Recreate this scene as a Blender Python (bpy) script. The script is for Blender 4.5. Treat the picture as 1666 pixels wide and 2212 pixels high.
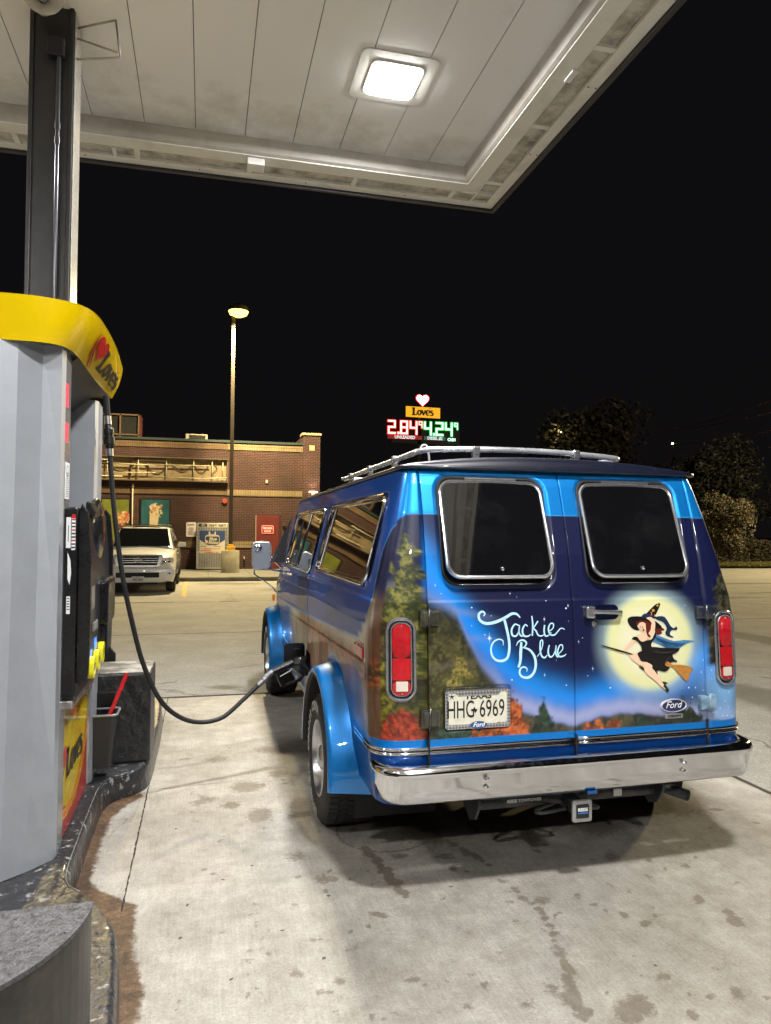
import bpy, bmesh, math, random
import numpy as np
from math import sin, cos, pi, radians as R
from mathutils import Vector, Matrix
random.seed(7)
for o in list(bpy.data.objects): bpy.data.objects.remove(o)
scene = bpy.context.scene
# ---------------------------------------------------------------- camera
cam_d = bpy.data.cameras.new('camera'); cam = bpy.data.objects.new('camera', cam_d)
scene.collection.objects.link(cam); scene.camera = cam
cam_d.sensor_fit = 'VERTICAL'; cam_d.sensor_height = 24.0; cam_d.lens = 24.0*1550/2212
cam_d.clip_start = 0.05; cam_d.clip_end = 3000
YAW, PITCH, ROLL = R(14.16), R(1.74), R(0.4)
fwd = Vector((sin(YAW)*cos(PITCH), cos(YAW)*cos(PITCH), sin(PITCH)))
r0 = Vector((cos(YAW), -sin(YAW), 0)); u0 = r0.cross(fwd)
rt = r0*cos(ROLL) + u0*sin(ROLL); up = rt.cross(fwd)
M = Matrix((rt, up, -fwd)).transposed().to_4x4(); M.translation = Vector((0, 0, 1.70))
cam.matrix_world = M
scene.render.resolution_x = 771; scene.render.resolution_y = 1024
# ---------------------------------------------------------------- sky, exposure
w = bpy.data.worlds.new('World'); scene.world = w; w.use_nodes = True
bg = w.node_tree.nodes['Background']
tc = w.node_tree.nodes.new('ShaderNodeTexCoord'); sx = w.node_tree.nodes.new('ShaderNodeSeparateXYZ')
cr = w.node_tree.nodes.new('ShaderNodeValToRGB'); L_ = w.node_tree.links
L_.new(tc.outputs['Generated'], sx.inputs[0]); L_.new(sx.outputs['Z'], cr.inputs[0]); L_.new(cr.outputs[0], bg.inputs[0])
cr.color_ramp.elements[0].color = (.0048, .0042, .0046, 1); cr.color_ramp.elements[1].color = (.0040, .0038, .0046, 1)
cr.color_ramp.elements[1].position = .6
bg.inputs[1].default_value = 1.0
scene.view_settings.view_transform = 'Standard'; scene.view_settings.look = 'None'
scene.view_settings.exposure = 0.0; scene.view_settings.gamma = 1.0
CANOPY_W = 420.0         # watts of each canopy luminaire
LAMP_W = 3200.0          # yellow sodium lamp over the lot
# ---------------------------------------------------------------- materials
MATS = {}
def pm(name, col, rough=.5, metal=0., var=.0, vs=4., bump=0., bs=40., coat=0., emit=0., ecol=None, spec=.5, col2=None, crough=.03, stretch=None, rv=0.):
    """plain principled material with noise-driven variation, optional bump"""
    if name in MATS: return MATS[name]
    m = bpy.data.materials.new(name); m.use_nodes = True; nt = m.node_tree; N = nt.nodes; L = nt.links
    b = N['Principled BSDF']
    b.inputs['Base Color'].default_value = (*col, 1); b.inputs['Roughness'].default_value = rough
    b.inputs['Metallic'].default_value = metal; b.inputs['Specular IOR Level'].default_value = spec
    b.inputs['Coat Weight'].default_value = coat; b.inputs['Coat Roughness'].default_value = crough
    if emit:
        b.inputs['Emission Color'].default_value = (*(ecol or col), 1); b.inputs['Emission Strength'].default_value = emit
    if var or bump or rv:
        t = N.new('ShaderNodeTexCoord'); mp = N.new('ShaderNodeMapping'); L.new(t.outputs['Object'], mp.inputs[0])
        if stretch: mp.inputs['Scale'].default_value = stretch
    if var or rv:
        n = N.new('ShaderNodeTexNoise'); n.inputs['Scale'].default_value = vs; n.inputs['Detail'].default_value = 8; n.inputs['Roughness'].default_value = .65
        L.new(mp.outputs[0], n.inputs['Vector'])
        if var:
            r = N.new('ShaderNodeValToRGB'); L.new(n.outputs['Fac'], r.inputs[0])
            c2 = col2 or tuple(max(0, c*(1-var)) for c in col); c1 = tuple(c*(1+var*.6) for c in col) if not col2 else col
            r.color_ramp.elements[0].color = (*c2, 1); r.color_ramp.elements[1].color = (*c1, 1)
            r.color_ramp.elements[0].position = .3; r.color_ramp.elements[1].position = .7
            L.new(r.outputs[0], b.inputs['Base Color'])
        if rv:
            q = N.new('ShaderNodeMapRange'); L.new(n.outputs['Fac'], q.inputs[0]); q.inputs[1].default_value = .3; q.inputs[2].default_value = .7
            q.inputs[3].default_value = max(0, rough-rv); q.inputs[4].default_value = min(1, rough+rv); L.new(q.outputs[0], b.inputs['Roughness'])
    if bump:
        n2 = N.new('ShaderNodeTexNoise'); n2.inputs['Scale'].default_value = bs; n2.inputs['Detail'].default_value = 5
        L.new(mp.outputs[0], n2.inputs['Vector']); bp = N.new('ShaderNodeBump'); bp.inputs['Strength'].default_value = bump
        bp.inputs['Distance'].default_value = .01; L.new(n2.outputs['Fac'], bp.inputs['Height']); L.new(bp.outputs[0], b.inputs['Normal'])
    MATS[name] = m; return m
# ---------------------------------------------------------------- object helpers
C = scene.collection
def tag(o, label=None, cat=None, group=None, kind=None):
    if label: o['label'] = label
    if cat: o['category'] = cat
    if group: o['group'] = group
    if kind: o['kind'] = kind
    return o
def empty(name, loc, label, cat, group=None, rz=0):
    o = bpy.data.objects.new(name, None); C.objects.link(o); o.location = loc; o.rotation_euler = (0, 0, rz)
    o.empty_display_size = .2
    return tag(o, label, cat, group)
def mobj(name, me, mat, parent=None, world=False, label=None):
    o = bpy.data.objects.new(name, me); C.objects.link(o)
    for m in (mat if isinstance(mat, (list, tuple)) else [mat]):
        if m: me.materials.append(m)
    if parent:
        o.parent = parent
        if world and parent.type == 'EMPTY':
            o.matrix_parent_inverse = (Matrix.Translation(parent.location) @ parent.rotation_euler.to_matrix().to_4x4()).inverted()
    if label: o['label'] = label
    return o
def bobj(name, bm, mat, parent=None, world=False, smooth=False, label=None, ang=40):
    me = bpy.data.meshes.new(name)
    bmesh.ops.recalc_face_normals(bm, faces=bm.faces)
    bm.to_mesh(me); bm.free()
    if smooth:
        me.polygons.foreach_set('use_smooth', [True]*len(me.polygons))
        try: me.set_sharp_from_angle(angle=R(ang))
        except Exception: pass
    return mobj(name, me, mat, parent, world, label)
def NB(): return bmesh.new()
def bx(bm, x0, x1, y0, y1, z0, z1, bev=0, seg=2, mi=0):
    v = [bm.verts.new((x, y, z)) for z in (z0, z1) for y in (y0, y1) for x in (x0, x1)]
    f = [bm.faces.new([v[i] for i in q]) for q in ((0, 2, 3, 1), (4, 5, 7, 6), (0, 1, 5, 4), (2, 6, 7, 3), (0, 4, 6, 2), (1, 3, 7, 5))]
    for q in f: q.material_index = mi
    if bev:
        es = list({e for q in f for e in q.edges}); bmesh.ops.bevel(bm, geom=es, offset=bev, segments=seg, affect='EDGES', profile=.5)
    return bm
def catmull(P, n=6, closed=False):
    P = [Vector(p) for p in P]; out = []
    m = len(P)
    for i in range(m if closed else m-1):
        g = lambda k: P[k % m] if closed else P[min(max(k, 0), m-1)]
        a, b, c, d = g(i-1), g(i), g(i+1), g(i+2)
        for k in range(n):
            t = k/n
            out.append(.5*((2*b) + (c-a)*t + (2*a-5*b+4*c-d)*t*t + (3*b-a-3*c+d)*t**3))
    if not closed: out.append(P[-1])
    return out
def tube(bm, pts, r, n=10, closed=False, cap=True, mi=0):
    pts = [Vector(p) for p in pts]; m = len(pts)
    rs = r if isinstance(r, (list, tuple)) else [r]*m
    rings = []; nrm = None
    for i in range(m):
        if closed: t = (pts[(i+1) % m]-pts[i-1]).normalized()
        else: t = (pts[min(i+1, m-1)]-pts[max(i-1, 0)]).normalized()
        if nrm is None:
            nrm = t.orthogonal().normalized()
        else:
            nrm = (nrm - t*nrm.dot(t)).normalized()
        bi = t.cross(nrm)
        rings.append([bm.verts.new(pts[i]+(nrm*cos(2*pi*k/n)+bi*sin(2*pi*k/n))*rs[i]) for k in range(n)])
    for i in range(m if closed else m-1):
        a, b = rings[i], rings[(i+1) % m]
        sh = 0
        if closed and i == m-1:
            sh = min(range(n), key=lambda s: sum((a[k].co-b[(k+s) % n].co).length for k in range(n)))
        for k in range(n):
            f = bm.faces.new((a[k], a[(k+1) % n], b[(k+1+sh) % n], b[(k+sh) % n])); f.smooth = True; f.material_index = mi
    if cap and not closed:
        for g in (rings[0][::-1], rings[-1]):
            f = bm.faces.new(g); f.material_index = mi
    return bm
def cyl(bm, p0, p1, r, n=20, r2=None, mi=0): return tube(bm, [p0, p1], [r, r if r2 is None else r2], n, mi=mi)
def prism(bm, poly, ax, a0, a1, bev=0, mi=0):
    """polygon (2d) extruded along axis ax between a0 and a1; poly in the two other axes in order"""
    def P(p, a):
        return {'x': (a, p[0], p[1]), 'y': (p[0], a, p[1]), 'z': (p[0], p[1], a)}[ax]
    va = [bm.verts.new(P(p, a0)) for p in poly]; vb = [bm.verts.new(P(p, a1)) for p in poly]; n = len(poly)
    fs = [bm.faces.new(va), bm.faces.new(vb[::-1])]
    for i in range(n): fs.append(bm.faces.new((va[i], va[(i+1) % n], vb[(i+1) % n], vb[i])))
    for f in fs: f.material_index = mi
    if bev:
        es = list({e for q in fs for e in q.edges}); bmesh.ops.bevel(bm, geom=es, offset=bev, segments=2, affect='EDGES', profile=.5)
    return bm
def lathe(bm, prof, axis='z', c=(0, 0, 0), n=32, mi=0, a0=0, a1=2*pi):
    """prof = [(radius, height)] revolved about axis through c"""
    full = abs(a1-a0-2*pi) < 1e-6; rings = []
    for k in range(n if full else n+1):
        a = a0+(a1-a0)*k/n; ring = []
        for r, h in prof:
            if axis == 'z': p = (c[0]+r*cos(a), c[1]+r*sin(a), c[2]+h)
            elif axis == 'x': p = (c[0]+h, c[1]+r*cos(a), c[2]+r*sin(a))
            else: p = (c[0]+r*cos(a), c[1]+h, c[2]+r*sin(a))
            ring.append(bm.verts.new(p))
        rings.append(ring)
    m = len(prof)
    for k in range(len(rings) if full else len(rings)-1):
        a, b = rings[k], rings[(k+1) % len(rings)]
        for i in range(m-1):
            if prof[i][0] < 1e-6 and prof[i+1][0] < 1e-6: continue
            f = bm.faces.new((a[i], b[i], b[i+1], a[i+1])); f.smooth = True; f.material_index = mi
    bmesh.ops.remove_doubles(bm, verts=[v for r in rings for v in r if True], dist=1e-6)
    return bm
def rrect(x0, x1, z0, z1, r, n=6):
    """rounded rectangle outline (ccw)"""
    out = []
    for cx, cz, a in ((x1-r, z1-r, 0), (x0+r, z1-r, 90), (x0+r, z0+r, 180), (x1-r, z0+r, 270)):
        for k in range(n+1):
            t = R(a+90*k/n); out.append((cx+r*cos(t), cz+r*sin(t)))
    return out
def flat(bm, poly, fn, off=0., mi=0):
    """fill a 2d polygon through a mapping fn(u,v,off)->3d"""
    from mathutils.geometry import tessellate_polygon
    v = [bm.verts.new(fn(p[0], p[1], off)) for p in poly]
    for t in tessellate_polygon([[Vector((p[0], p[1], 0)) for p in poly]]):
        try:
            f = bm.faces.new([v[i] for i in t]); f.material_index = mi
        except ValueError: pass
    return bm
def ribbon(bm, P, W, fn, off=0., sub=6, closed=False, mi=0, spline=True):
    """a brush stroke: centre line P (2d), widths W, through mapping fn"""
    P3 = [(p[0], p[1], 0) for p in P]
    if not isinstance(W, (list, tuple)): W = [W]*len(P)
    pts = catmull(P3, sub, closed) if spline else [Vector(p) for p in P3]
    m = len(pts); ws = []
    for i in range(m):
        t = i/(sub if spline else 1); a = int(t); b = a+1
        if closed: ws.append(W[a % len(W)]*(1-(t-a))+W[b % len(W)]*(t-a))
        else: ws.append(W[min(a, len(W)-1)]*(1-(t-a))+W[min(b, len(W)-1)]*(t-a))
    L, Rr = [], []
    for i in range(m):
        if closed: t = pts[(i+1) % m]-pts[i-1]
        else: t = pts[min(i+1, m-1)]-pts[max(i-1, 0)]
        if t.length < 1e-9: t = Vector((1, 0, 0))
        t.normalize(); nn = Vector((-t.y, t.x, 0))*ws[i]*.5
        L.append(bm.verts.new(fn(pts[i].x+nn.x, pts[i].y+nn.y, off))); Rr.append(bm.verts.new(fn(pts[i].x-nn.x, pts[i].y-nn.y, off)))
    for i in range(m if closed else m-1):
        j = (i+1) % m
        f = bm.faces.new((L[i], L[j], Rr[j], Rr[i])); f.material_index = mi
    return bm
def text_me(s, size=1., bold=0., sx=1., align='CENTER', shear=0., ext=0.):
    cu = bpy.data.curves.new('t', 'FONT'); cu.body = s; cu.size = size; cu.offset = bold; cu.align_x = align; cu.align_y = 'CENTER'; cu.shear = shear
    cu.extrude = ext; cu.resolution_u = 3
    o = bpy.data.objects.new('t', cu); C.objects.link(o)
    bpy.context.view_layer.update()
    me = bpy.data.meshes.new_from_object(o.evaluated_get(bpy.context.evaluated_depsgraph_get()))
    bpy.data.objects.remove(o); bpy.data.curves.remove(cu)
    for v in me.vertices: v.co.x *= sx
    return me
def text_bm(bm, s, fn, size=1., bold=0., sx=1., align='CENTER', at=(0, 0), off=0., mi=0, shear=0.):
    """lettering mapped through fn(u,v,off)"""
    me = text_me(s, size, bold, sx, align, shear)
    vs = [bm.verts.new(fn(v.co.x+at[0], v.co.y+at[1], off)) for v in me.vertices]
    for p in me.polygons:
        try:
            f = bm.faces.new([vs[i] for i in p.vertices]); f.material_index = mi
        except ValueError: pass
    bpy.data.meshes.remove(me); return bm
def heart(cx, cy, s, lean=0.):
    out = []
    for k in range(40):
        t = 2*pi*k/40
        x = 16*sin(t)**3; y = 13*cos(t)-5*cos(2*t)-2*cos(3*t)-cos(4*t)
        out.append((cx+x*s/34+lean*y*s/34, cy+y*s/34))
    return out
def loves(bm, fn, cx, cy, h, off, mi=0, mih=1, heartsp=True):
    """the slab-serif word, letter strokes; h = cap height"""
    T = .25*h
    def S(P, W=T, closed=False, sp=True): ribbon(bm, [(cx+p[0]*h, cy+p[1]*h) for p in P], W, fn, off, 5, closed, mi, sp)
    S([(-1.34, -.02), (-1.34, 1.0)], T*1.25, sp=False); S([(-1.6, .94), (-1.12, .94)], T*.6, sp=False); S([(-1.6, .05), (-.92, .05)], T*.62, sp=False); S([(-.98, .02), (-.9, .27)], T*.55, sp=False)
    S([(-.78, .36), (-.55, .68), (-.32, .36), (-.55, .04)], [T*1.1, T*.6, T*1.1, T*.6], True)
    S([(-.2, .68), (.05, .03)], T*1.0, sp=False); S([(.26, .68), (.04, .05)], T*.7, sp=False); S([(-.34, .66), (-.04, .66)], T*.45, sp=False); S([(.12, .66), (.4, .66)], T*.45, sp=False)
    S([(.42, .36), (.86, .37), (.82, .6), (.62, .69), (.42, .5), (.4, .3), (.55, .06), (.86, .12)], [T*.5, T*.5, T*.9, T*.6, T*1, T*1.05, T*.7, T*.4])
    S([(1.34, .6), (1.15, .69), (1.0, .56), (1.14, .4), (1.32, .3), (1.3, .1), (1.12, .03), (.95, .12)], [T*.6, T*.6, T*.9, T*.95, T*.95, T*.8, T*.6, T*.6])
    if heartsp: flat(bm, heart(cx+.9*h, cy+.95*h, .26*h), fn, off, mih)
def copy_tree(o, parent=None):
    c = o.copy(); C.objects.link(c)
    if parent: c.parent = parent
    for ch in [x for x in bpy.data.objects if x.parent == o]: copy_tree(ch, c)
    return c
# value noise for painted work (numpy)
def vnoise(x, y, seed=0):
    xi = np.floor(x).astype(np.int64); yi = np.floor(y).astype(np.int64); xf = x-xi; yf = y-yi
    xf = xf*xf*(3-2*xf); yf = yf*yf*(3-2*yf)
    def h(a, b):
        n = (a*374761393 + b*668265263 + seed*982451653) & 0x7fffffff
        n = ((n ^ (n >> 13))*1274126177) & 0x7fffffff
        return ((n ^ (n >> 16)) & 0xffff)/65535.
    return (h(xi, yi)*(1-xf)+h(xi+1, yi)*xf)*(1-yf)+(h(xi, yi+1)*(1-xf)+h(xi+1, yi+1)*xf)*yf
def fbm(x, y, oct=5, seed=0, g=.55):
    s = 0; a = 1; t = 0
    for k in range(oct):
        s = s+a*vnoise(x*2**k, y*2**k, seed+k*17); t += a; a *= g
    return s/t
def sst(a, b, x):
    t = np.clip((x-a)/(b-a), 0, 1); return t*t*(3-2*t)
def mixc(c, col, f):
    f = np.clip(f, 0, 1)[..., None]; return c*(1-f)+np.array(col)*f
def s2l(r, g, b):
    f = lambda c: ((c/255+.055)/1.055)**2.4 if c > 10 else c/255/12.92
    return (f(r), f(g), f(b))
def set_color(me, cols, name='paint'):
    a = me.color_attributes.new(name, 'FLOAT_COLOR', 'POINT'); a.data.foreach_set('color', np.ascontiguousarray(cols, dtype=np.float32).ravel())
def grid_mesh(name, V, mask=None):
    """V array (rows, cols, 3) -> mesh; mask (rows-1, cols-1) keeps faces"""
    nr, nc = V.shape[:2]; idx = np.arange(nr*nc).reshape(nr, nc)
    q = np.stack([idx[:-1, :-1], idx[:-1, 1:], idx[1:, 1:], idx[1:, :-1]], -1).reshape(-1, 4)
    if mask is not None: q = q[mask.ravel()]
    me = bpy.data.meshes.new(name); me.vertices.add(nr*nc); me.vertices.foreach_set('co', V.reshape(-1).astype(np.float32))
    me.loops.add(len(q)*4); me.loops.foreach_set('vertex_index', q.ravel().astype(np.int32))
    me.polygons.add(len(q)); me.polygons.foreach_set('loop_start', (np.arange(len(q))*4).astype(np.int32))
    me.polygons.foreach_set('use_smooth', np.ones(len(q), dtype=bool)); me.update(calc_edges=True); return me
CHROME = pm('chrome', (.78, .78, .80), .07, 1, rv=.05, vs=30)
BLKPL = pm('black_plastic', (.006, .006, .007), .3, rv=.1, vs=6)
RUBBER = pm('rubber', (.012, .012, .012), .62, var=.3, vs=20, bump=.1, bs=120)
BLACK = pm('black_matte', (.006, .006, .006), .7)
BLACKINK = pm('black_ink', (.008, .008, .008), .45)
WHITEP = pm('white_paint', (.75, .75, .73), .4, var=.1, vs=8)
REDP = pm('red_paint', (.45, .012, .015), .4, var=.12, vs=8)
YELLOWG = pm('yellow_gloss', (.66, .46, .0), .22, coat=.6, var=.05, vs=3)
# ================================================================ SETTING: ground, apron, lot, kerbs
def concrete_mat(name, cols, lot=False):
    m = bpy.data.materials.new(name); m.use_nodes = True; nt = m.node_tree; N = nt.nodes; L = nt.links; b = N['Principled BSDF']
    t = N.new('ShaderNodeTexCoord')
    def noise(sc, det=6, ro=.6, vec=None):
        n = N.new('ShaderNodeTexNoise'); n.inputs['Scale'].default_value = sc; n.inputs['Detail'].default_value = det; n.inputs['Roughness'].default_value = ro
        L.new(vec or t.outputs['Object'], n.inputs['Vector']); return n.outputs['Fac']
    def ramp(f, a, b_, ca, cb):
        r = N.new('ShaderNodeValToRGB'); L.new(f, r.inputs[0]); r.color_ramp.elements[0].position = a; r.color_ramp.elements[1].position = b_
        r.color_ramp.elements[0].color = (*ca, 1); r.color_ramp.elements[1].color = (*cb, 1); return r.outputs[0]
    def mix(a, b_, f, mode='MIX'):
        x = N.new('ShaderNodeMix'); x.data_type = 'RGBA'; x.blend_type = mode
        L.new(a, x.inputs[6]); 
        if hasattr(b_, 'links'): L.new(b_, x.inputs[7])
        else: x.inputs[7].default_value = (*b_, 1)
        if hasattr(f, 'links'): L.new(f, x.inputs[0])
        else: x.inputs[0].default_value = f
        return x.outputs[2]
    base = ramp(noise(1.3), .3, .72, cols[0], cols[1])
    base = mix(base, ramp(noise(9, 10, .8), .35, .7, (.84, .82, .79), (1.07, 1.06, 1.04)), 1, 'MULTIPLY')
    base = mix(base, ramp(noise(85, 6, .95), .34, .64, (.62, .61, .6), (1.28, 1.28, 1.28)), .85 if not lot else .95, 'MULTIPLY')
    if lot: base = mix(base, ramp(noise(60, 4, .8), .35, .62, (.6, .6, .58), (1.25, 1.25, 1.22)), .8, 'MULTIPLY')
    # cracks
    vo = N.new('ShaderNodeTexVoronoi'); vo.feature = 'DISTANCE_TO_EDGE'; vo.inputs['Scale'].default_value = .55 if not lot else .35
    wn = N.new('ShaderNodeTexNoise'); wn.inputs['Scale'].default_value = 1.7; wn.inputs['Detail'].default_value = 7
    L.new(t.outputs['Object'], wn.inputs['Vector']); va = N.new('ShaderNodeVectorMath'); va.operation = 'MULTIPLY_ADD'
    L.new(wn.outputs['Color'], va.inputs[0]); va.inputs[1].default_value = (.9, .9, 0); L.new(t.outputs['Object'], va.inputs[2]); L.new(va.outputs[0], vo.inputs['Vector'])
    ck = N.new('ShaderNodeMapRange'); L.new(vo.outputs['Distance'], ck.inputs[0]); ck.inputs[1].default_value = .0; ck.inputs[2].default_value = .004 if not lot else .01
    ck.inputs[3].default_value = 1; ck.inputs[4].default_value = 0
    ckm = N.new('ShaderNodeMath'); ckm.operation = 'MULTIPLY'; L.new(ck.outputs[0], ckm.inputs[0])
    kn = N.new('ShaderNodeMapRange'); L.new(noise(.8, 3), kn.inputs[0]); kn.inputs[1].default_value = .5; kn.inputs[2].default_value = .6; kn.inputs[4].default_value = .55 if not lot else .8
    L.new(kn.outputs[0], ckm.inputs[1])
    base = mix(base, (.06, .05, .04), ckm.outputs[0])
    at = N.new('ShaderNodeVertexColor'); at.layer_name = 'stain'; sp = N.new('ShaderNodeSeparateColor'); L.new(at.outputs[0], sp.inputs[0])
    def thr(ch, sc, lo, hi, amp=.5):
        a = N.new('ShaderNodeMath'); a.operation = 'MULTIPLY_ADD'; L.new(noise(sc, 7, .7), a.inputs[0]); a.inputs[1].default_value = amp; L.new(sp.outputs[ch], a.inputs[2])
        r = N.new('ShaderNodeMapRange'); r.interpolation_type = 'SMOOTHSTEP'; L.new(a.outputs[0], r.inputs[0]); r.inputs[1].default_value = lo; r.inputs[2].default_value = hi; return r.outputs[0]
    if not lot:
        ru = ramp(noise(34, 8, .8), .36, .66, (.035, .022, .014), (.21, .125, .065)); ru = mix(ru, ramp(noise(5, 6, .7), .4, .65, (.45, .42, .40), (1.15, 1.1, 1.0)), 1, 'MULTIPLY')
        base = mix(base, ru, thr(0, 19, .66, .86, .62))
        oil = thr(1, 38, .84, 1.08, .9); om = N.new('ShaderNodeMath'); om.operation = 'MULTIPLY'; L.new(oil, om.inputs[0]); om.inputs[1].default_value = .62
        base = mix(base, (.085, .06, .035), om.outputs[0])
        gm = thr(2, 60, .9, 1.0, .2); base = mix(base, (.045, .047, .052), gm)
        mq = N.new('ShaderNodeMapping'); L.new(t.outputs['Object'], mq.inputs[0]); mq.inputs['Scale'].default_value = (90, 6, 1)
        base = mix(base, ramp(noise(1, 4, .7, mq.outputs[0]), .35, .65, (.86, .86, .86), (1.08, 1.08, 1.08)), .8, 'MULTIPLY')
        base = mix(base, ramp(noise(5.2, 12, .85), .36, .62, (.74, .71, .66), (1.1, 1.09, 1.07)), .9, 'MULTIPLY')
        base = mix(base, ramp(noise(420, 2, .9), .30, .40, (.45, .44, .42), (1, 1, 1)), .7, 'MULTIPLY'); base = mix(base, ramp(noise(260, 2, .9), .60, .70, (1, 1, 1), (1.5, 1.5, 1.5)), .8, 'MULTIPLY')
    else:
        oil = thr(1, 3, .7, 1.0); om = N.new('ShaderNodeMath'); om.operation = 'MULTIPLY'; L.new(oil, om.inputs[0]); om.inputs[1].default_value = .6
        base = mix(base, (.05, .043, .034), om.outputs[0])
        base = mix(base, (.025, .022, .02), thr(2, 20, .75, .95, .4))
        base = mix(base, (.55, .34, .04), thr(0, 9, .60, .72, .35))
    L.new(base, b.inputs['Base Color']); b.inputs['Roughness'].default_value = .62 if not lot else .8
    bp = N.new('ShaderNodeBump'); bp.inputs['Strength'].default_value = .35 if not lot else .8; bp.inputs['Distance'].default_value = .004 if not lot else .012
    L.new(noise(160 if not lot else 70, 5, .8), bp.inputs['Height']); L.new(bp.outputs[0], b.inputs['Normal'])
    return m
def lin(a, b, n): return np.linspace(a, b, n)
# the whole ground, reaching the horizon: painted lot in the middle, coarse outside
gx = np.concatenate([[-600, -200, -80, -30, -15], np.arange(-9, 40, .12), [44, 60, 120, 300, 900]])
gy = np.concatenate([[-400, -100, -30, -8], np.arange(0, 27, .12), [29, 31, 33, 38, 45, 60, 90, 150, 300, 900]])
X, Y = np.meshgrid(gx, gy); V = np.stack([X, Y, np.zeros_like(X)-.004], -1)
me = grid_mesh('parking_lot', V)
st = np.zeros(X.shape+(4,)); st[..., 3] = 1
for x0, y0, rx, ry in ((4, 22, 3.2, 1.0), (1, 24.6, 1.6, .5), (-3, 21.8, 2.6, 1.2), (12, 17, 5, .5), (7, 12.8, 3, .6), (18, 22, 8, .4), (.6, 25.3, 1.2, .2), (9, 9.5, .5, 3), (5.8, 6, .5, 2.5)):
    st[..., 1] = np.maximum(st[..., 1], .75*np.exp(-((X-x0)/rx)**2-((Y-y0)/ry)**2))
st[..., 1] += .25*fbm(X*.4, Y*.8, 4, 3)
for yy in (12.6, 18.3, 24.0): st[..., 2] = np.maximum(st[..., 2], .8*(np.abs(Y-yy-.06*(fbm(X*.8, Y*0, 3)-.5)) < .07))
st[..., 2] = np.maximum(st[..., 2], .8*((np.abs(X-3.2) < .06) & (Y > 7.8)))
set_color(me, st.reshape(-1, 4), 'stain')
LOT = concrete_mat('lot_concrete', ((.27, .265, .25), (.38, .375, .35)), lot=True)
tag(mobj('parking_lot', me, LOT), kind='structure')
bm = NB(); ribbon(bm, [(-.58, 25.75), (-.56, 23), (-.50, 19.7)], .13, lambda u, v, o: (u, v, o), .003, 6)
tag(bobj('parking_line', bm, pm('worn_yellow_line', (.62, .38, .04), .7, var=.55, vs=6, col2=(.30, .25, .16))), kind='structure')
# the poured apron round the island
AX, AY = 3.64, 7.72
gx = np.arange(-9, AX+.01, .1); gx = np.unique(np.concatenate([gx[gx < -.7], np.arange(-.7, AX, .013), [AX]]))
gy = np.unique(np.concatenate([np.arange(-12, 1.2, .4), np.arange(1.2, AY, .013), [AY]]))
X, Y = np.meshgrid(gx, gy); st = np.zeros(X.shape+(4,)); st[..., 3] = 1
# rust-brown damp along the kerb
kx = np.interp(Y, [1, 2.6, 3.1, 3.5, 3.7, 4.3, 4.8, 5.0, 5.1, 5.35, 6.4], [-.30, -.29, -.31, -.44, -.56, -.56, -.55, -.45, -.33, -.31, -.31])
wd = np.interp(Y, [1, 2.0, 2.3, 2.6, 2.85, 3.1, 3.3, 3.5, 3.8, 4.2, 4.6, 4.9, 5.05, 5.3], [.02, .04, .03, .07, .10, .05, .10, .15, .04, .03, .04, .14, .01, .0])
st[..., 0] = np.clip(.5+(wd-(X-kx))*6, 0, .75)*(X > kx-.2)*(wd > .01)
def blob(x0, y0, r, v=.7, ax=1., ang=0, ch=1):
    c, s = cos(ang), sin(ang); dx, dy = X-x0, Y-y0; u = (dx*c+dy*s)/(r*ax); q = (-dx*s+dy*c)/r
    st[..., ch] = np.maximum(st[..., ch], v*np.exp(-(u*u+q*q)))
rs = random.Random(3)
def pos(x, y):   # measured spots in the photograph -> ground point
    d = fwd+rt*((x-833)/1550)-up*((y-1106)/1550); t = -1.7/d.z; return t*d.x, t*d.y
def track(x0, y0, x1, y1, n, r, v=.7, jit=.4):
    for k in range(n):
        t = (k+rs.random()*.6)/n; a = pos(x0+(x1-x0)*t, y0+(y1-y0)*t); blob(a[0]+rs.uniform(-1, 1)*r*jit, a[1]+rs.uniform(-1, 1)*r*jit, r*rs.uniform(.5, 1.2), v*rs.uniform(.8, 1.1), rs.uniform(1, 1.8), rs.uniform(0, 3))
track(788, 1830, 880, 1940, 16, .028, .85, .3); track(905, 1780, 1060, 1870, 16, .022, .7)
track(1085, 1900, 1160, 1960, 5, .03, .5); track(1165, 1960, 1215, 2060, 9, .028, .6); track(1215, 2060, 1255, 2205, 16, .03, .72, .35)
track(560, 1930, 520, 2170, 14, .022, .45, 1.2); track(530, 2120, 580, 2000, 8, .02, .4, 1.); track(1370, 2060, 1400, 2200, 4, .02, .5, 2)
for x, y, r, v in ((1170, 1945, .05, .5), (1395, 1995, .03, .6), (1590, 1990, .04, .7), (1575, 1970, .03, .55), (1360, 2185, .06, .75), (1385, 2170, .05, .7), (1320, 1850, .06, .5), (1480, 1870, .05, .45), (1230, 2160, .05, .6),
                   (1140, 2170, .05, .5), (960, 1850, .05, .5), (860, 1850, .05, .5), (530, 1700, .13, .62), (470, 1640, .12, .6), (600, 1670, .1, .6), (440, 1730, .09, .6), (560, 1760, .1, .55), (580, 1620, .15, .5), (400, 1640, .06, .6), (500, 1740, .07, .6), (650, 1760, .06, .55), (640, 1850, .08, .45),
                   (700, 1900, .07, .5), (430, 1650, .16, .35), (470, 1900, .08, .4), (1000, 2010, .05, .4), (1250, 1690, .2, .75), (1100, 1760, .3, .6), (1300, 1780, .2, .6), (900, 1790, .2, .5), (730, 1620, .3, .6), (1450, 1740, .2, .5)):
    a = pos(x, y); blob(a[0], a[1], r, v, rs.uniform(1, 1.6), rs.uniform(0, 3))
for k in range(150):
    a = pos(rs.uniform(350, 1660), rs.uniform(1640, 2200)); blob(a[0], a[1], rs.uniform(.01, .03), rs.uniform(.4, .62), rs.uniform(1, 2.2), rs.uniform(0, 3))
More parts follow.
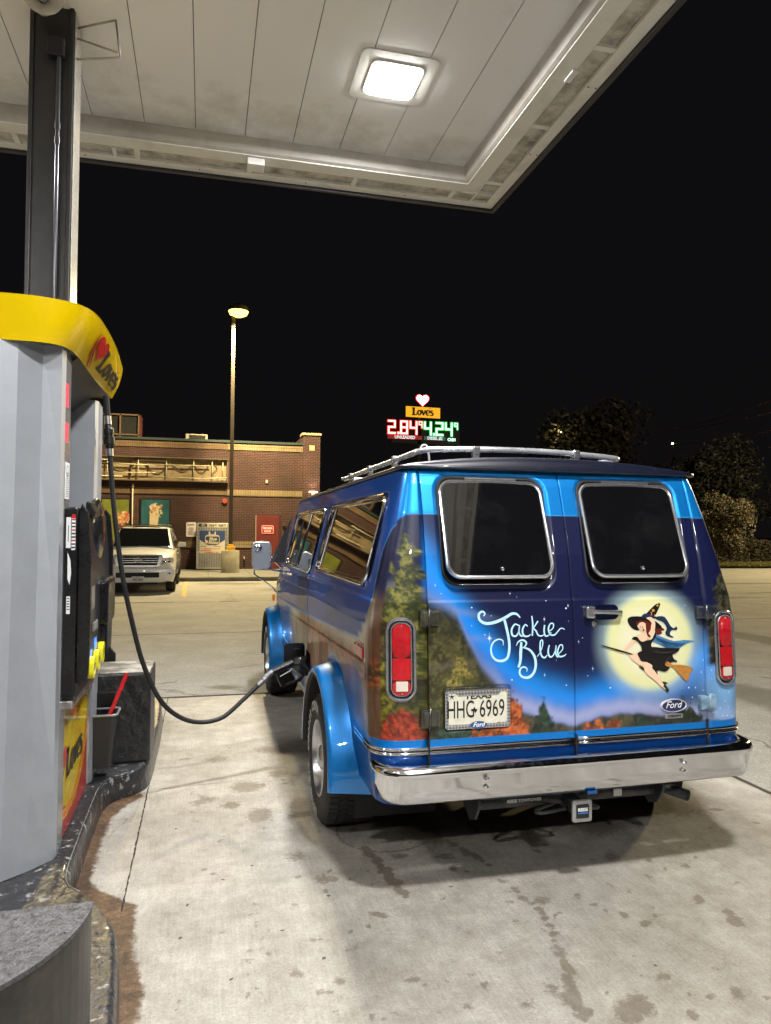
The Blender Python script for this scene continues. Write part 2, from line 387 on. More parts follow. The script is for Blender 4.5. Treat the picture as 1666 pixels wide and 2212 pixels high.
for x, y in ((390, 2026), (500, 2115), (482, 1900), (1415, 2085), (710, 1935), (555, 2135), (405, 1955), (975, 1915), (1650, 1700), (610, 2010), (380, 1790), (700, 2070), (545, 1870), (1490, 1860), (1410, 1960)):
    a = pos(x, y); blob(a[0], a[1], rs.uniform(.014, .022), 1.1, 1.4, rs.uniform(0, 3), 2)
# a tyre-scuff ring and a darker driving band
a = pos(830, 1795); rr = np.hypot((X-a[0]), (Y-a[1])); st[..., 1] = np.maximum(st[..., 1], .55*np.exp(-((rr-.27)/.012)**2))
st[..., 1] += .34*fbm(X*2.2, Y*1.1, 5, 9)*sst(-.4, .6, X)
# saw-cut joints
Z = np.full_like(X, .0)
me = grid_mesh('concrete_apron', np.stack([X, Y, Z], -1)); set_color(me, st.reshape(-1, 4), 'stain')
APRON = concrete_mat('apron_concrete', ((.27, .262, .243), (.41, .40, .375)))
tag(mobj('concrete_apron', me, APRON), kind='structure')
bm = NB(); rs = random.Random(9); P_ = [(-.335+rs.uniform(-.002, .002), y) for y in np.arange(3.45, 7.72, .03)]
ribbon(bm, P_, [rs.uniform(.004, .011) for _ in P_], lambda u, v, o: (u, v, o), .002, 1, spline=False)
P_ = [(x, 5.02+.06*(x+.33)+rs.uniform(-.004, .004)) for x in np.arange(-.3, 3.6, .04)]
ribbon(bm, P_, [rs.uniform(.001, .004) for _ in P_], lambda u, v, o: (u, v, o), .0022, 1, spline=False)
tag(bobj('control_joint', bm, pm('joint_black', (.02, .017, .014), .9, var=.6, vs=30)), kind='structure')
bm = NB()    # joint sealant between apron and lot
ribbon(bm, [(-9, AY+.02), (-2, AY+.03), (1, AY+.02), (AX+.02, AY+.02)], .06, lambda u, v, o: (u, v, o), .003, 8)
ribbon(bm, [(AX+.015, AY), (AX+.02, 4), (AX+.01, 0), (AX+.02, -6)], .035, lambda u, v, o: (u, v, o), .003, 8)
tag(bobj('joint_sealant', bm, pm('sealant', (.035, .03, .025), .8, var=.5, vs=12)), kind='structure')
# sidewalk along the shop, grass strip and far road kerb
SW = pm('sidewalk_concrete', (.17, .165, .14), .8, var=.25, vs=2.5, bump=.3, bs=60)
bm = NB(); prism(bm, [(25.84, -.02), (25.80, .135), (25.84, .15), (31.6, .15), (31.6, -.02)], 'x', -14, 5.4)
tag(bobj('sidewalk', bm, SW), kind='structure')
bm = NB()
for x in np.arange(-12, 5, 1.52): bx(bm, x, x+.015, 25.805, 31.3, .145, .152)
bx(bm, -14, 5.3, 25.99, 26.0, .145, .1525)
tag(bobj('sidewalk_joints', bm, pm('joint_dark', (.06, .055, .045), .9)), kind='structure')
CURB = pm('kerb_concrete', (.22, .2, .15), .8, var=.25, vs=1.5, bump=.3, bs=50)
bm = NB(); ribbon(bm, [(5.4, 33.5), (14, 33.2), (26.7, 32.4), (45, 31)], .18, lambda u, v, o: (u, v, o), .12, 8)
bmesh.ops.solidify(bm, geom=bm.faces[:], thickness=.16)
tag(bobj('road_kerb', bm, CURB), kind='structure')
bm = NB(); prism(bm, [(5.4, 33.6), (14, 33.3), (26.7, 32.5), (46, 31.1), (90, 40), (90, 70), (5.4, 70)], 'z', -.02, .11)
GR = pm('verge_grass', (.09, .085, .03), .9, var=.5, vs=3, bump=1., bs=30)
tag(bobj('verge', bm, GR), kind='structure')
# tufts of grass on the verge
rs = random.Random(5); bm = NB()
for k in range(5200):
    x = rs.uniform(19, 44); y = 33.2-(x-14)*.07+rs.random()**1.6*6
    for j in range(3):
        a = rs.uniform(0, pi); h = rs.uniform(.05, .13); dx, dy = cos(a)*.03, sin(a)*.03; lx, ly = rs.uniform(-.05, .05), rs.uniform(-.05, .05)
        v = [bm.verts.new(p) for p in ((x-dx, y-dy, .1), (x+dx, y+dy, .1), (x+lx, y+ly, .1+h))]; bm.faces.new(v)
tag(bobj('grass', bm, pm('grass_blades', (.13, .12, .035), .8, var=.4, vs=2)), 'dry yellow-green grass along the far road kerb', 'grass', kind='stuff')
# ================================================================ FUEL CANOPY
def dirty(name, col, dirt, rough=.5, scale=1.2, amt=(.45, .62), metal=0., edge=None, coat=0.):
    """paint with patchy grime: noise-mixed between paint and dirt"""
    m = bpy.data.materials.new(name); m.use_nodes = True; nt = m.node_tree; N = nt.nodes; L = nt.links; b = N['Principled BSDF']
    t = N.new('ShaderNodeTexCoord'); n = N.new('ShaderNodeTexNoise'); n.inputs['Scale'].default_value = scale; n.inputs['Detail'].default_value = 9; n.inputs['Roughness'].default_value = .68
    L.new(t.outputs['Object'], n.inputs['Vector']); fac = n.outputs['Fac']
    if edge:   # grime gathers near y = edge[0] (over edge[1] metres)
        s = N.new('ShaderNodeSeparateXYZ'); L.new(t.outputs['Object'], s.inputs[0]); q = N.new('ShaderNodeMapRange'); L.new(s.outputs['Y'], q.inputs[0])
        q.inputs[1].default_value = edge[0]-edge[1]; q.inputs[2].default_value = edge[0]; q.inputs[3].default_value = -.16; q.inputs[4].default_value = .14
        a = N.new('ShaderNodeMath'); a.operation = 'ADD'; L.new(fac, a.inputs[0]); L.new(q.outputs[0], a.inputs[1]); fac = a.outputs[0]
    r = N.new('ShaderNodeValToRGB'); L.new(fac, r.inputs[0]); r.color_ramp.elements[0].position = amt[0]; r.color_ramp.elements[1].position = amt[1]
    r.color_ramp.elements[0].color = (*col, 1); r.color_ramp.elements[1].color = (*dirt, 1); L.new(r.outputs[0], b.inputs['Base Color'])
    b.inputs['Roughness'].default_value = rough; b.inputs['Metallic'].default_value = metal; b.inputs['Coat Weight'].default_value = coat; MATS[name] = m; return m
PANEL = dirty('ceiling_panel_paint', (.80, .80, .82), (.55, .53, .50), .35, 1.6, (.46, .74), edge=(7.06, 1.1))
TRIM = dirty('canopy_trim_paint', (.78, .77, .72), (.58, .55, .48), .35, 3, (.5, .8))
INNER = dirty('canopy_inner_trim', (.50, .47, .43), (.36, .33, .29), .4, 2, (.45, .7))
GRIME = dirty('stained_lens_strip', (.60, .57, .49), (.13, .12, .10), .5, 5.5, (.42, .72))
DKFASC = pm('fascia_dark', (.03, .03, .035), .5)
ZC = 5.6; EX, EY = 2.62, 7.08
can = empty('fuel_canopy', (-2, 0, ZC), 'large white panelled fuel canopy overhead with grimy lens strips round its edge', 'canopy')
bm = NB(); x = EX; k = 0
while x > -11:
    w_ = .41 if k == 0 else .47; k += 1; bx(bm, x-w_+.007, x, -14, EY, ZC, ZC+.03); x -= w_
bobj('ceiling_panels', bm, PANEL, can, True)
bm = NB(); bx(bm, -11, EX, -14, EY, ZC+.012, ZC+.05)
bobj('seam_backing', bm, pm('seam_dark', (.05, .045, .04), .9), can, True)
def sweepL(bm, prof):
    rows = []
    for d, z in prof: rows.append([bm.verts.new(p) for p in ((-11, EY+d, z), (EX+d, EY+d, z), (EX+d, -14, z))])
    for a, b in zip(rows, rows[1:]):
        for i in range(2): bm.faces.new((a[i], a[i+1], b[i+1], b[i]))
bm = NB(); sweepL(bm, [(0, 5.63), (0, 5.585), (.035, 5.48), (.06, 5.465), (.07, 5.465)]); bobj('inner_trim', bm, INNER, can, True)
bm = NB(); sweepL(bm, [(.07, 5.465), (.073, 5.455), (.242, 5.455), (.245, 5.475)]); sweepL(bm, [(.416, 5.475), (.42, 5.446), (.53, 5.446), (.533, 5.465)]); bobj('edge_trim', bm, TRIM, can, True)
bm = NB(); sweepL(bm, [(.236, 5.478), (.425, 5.478)]); bobj('lens_strip', bm, GRIME, can, True)
bm = NB(); sweepL(bm, [(.533, 5.448), (.537, 5.42), (.58, 5.42), (.59, 5.45), (.59, 6.45), (.35, 6.48)]); bobj('fascia', bm, DKFASC, can, True)
bm = NB()
for x in np.arange(EX-.02, -11, -1.1): bx(bm, x-.026, x+.026, EY+.243, EY+.42, 5.452, 5.483)
for y in np.arange(EY-.02, -14, -1.1): bx(bm, EX+.243, EX+.42, y-.026, y+.026, 5.452, 5.483)
bx(bm, EX+.22, EX+.242, EY+.07, EY+.53, 5.4445, 5.48); bx(bm, EX+.07, EX+.53, EY+.22, EY+.242, 5.4435, 5.48)
bobj('strip_divider', bm, TRIM, can, True)
bm = NB(); bx(bm, -11, EX+.45, -14, EY+.45, 6.40, 6.46); bobj('canopy_roof', bm, DKFASC, can, True)
bm = NB()
for y in np.arange(6.4, -13, -1.1):
    for dx in (.44, .51): lathe(bm, [(.007, 0), (.007, -.004), (0, -.005)], 'z', (EX+dx, y, 5.446), 8)
for x in np.arange(2.1, -10, -1.1): lathe(bm, [(.007, 0), (.007, -.004), (0, -.005)], 'z', (x, EY+.47, 5.446), 8)
bobj('screw', bm, BLACK, can, True)
for (x, y, sx, sy) in ((.45, EY+.17, .085, .08), (-.91, EY+.32, .02, .07), (EX+.23, 5.2, .03, .08)):
    bm = NB(); bx(bm, x-sx, x+sx, y-sy, y+sy, 5.38 if sx > .05 else 5.43, 5.45, .008); bobj('junction_box', bm, WHITEP, can, True)
# luminaires in their grid, 5.3 m apart
LENS = pm('led_lens', (1, 1, 1), .4, emit=45., ecol=(1, .98, .93))
HOUS = pm('luminaire_housing', (.72, .72, .70), .4, var=.08)
def canopy_light(x, y, label):
    t = empty('canopy_light', (x, y, ZC), label, 'ceiling light', 'square canopy lights')
    bm = NB(); prism(bm, rrect(-.33, .33, -.33, .33, .06), 'z', -.012, -.001, .006); prism(bm, rrect(-.225, .225, -.225, .225, .05), 'z', -.030, -.013, .006)
    bobj('housing', bm, HOUS, t)
    bm = NB(); prism(bm, rrect(-.208, .208, -.208, .208, .045), 'z', -.046, -.031, .005); bobj('lens', bm, LENS, t)
    ld = bpy.data.lights.new('luminaire_lamp', 'AREA'); ld.shape = 'SQUARE'; ld.size = .42; ld.energy = CANOPY_W*(1 if x > 0 else .45); ld.color = (1, .985, .965)
    lo = bpy.data.objects.new('luminaire_lamp', ld); C.objects.link(lo); lo.parent = t; lo.location = (0, 0, -.06)
canopy_light(1.51, 5.83, 'glowing square canopy light directly above the blue van')
LABS = {(1.51, .6): 'square canopy light behind the photographer over the van lane', (1.51, -4.6): 'square canopy light farthest back over the van lane',
        (-3.65, 5.83): 'square canopy light over the far lane nearest the shop', (-3.65, .6): 'square canopy light over the far lane beside the photographer', (-3.65, -4.6): 'square canopy light farthest back over the far lane'}
for (x, y), lb in LABS.items(): canopy_light(x, y, lb)
# ---------------------------------------------------------------- steel column with conduit
COL = dirty('column_black_paint', (.010, .010, .012), (.020, .020, .023), .35, 9, (.4, .7), coat=.15)
colm = empty('canopy_column', (-1.07, 5.80, .15), 'black steel canopy column rising behind the fuel dispenser', 'column')
bm = NB(); bx(bm, -1.295, -.995, 5.67, 5.95, .15, 5.62, .008); bobj('post', bm, COL, colm, True)
bm = NB()
for x in (-1.295, -1.025): bx(bm, x, x+.03, 5.648, 5.668, .15, 5.6, .004)
bobj('edge_flange', bm, COL, colm, True)
LIT_SIDE = dirty('lit_side_face', (.62, .60, .55), (.35, .32, .25), .35, 40, (.4, .7), metal=.6)  # pale colour stands in for light falling on the column's side face
bm = NB(); bx(bm, -.992, -.986, 5.68, 5.94, .15, 5.61, .002); bobj('side_plate', bm, LIT_SIDE, colm, True)
bm = NB(); tube(bm, [(-1.09, 5.635, .2), (-1.09, 5.635, 5.32)], .016, 12)
for z in (4.55, 4.66, 2.9, 5.25): tube(bm, [(-1.09, 5.635, z), (-1.09, 5.635, z+.05)], .022, 12)
bobj('conduit', bm, pm('conduit_grey', (.07, .07, .08), .25, .6), colm, True, smooth=True)
# horn loudspeaker on the column
HORN = pm('horn_beige', (.42, .38, .31), .45, var=.25, vs=9)
hs = empty('horn_loudspeaker', (-1.12, 5.5, 5.3), 'round beige horn loudspeaker at the top of the black column', 'loudspeaker')
ax = Vector((.18, -1, -.25)).normalized(); c0 = Vector((-1.14, 5.30, 5.43))
def orient(bm, c, ax):
    q = Vector((0, 0, 1)).rotation_difference(ax).to_matrix().to_4x4(); bmesh.ops.transform(bm, matrix=Matrix.Translation(c) @ q, verts=bm.verts)
bm = NB(); lathe(bm, [(.030, -.14), (.04, -.1), (.06, -.05), (.095, -.01), (.135, 0), (.138, .004), (.133, .006), (.09, -.002), (.055, -.04), (.034, -.09), (.02, -.12)], 'z', (0, 0, 0), 36); orient(bm, c0, ax)
bobj('horn', bm, HORN, hs, True, True)
bm = NB(); lathe(bm, [(0, -.02), (.02, -.03), (.026, -.06), (.026, -.1)], 'z', (0, 0, 0), 20); orient(bm, c0, ax); bobj('driver_tip', bm, WHITEP, hs, True, True)
bm = NB(); lathe(bm, [(.0, -.28), (.05, -.27), (.055, -.15), (.03, -.14)], 'z', (0, 0, 0), 24); orient(bm, c0, ax); bobj('driver', bm, HORN, hs, True, True)
bm = NB(); bx(bm, -1.17, -1.05, 5.60, 5.66, 5.20, 5.34, .01); bobj('mount_box', bm, COL, hs, True)
# antenna-like wall bracket beside it
bm = NB()
for p in (((-.985, 5.75, 5.28), (-.66, 5.6, 5.25)), ((-.985, 5.75, 5.52), (-.70, 5.63, 5.55)), ((-.66, 5.6, 5.25), (-.70, 5.63, 5.55)), ((-.985, 5.75, 5.44), (-.68, 5.61, 5.29))): tube(bm, p, .008, 8)
tag(bobj('hanging_bracket', bm, pm('galvanised', (.4, .38, .34), .4, .7, var=.2)), 'thin galvanised wire bracket fixed beside the column top', 'bracket')
# ================================================================ ISLAND
ISL = dirty('worn_black_kerb_paint', (.020, .020, .022), (.24, .235, .22), .34, 16, (.585, .625), coat=.2)
def _b(m):
    nt = m.node_tree; N = nt.nodes; L = nt.links; n = N.new('ShaderNodeTexNoise'); n.inputs['Scale'].default_value = 22; n.inputs['Detail'].default_value = 8
    t = N.new('ShaderNodeTexCoord'); L.new(t.outputs['Object'], n.inputs['Vector']); bp = N.new('ShaderNodeBump'); bp.inputs['Strength'].default_value = .7; bp.inputs['Distance'].default_value = .02
    L.new(n.outputs['Fac'], bp.inputs['Height']); L.new(bp.outputs[0], N['Principled BSDF'].inputs['Normal'])
_b(ISL)
edge = catmull([(-.22, 1.2, 0), (-.23, 2.0, 0), (-.255, 2.46, 0), (-.29, 2.85, 0), (-.33, 3.08, 0), (-.46, 3.33, 0), (-.565, 3.5, 0), (-.585, 3.9, 0), (-.59, 4.4, 0), (-.585, 4.7, 0), (-.53, 4.86, 0), (-.40, 4.98, 0), (-.345, 5.15, 0), (-.335, 5.6, 0), (-.335, 6.4, 0), (-.37, 7.0, 0), (-.5, 7.4, 0)], 5)
poly = [(p.x, p.y) for p in edge]+[(-2.14-p.x, p.y) for p in edge[::-1]]
bm = NB(); n = len(poly); rings = []
for off, z in ((.012, -.01), (.006, .07), (.0, .125), (-.012, .145), (-.03, .152)):
    rings.append([bm.verts.new((x+off*(1 if x > -1.07 else -1), y, z)) for x, y in poly])
for a, b in zip(rings, rings[1:]):
    for i in range(n): bm.faces.new((a[i], a[(i+1) % n], b[(i+1) % n], b[i]))
bm.faces.new(rings[-1])
isl = bobj('pump_island', bm, ISL, smooth=True, ang=60); tag(isl, kind='structure')
bm = NB(); tube(bm, [(p.x-.012, p.y, .1475) for p in edge[26:46]], .003, 6)
bobj('kerb_edge_wear', bm, pm('bare_concrete_edge', (.16, .15, .12), .8, var=.7, vs=25), isl)
# black concrete block past the pump, D-shaped guard nearest the camera
BLK = dirty('block_black_paint', (.016, .017, .018), (.06, .06, .055), .4, 6, (.5, .75)); _b(BLK)
bm = NB(); bx(bm, -1.8, -.335, 5.13, 5.60, .15, .75, .018, 3)
for v in bm.verts:
    if v.co.z > .7: v.co.y += .01*sin(v.co.x*9)
bb = tag(bobj('concrete_block', bm, BLK), 'black painted concrete block on the island behind the squeegee bucket', 'block')
bm = NB(); bx(bm, -1.79, -.345, 5.14, 5.59, .7505, .7535, .001)
bobj('worn_top', bm, dirty('worn_block_top', (.05, .048, .045), (.42, .40, .36), .6, 5, (.42, .66)), bb)
gd = empty('guard_bollard', (-.85, 2.37, .15), 'squat D-shaped metal guard with glittery silver top, nearest the camera', 'bollard')
arc = [(-.85+.53*cos(R(a)), 2.40+.53*sin(R(a))) for a in np.linspace(0, -180, 40)]
bm = NB(); prism(bm, arc, 'z', .13, .545); bobj('curved_skirt', bm, dirty('dark_skirt_metal', (.045, .043, .042), (.10, .095, .085), .42, 5, (.4, .7), metal=.7), gd, True)
TOPM = pm('silver_flake_top', (.12, .12, .13), .45, .6, var=.6, vs=45, bump=1.0, bs=90, rv=.2)
arc2 = [(-.85+.537*cos(R(a)), 2.404+.537*sin(R(a))) for a in np.linspace(0, -180, 40)]
bm = NB(); prism(bm, arc2, 'z', .546, .560, .003); bobj('top_plate', bm, TOPM, gd, True)
# ================================================================ FUEL DISPENSER
SH = dirty('sheath_silver_paint', (.33, .35, .385), (.28, .30, .33), .42, 5, (.4, .75), metal=.25, coat=.15)
SHD = pm('soffit_grey', (.10, .10, .105), .5)
DP = empty('fuel_dispenser', (-1.07, 4.3, .15), 'silver and yellow fuel dispenser with black customer panel at left', 'fuel dispenser')
def loft(bm, secs, cap=True, mi=0, closed=True):
    rg = [[bm.verts.new(p) for p in s] for s in secs]
    for a, b in zip(rg, rg[1:]):
        for i in range(len(a) if closed else len(a)-1):
            f = bm.faces.new((a[i], a[(i+1) % len(a)], b[(i+1) % len(b)], b[i])); f.material_index = mi
    if cap: bm.faces.new(rg[0][::-1]); bm.faces.new(rg[-1])
    return rg
def mir(P): return P+[(-2.14-x, y) for x, y in P[::-1]]
bm = NB(); secs = []
for z, dn in ((.155, .0), (.5, .03), (1.2, .07), (2.0, .10), (2.60, .11)):
    half = [(-.665, 3.88), (-.662, 3.74), (-.672, 3.70), (-.76, 3.60+dn), (-.85, 3.52+dn), (-.96, 3.47+dn)]
    secs.append([(x, y, z) for x, y in mir(half)])
loft(bm, secs); bobj('end_sheath', bm, SH, DP, True)
bm = NB(); bx(bm, -.664, -.660, 3.745, 3.875, .17, 2.58); bobj('sheath_edge', bm, pm('sheath_edge_bright', (.6, .62, .65), .2, .8), DP, True)
bm = NB(); prism(bm, mir([(-.66, 5.02), (-.655, 4.80), (-.67, 4.76), (-.95, 4.76)]), 'z', .155, 2.52); bobj('end_sheath', bm, SH, DP, True)
bm = NB(); bx(bm, -1.28, -.86, 3.85, 4.78, .16, 2.56); bobj('display_recess', bm, pm('recess_grey', (.33, .35, .38), .35, .4), DP, True)
bm = NB(); bx(bm, -.862, -.80, 3.9, 4.7, 1.88, 2.44, .01); bobj('display_bezel', bm, BLKPL, DP, True)
# yellow lower door with writing and swoosh, mapped on the +X face
bm = NB(); bx(bm, -1.46, -.692, 3.88, 4.755, .17, 1.0, .004); bobj('lower_cabinet', bm, YELLOWG, DP, True)
YD = lambda u, v, o: (-.6675+o, 3.86+u, .17+v)
dr = bobj('lower_door', (lambda b: bx(b, -.69, -.668, 3.73, 4.66, .165, .98, .003))(NB()), YELLOWG, DP, True)
SW_R = pm('swoosh_red', (.42, .03, .025), .25, coat=.5); SW_O = pm('swoosh_orange', (.75, .18, .01), .25, coat=.5)
FX = lambda u, v, o: (-.668+o, u, v)
bm = NB()
flat(bm, [(3.74, .168), (4.655, .168), (4.655, .49), (4.5, .33), (4.3, .25), (4.05, .235), (3.86, .26), (3.74, .24)], FX, .0015, 0)
bobj('red_swoosh', bm, SW_R, dr)
bm = NB(); flat(bm, [(3.74, .33), (3.86, .30), (4.02, .275), (4.2, .285), (4.4, .36), (4.55, .50), (4.655, .62), (4.655, .53), (4.5, .38), (4.3, .265), (4.05, .25), (3.86, .275), (3.74, .29)], FX, .002); bobj('orange_swoosh', bm, SW_O, dr)
bm = NB(); flat(bm, [(3.74, .38), (3.80, .35), (3.9, .335), (4.02, .29), (3.86, .31), (3.74, .335)], FX, .0025); flat(bm, [(3.78, .86), (3.81, .90), (3.83, .93), (3.82, .89), (3.78, .84)], FX, .0025); bobj('red_swoosh', bm, SW_R, dr)
def brand_mark(fn, x0, y0, h, parent, name='brand_lettering', thick=.002, lean=0):
    bm = NB(); flat(bm, heart(x0-2.12*h, y0+.75*h, 1.35*h), fn, thick, 0); bobj('heart', bm, pm('heart_red', (.55, .02, .02), .25, coat=.5), parent)
    bm = NB(); ribbon(bm, [(x0-2.78*h, y0+1.2*h), (x0-2.72*h, y0+.4*h), (x0-2.15*h, y0-.25*h)], [.02*h, .14*h, .02*h], fn, thick+.0005); ribbon(bm, [(x0-2.95*h, y0+1.2*h), (x0-2.9*h, y0+.3*h), (x0-2.2*h, y0-.45*h)], [.02*h, .16*h, .02*h], fn, thick+.0003)
    bobj('heart_stripe', bm, pm('heart_dark_red', (.35, .015, .015), .25, coat=.5), parent)
    bm = NB(); loves(bm, fn, x0, y0, h, thick+.0003, 0, 1); bobj(name, bm, [BLACKINK, pm('heart_red', (.55, .02, .02), .25, coat=.5)], parent)
brand_mark(lambda u, v, o: FX(4.2+(u-4.2)*1.15, v, o), 4.24, .44, .145, dr, thick=.003)
# black customer console
con = bobj('customer_console', (lambda b: prism(b, [(3.77, 1.82), (3.77, .90), (3.80, .875), (4.72, .875), (4.74, .90), (4.74, 1.82)], 'x', -.70, -.60, .01))(NB()), BLKPL, DP, True)
bm = NB(); prism(bm, [(-.60, 1.80), (-.575, 1.84), (-.52, 1.80), (-.485, 1.6), (-.475, 1.3), (-.488, 1.0), (-.505, .955), (-.60, .955)], 'y', 3.80, 3.84, .006); prism(bm, [(-.60, 1.80), (-.575, 1.84), (-.52, 1.80), (-.485, 1.6), (-.475, 1.3), (-.488, 1.0), (-.505, .955), (-.60, .955)], 'y', 4.66, 4.71, .006)
bobj('console_cheek', bm, BLKPL, con)
bm = NB(); prism(bm, [(-.61, 1.80), (-.56, 1.80), (-.52, 1.55), (-.505, 1.25), (-.515, .98), (-.61, .96)], 'y', 3.841, 4.659); bobj('console_face', bm, pm('console_face_grey', (.018, .018, .02), .3), con)
bm = NB()
prism(bm, [(-.60, 1.855), (-.56, 1.86), (-.50, 1.80), (-.53, 1.77), (-.60, 1.79)], 'y', 4.0, 4.2, .01)
bobj('console_cap', bm, BLKPL, con)
bm = NB()      # rounded nozzle holster bulging beyond the console
bmesh.ops.create_uvsphere(bm, u_segments=28, v_segments=18, radius=1); bmesh.ops.transform(bm, matrix=Matrix.Translation((-.575, 4.30, 1.70)) @ Matrix.Diagonal((.085, .24, .19, 1)), verts=bm.verts)
bobj('nozzle_holster', bm, pm('holster_black', (.01, .01, .01), .22, coat=.5), con, smooth=True)
bm = NB(); bx(bm, -.56, -.425, 4.25, 4.60, 1.18, 1.44, .03); bx(bm, -.55, -.44, 4.3, 4.5, .98, 1.2, .02); prism(bm, [(-.5, 1.10), (-.42, 1.02), (-.37, 1.0), (-.37, .955), (-.5, .955)], 'y', 4.40, 4.43, .004); bobj('holster_bracket', bm, BLKPL, con)
CX_ = lambda x, y0, z0: (lambda u, v, o: (x+o, y0+u, z0+v))
bm = NB()
for i, (y, z) in enumerate(((3.93, .955), (4.10, .965), (4.27, .98))): prism(bm, [(p[0], p[1]) for p in rrect(y-.045, y+.045, z-.0, z+.11, .04)], 'x', -.535, -.462, .006)
bobj('grade_button', bm, pm('button_yellow', (.85, .80, .02), .3, coat=.4), con)
for i, (y, z, s) in enumerate(((3.93, .955, '87'), (4.10, .965, '89'), (4.27, .98, '93'))):
    bm = NB(); text_bm(bm, s, CX_(-.4615, y, z+.055), .05, .001); bobj('button_figure', bm, BLACKINK, con)
bm = NB(); bx(bm, -.506, -.4995, 3.92, 4.02, 1.30, 1.42, .004); bx(bm, -.5, -.478, 3.94, 4.08, 1.19, 1.235, .006); bobj('card_reader', bm, pm('reader_grey', (.3, .3, .3), .3, .5), con)
bm = NB(); bx(bm, -.506, -.500, 3.9, 3.96, 1.05, 1.10, .002); bx(bm, -.506, -.500, 4.05, 4.12, 1.08, 1.14, .002); bobj('keypad_screen', bm, pm('blue_screen', (.02, .06, .2), .2, emit=1.2, ecol=(.1, .3, .9)), con)
bm = NB()
for i in range(7): bx(bm, -.522+i*.0022, -.516+i*.0022, 3.86, 3.868, 1.62-i*.045, 1.645-i*.045)
bobj('indicator_strip', bm, pm('strip_pale', (.7, .75, .5), .4), con)
CS = lambda x0, z0: (lambda u, v, o: (x0+u, 3.7695-o, z0+v))
bm = NB()
for x0, x1, z0, z1 in ((-.652, -.630, 1.62, 1.77), (-.627, -.609, 1.61, 1.77)):
    f = CS(0, 0); flat(bm, [(x0, z0), (x1, z0), (x1, z1), (x0, z1)], f, .0015)
flat(bm, [(-.642, 1.47), (-.632, 1.44), (-.625, 1.50), (-.63, 1.56), (-.643, 1.60)], CS(0, 0), .0015); flat(bm, [(-.645, 1.30), (-.628, 1.30), (-.628, 1.385), (-.645, 1.385)], CS(0, 0), .0015)
st_ = bobj('sticker', bm, pm('sticker_white', (.7, .72, .74), .4), con)
bm = NB()
for i in range(9): flat(bm, [(-.6265, 1.755-i*.017), (-.6095, 1.755-i*.017), (-.6095, 1.762-i*.017), (-.6265, 1.762-i*.017)], CS(0, 0), .0022, 1 if i % 3 == 0 else 0)
flat(bm, [(-.6265, 1.765), (-.6095, 1.765), (-.6095, 1.785), (-.6265, 1.785)], CS(0, 0), .0022, 1)
for i in range(5): flat(bm, [(-.643, 1.32+i*.013), (-.631, 1.32+i*.013), (-.631, 1.325+i*.013), (-.643, 1.325+i*.013)], CS(0, 0), .0022)
flat(bm, [(-.643, 1.65), (-.640, 1.65), (-.640, 1.73), (-.643, 1.73)], CS(0, 0), .0022)
bobj('sticker_print', bm, [BLACKINK, REDP], con)
bm = NB(); cyl(bm, (-.682, 3.7705, 1.70), (-.682, 3.755, 1.70), .016, 20); bobj('lock', bm, CHROME, con)
bm = NB(); bx(bm, -.71, -.61, 3.80, 4.7, .83, .874, .01); bobj('console_underside', bm, pm('bare_steel', (.4, .38, .36), .35, .8), con)
for o in [con]+[x for x in bpy.data.objects if x.parent == con]:
    for v in o.data.vertices:
        if v.co.x > -.60: v.co.x = -.60+(v.co.x+.60)*.50
# red seven-segment read-out glimpsed at the sheath edge, with warning labels beneath
bm = NB(); bx(bm, -.6595, -.6565, 3.75, 3.79, 2.31, 2.42); bx(bm, -.6595, -.6565, 3.75, 3.79, 2.14, 2.23); bobj('price_display', bm, pm('led_red', (.5, .01, .02), .3, emit=3.2, ecol=(1, .03, .05)), DP, True)
bm = NB(); bx(bm, -.6595, -.6572, 3.76, 3.86, 1.86, 2.04); wl = bobj('warning_label', bm, pm('sticker_white', (.7, .72, .74), .4), DP, True)
bm = NB()
for i in range(14): bx(bm, -.6571, -.6568, 3.77, 3.85, 1.87+i*.009, 1.873+i*.009)
lathe(bm, [(.028, 0), (.022, 0)], 'x', (-.6567, 3.81, 2.0), 20); bobj('label_print', bm, BLACKINK, wl)
# yellow bonnet
top = [(-.95, 3.56), (-.78, 3.565), (-.65, 3.61), (-.575, 3.68), (-.535, 3.81), (-.520, 4.03), (-.515, 4.30), (-.520, 4.58), (-.54, 5.03)]
bot = [(-.95, 3.60), (-.78, 3.60), (-.69, 3.63), (-.645, 3.71), (-.630, 3.86), (-.630, 4.15), (-.628, 4.45), (-.620, 4.72), (-.605, 5.02)]
tp = [(p.x, p.y) for p in catmull([(a, b, 0) for a, b in top], 5)]; bt = [(p.x, p.y) for p in catmull([(a, b, 0) for a, b in bot], 5)]
bm = NB(); T_, B_ = mir(tp), mir(bt); n = len(T_); rings = []
for k in range(9):
    t = k/8; bulge = .012*sin(pi*t); z = 2.785-.205*t
    rings.append([bm.verts.new((T_[i][0]*(1-t)+B_[i][0]*t+(bulge if T_[i][0] > -1.07 else -bulge), T_[i][1]*(1-t)+B_[i][1]*t, z)) for i in range(n)])
for a, b in zip(rings, rings[1:]):
    for i in range(n-1):
        f = bm.faces.new((a[i], a[i+1], b[i+1], b[i])); f.smooth = True
bon = bobj('bonnet', bm, YELLOWG, DP, True, True, ang=50)
bm = NB(); bm.faces.new([bm.verts.new((x, y, 2.783)) for x, y in T_]); bobj('bonnet_top', bm, YELLOWG, DP, True)
bm = NB(); flat(bm, [(x-.006 if x > -1.07 else x+.006, y+.004) for x, y in B_], lambda u, v, o: (u, v, 2.59), 0)
bobj('soffit', bm, SHD, DP, True)
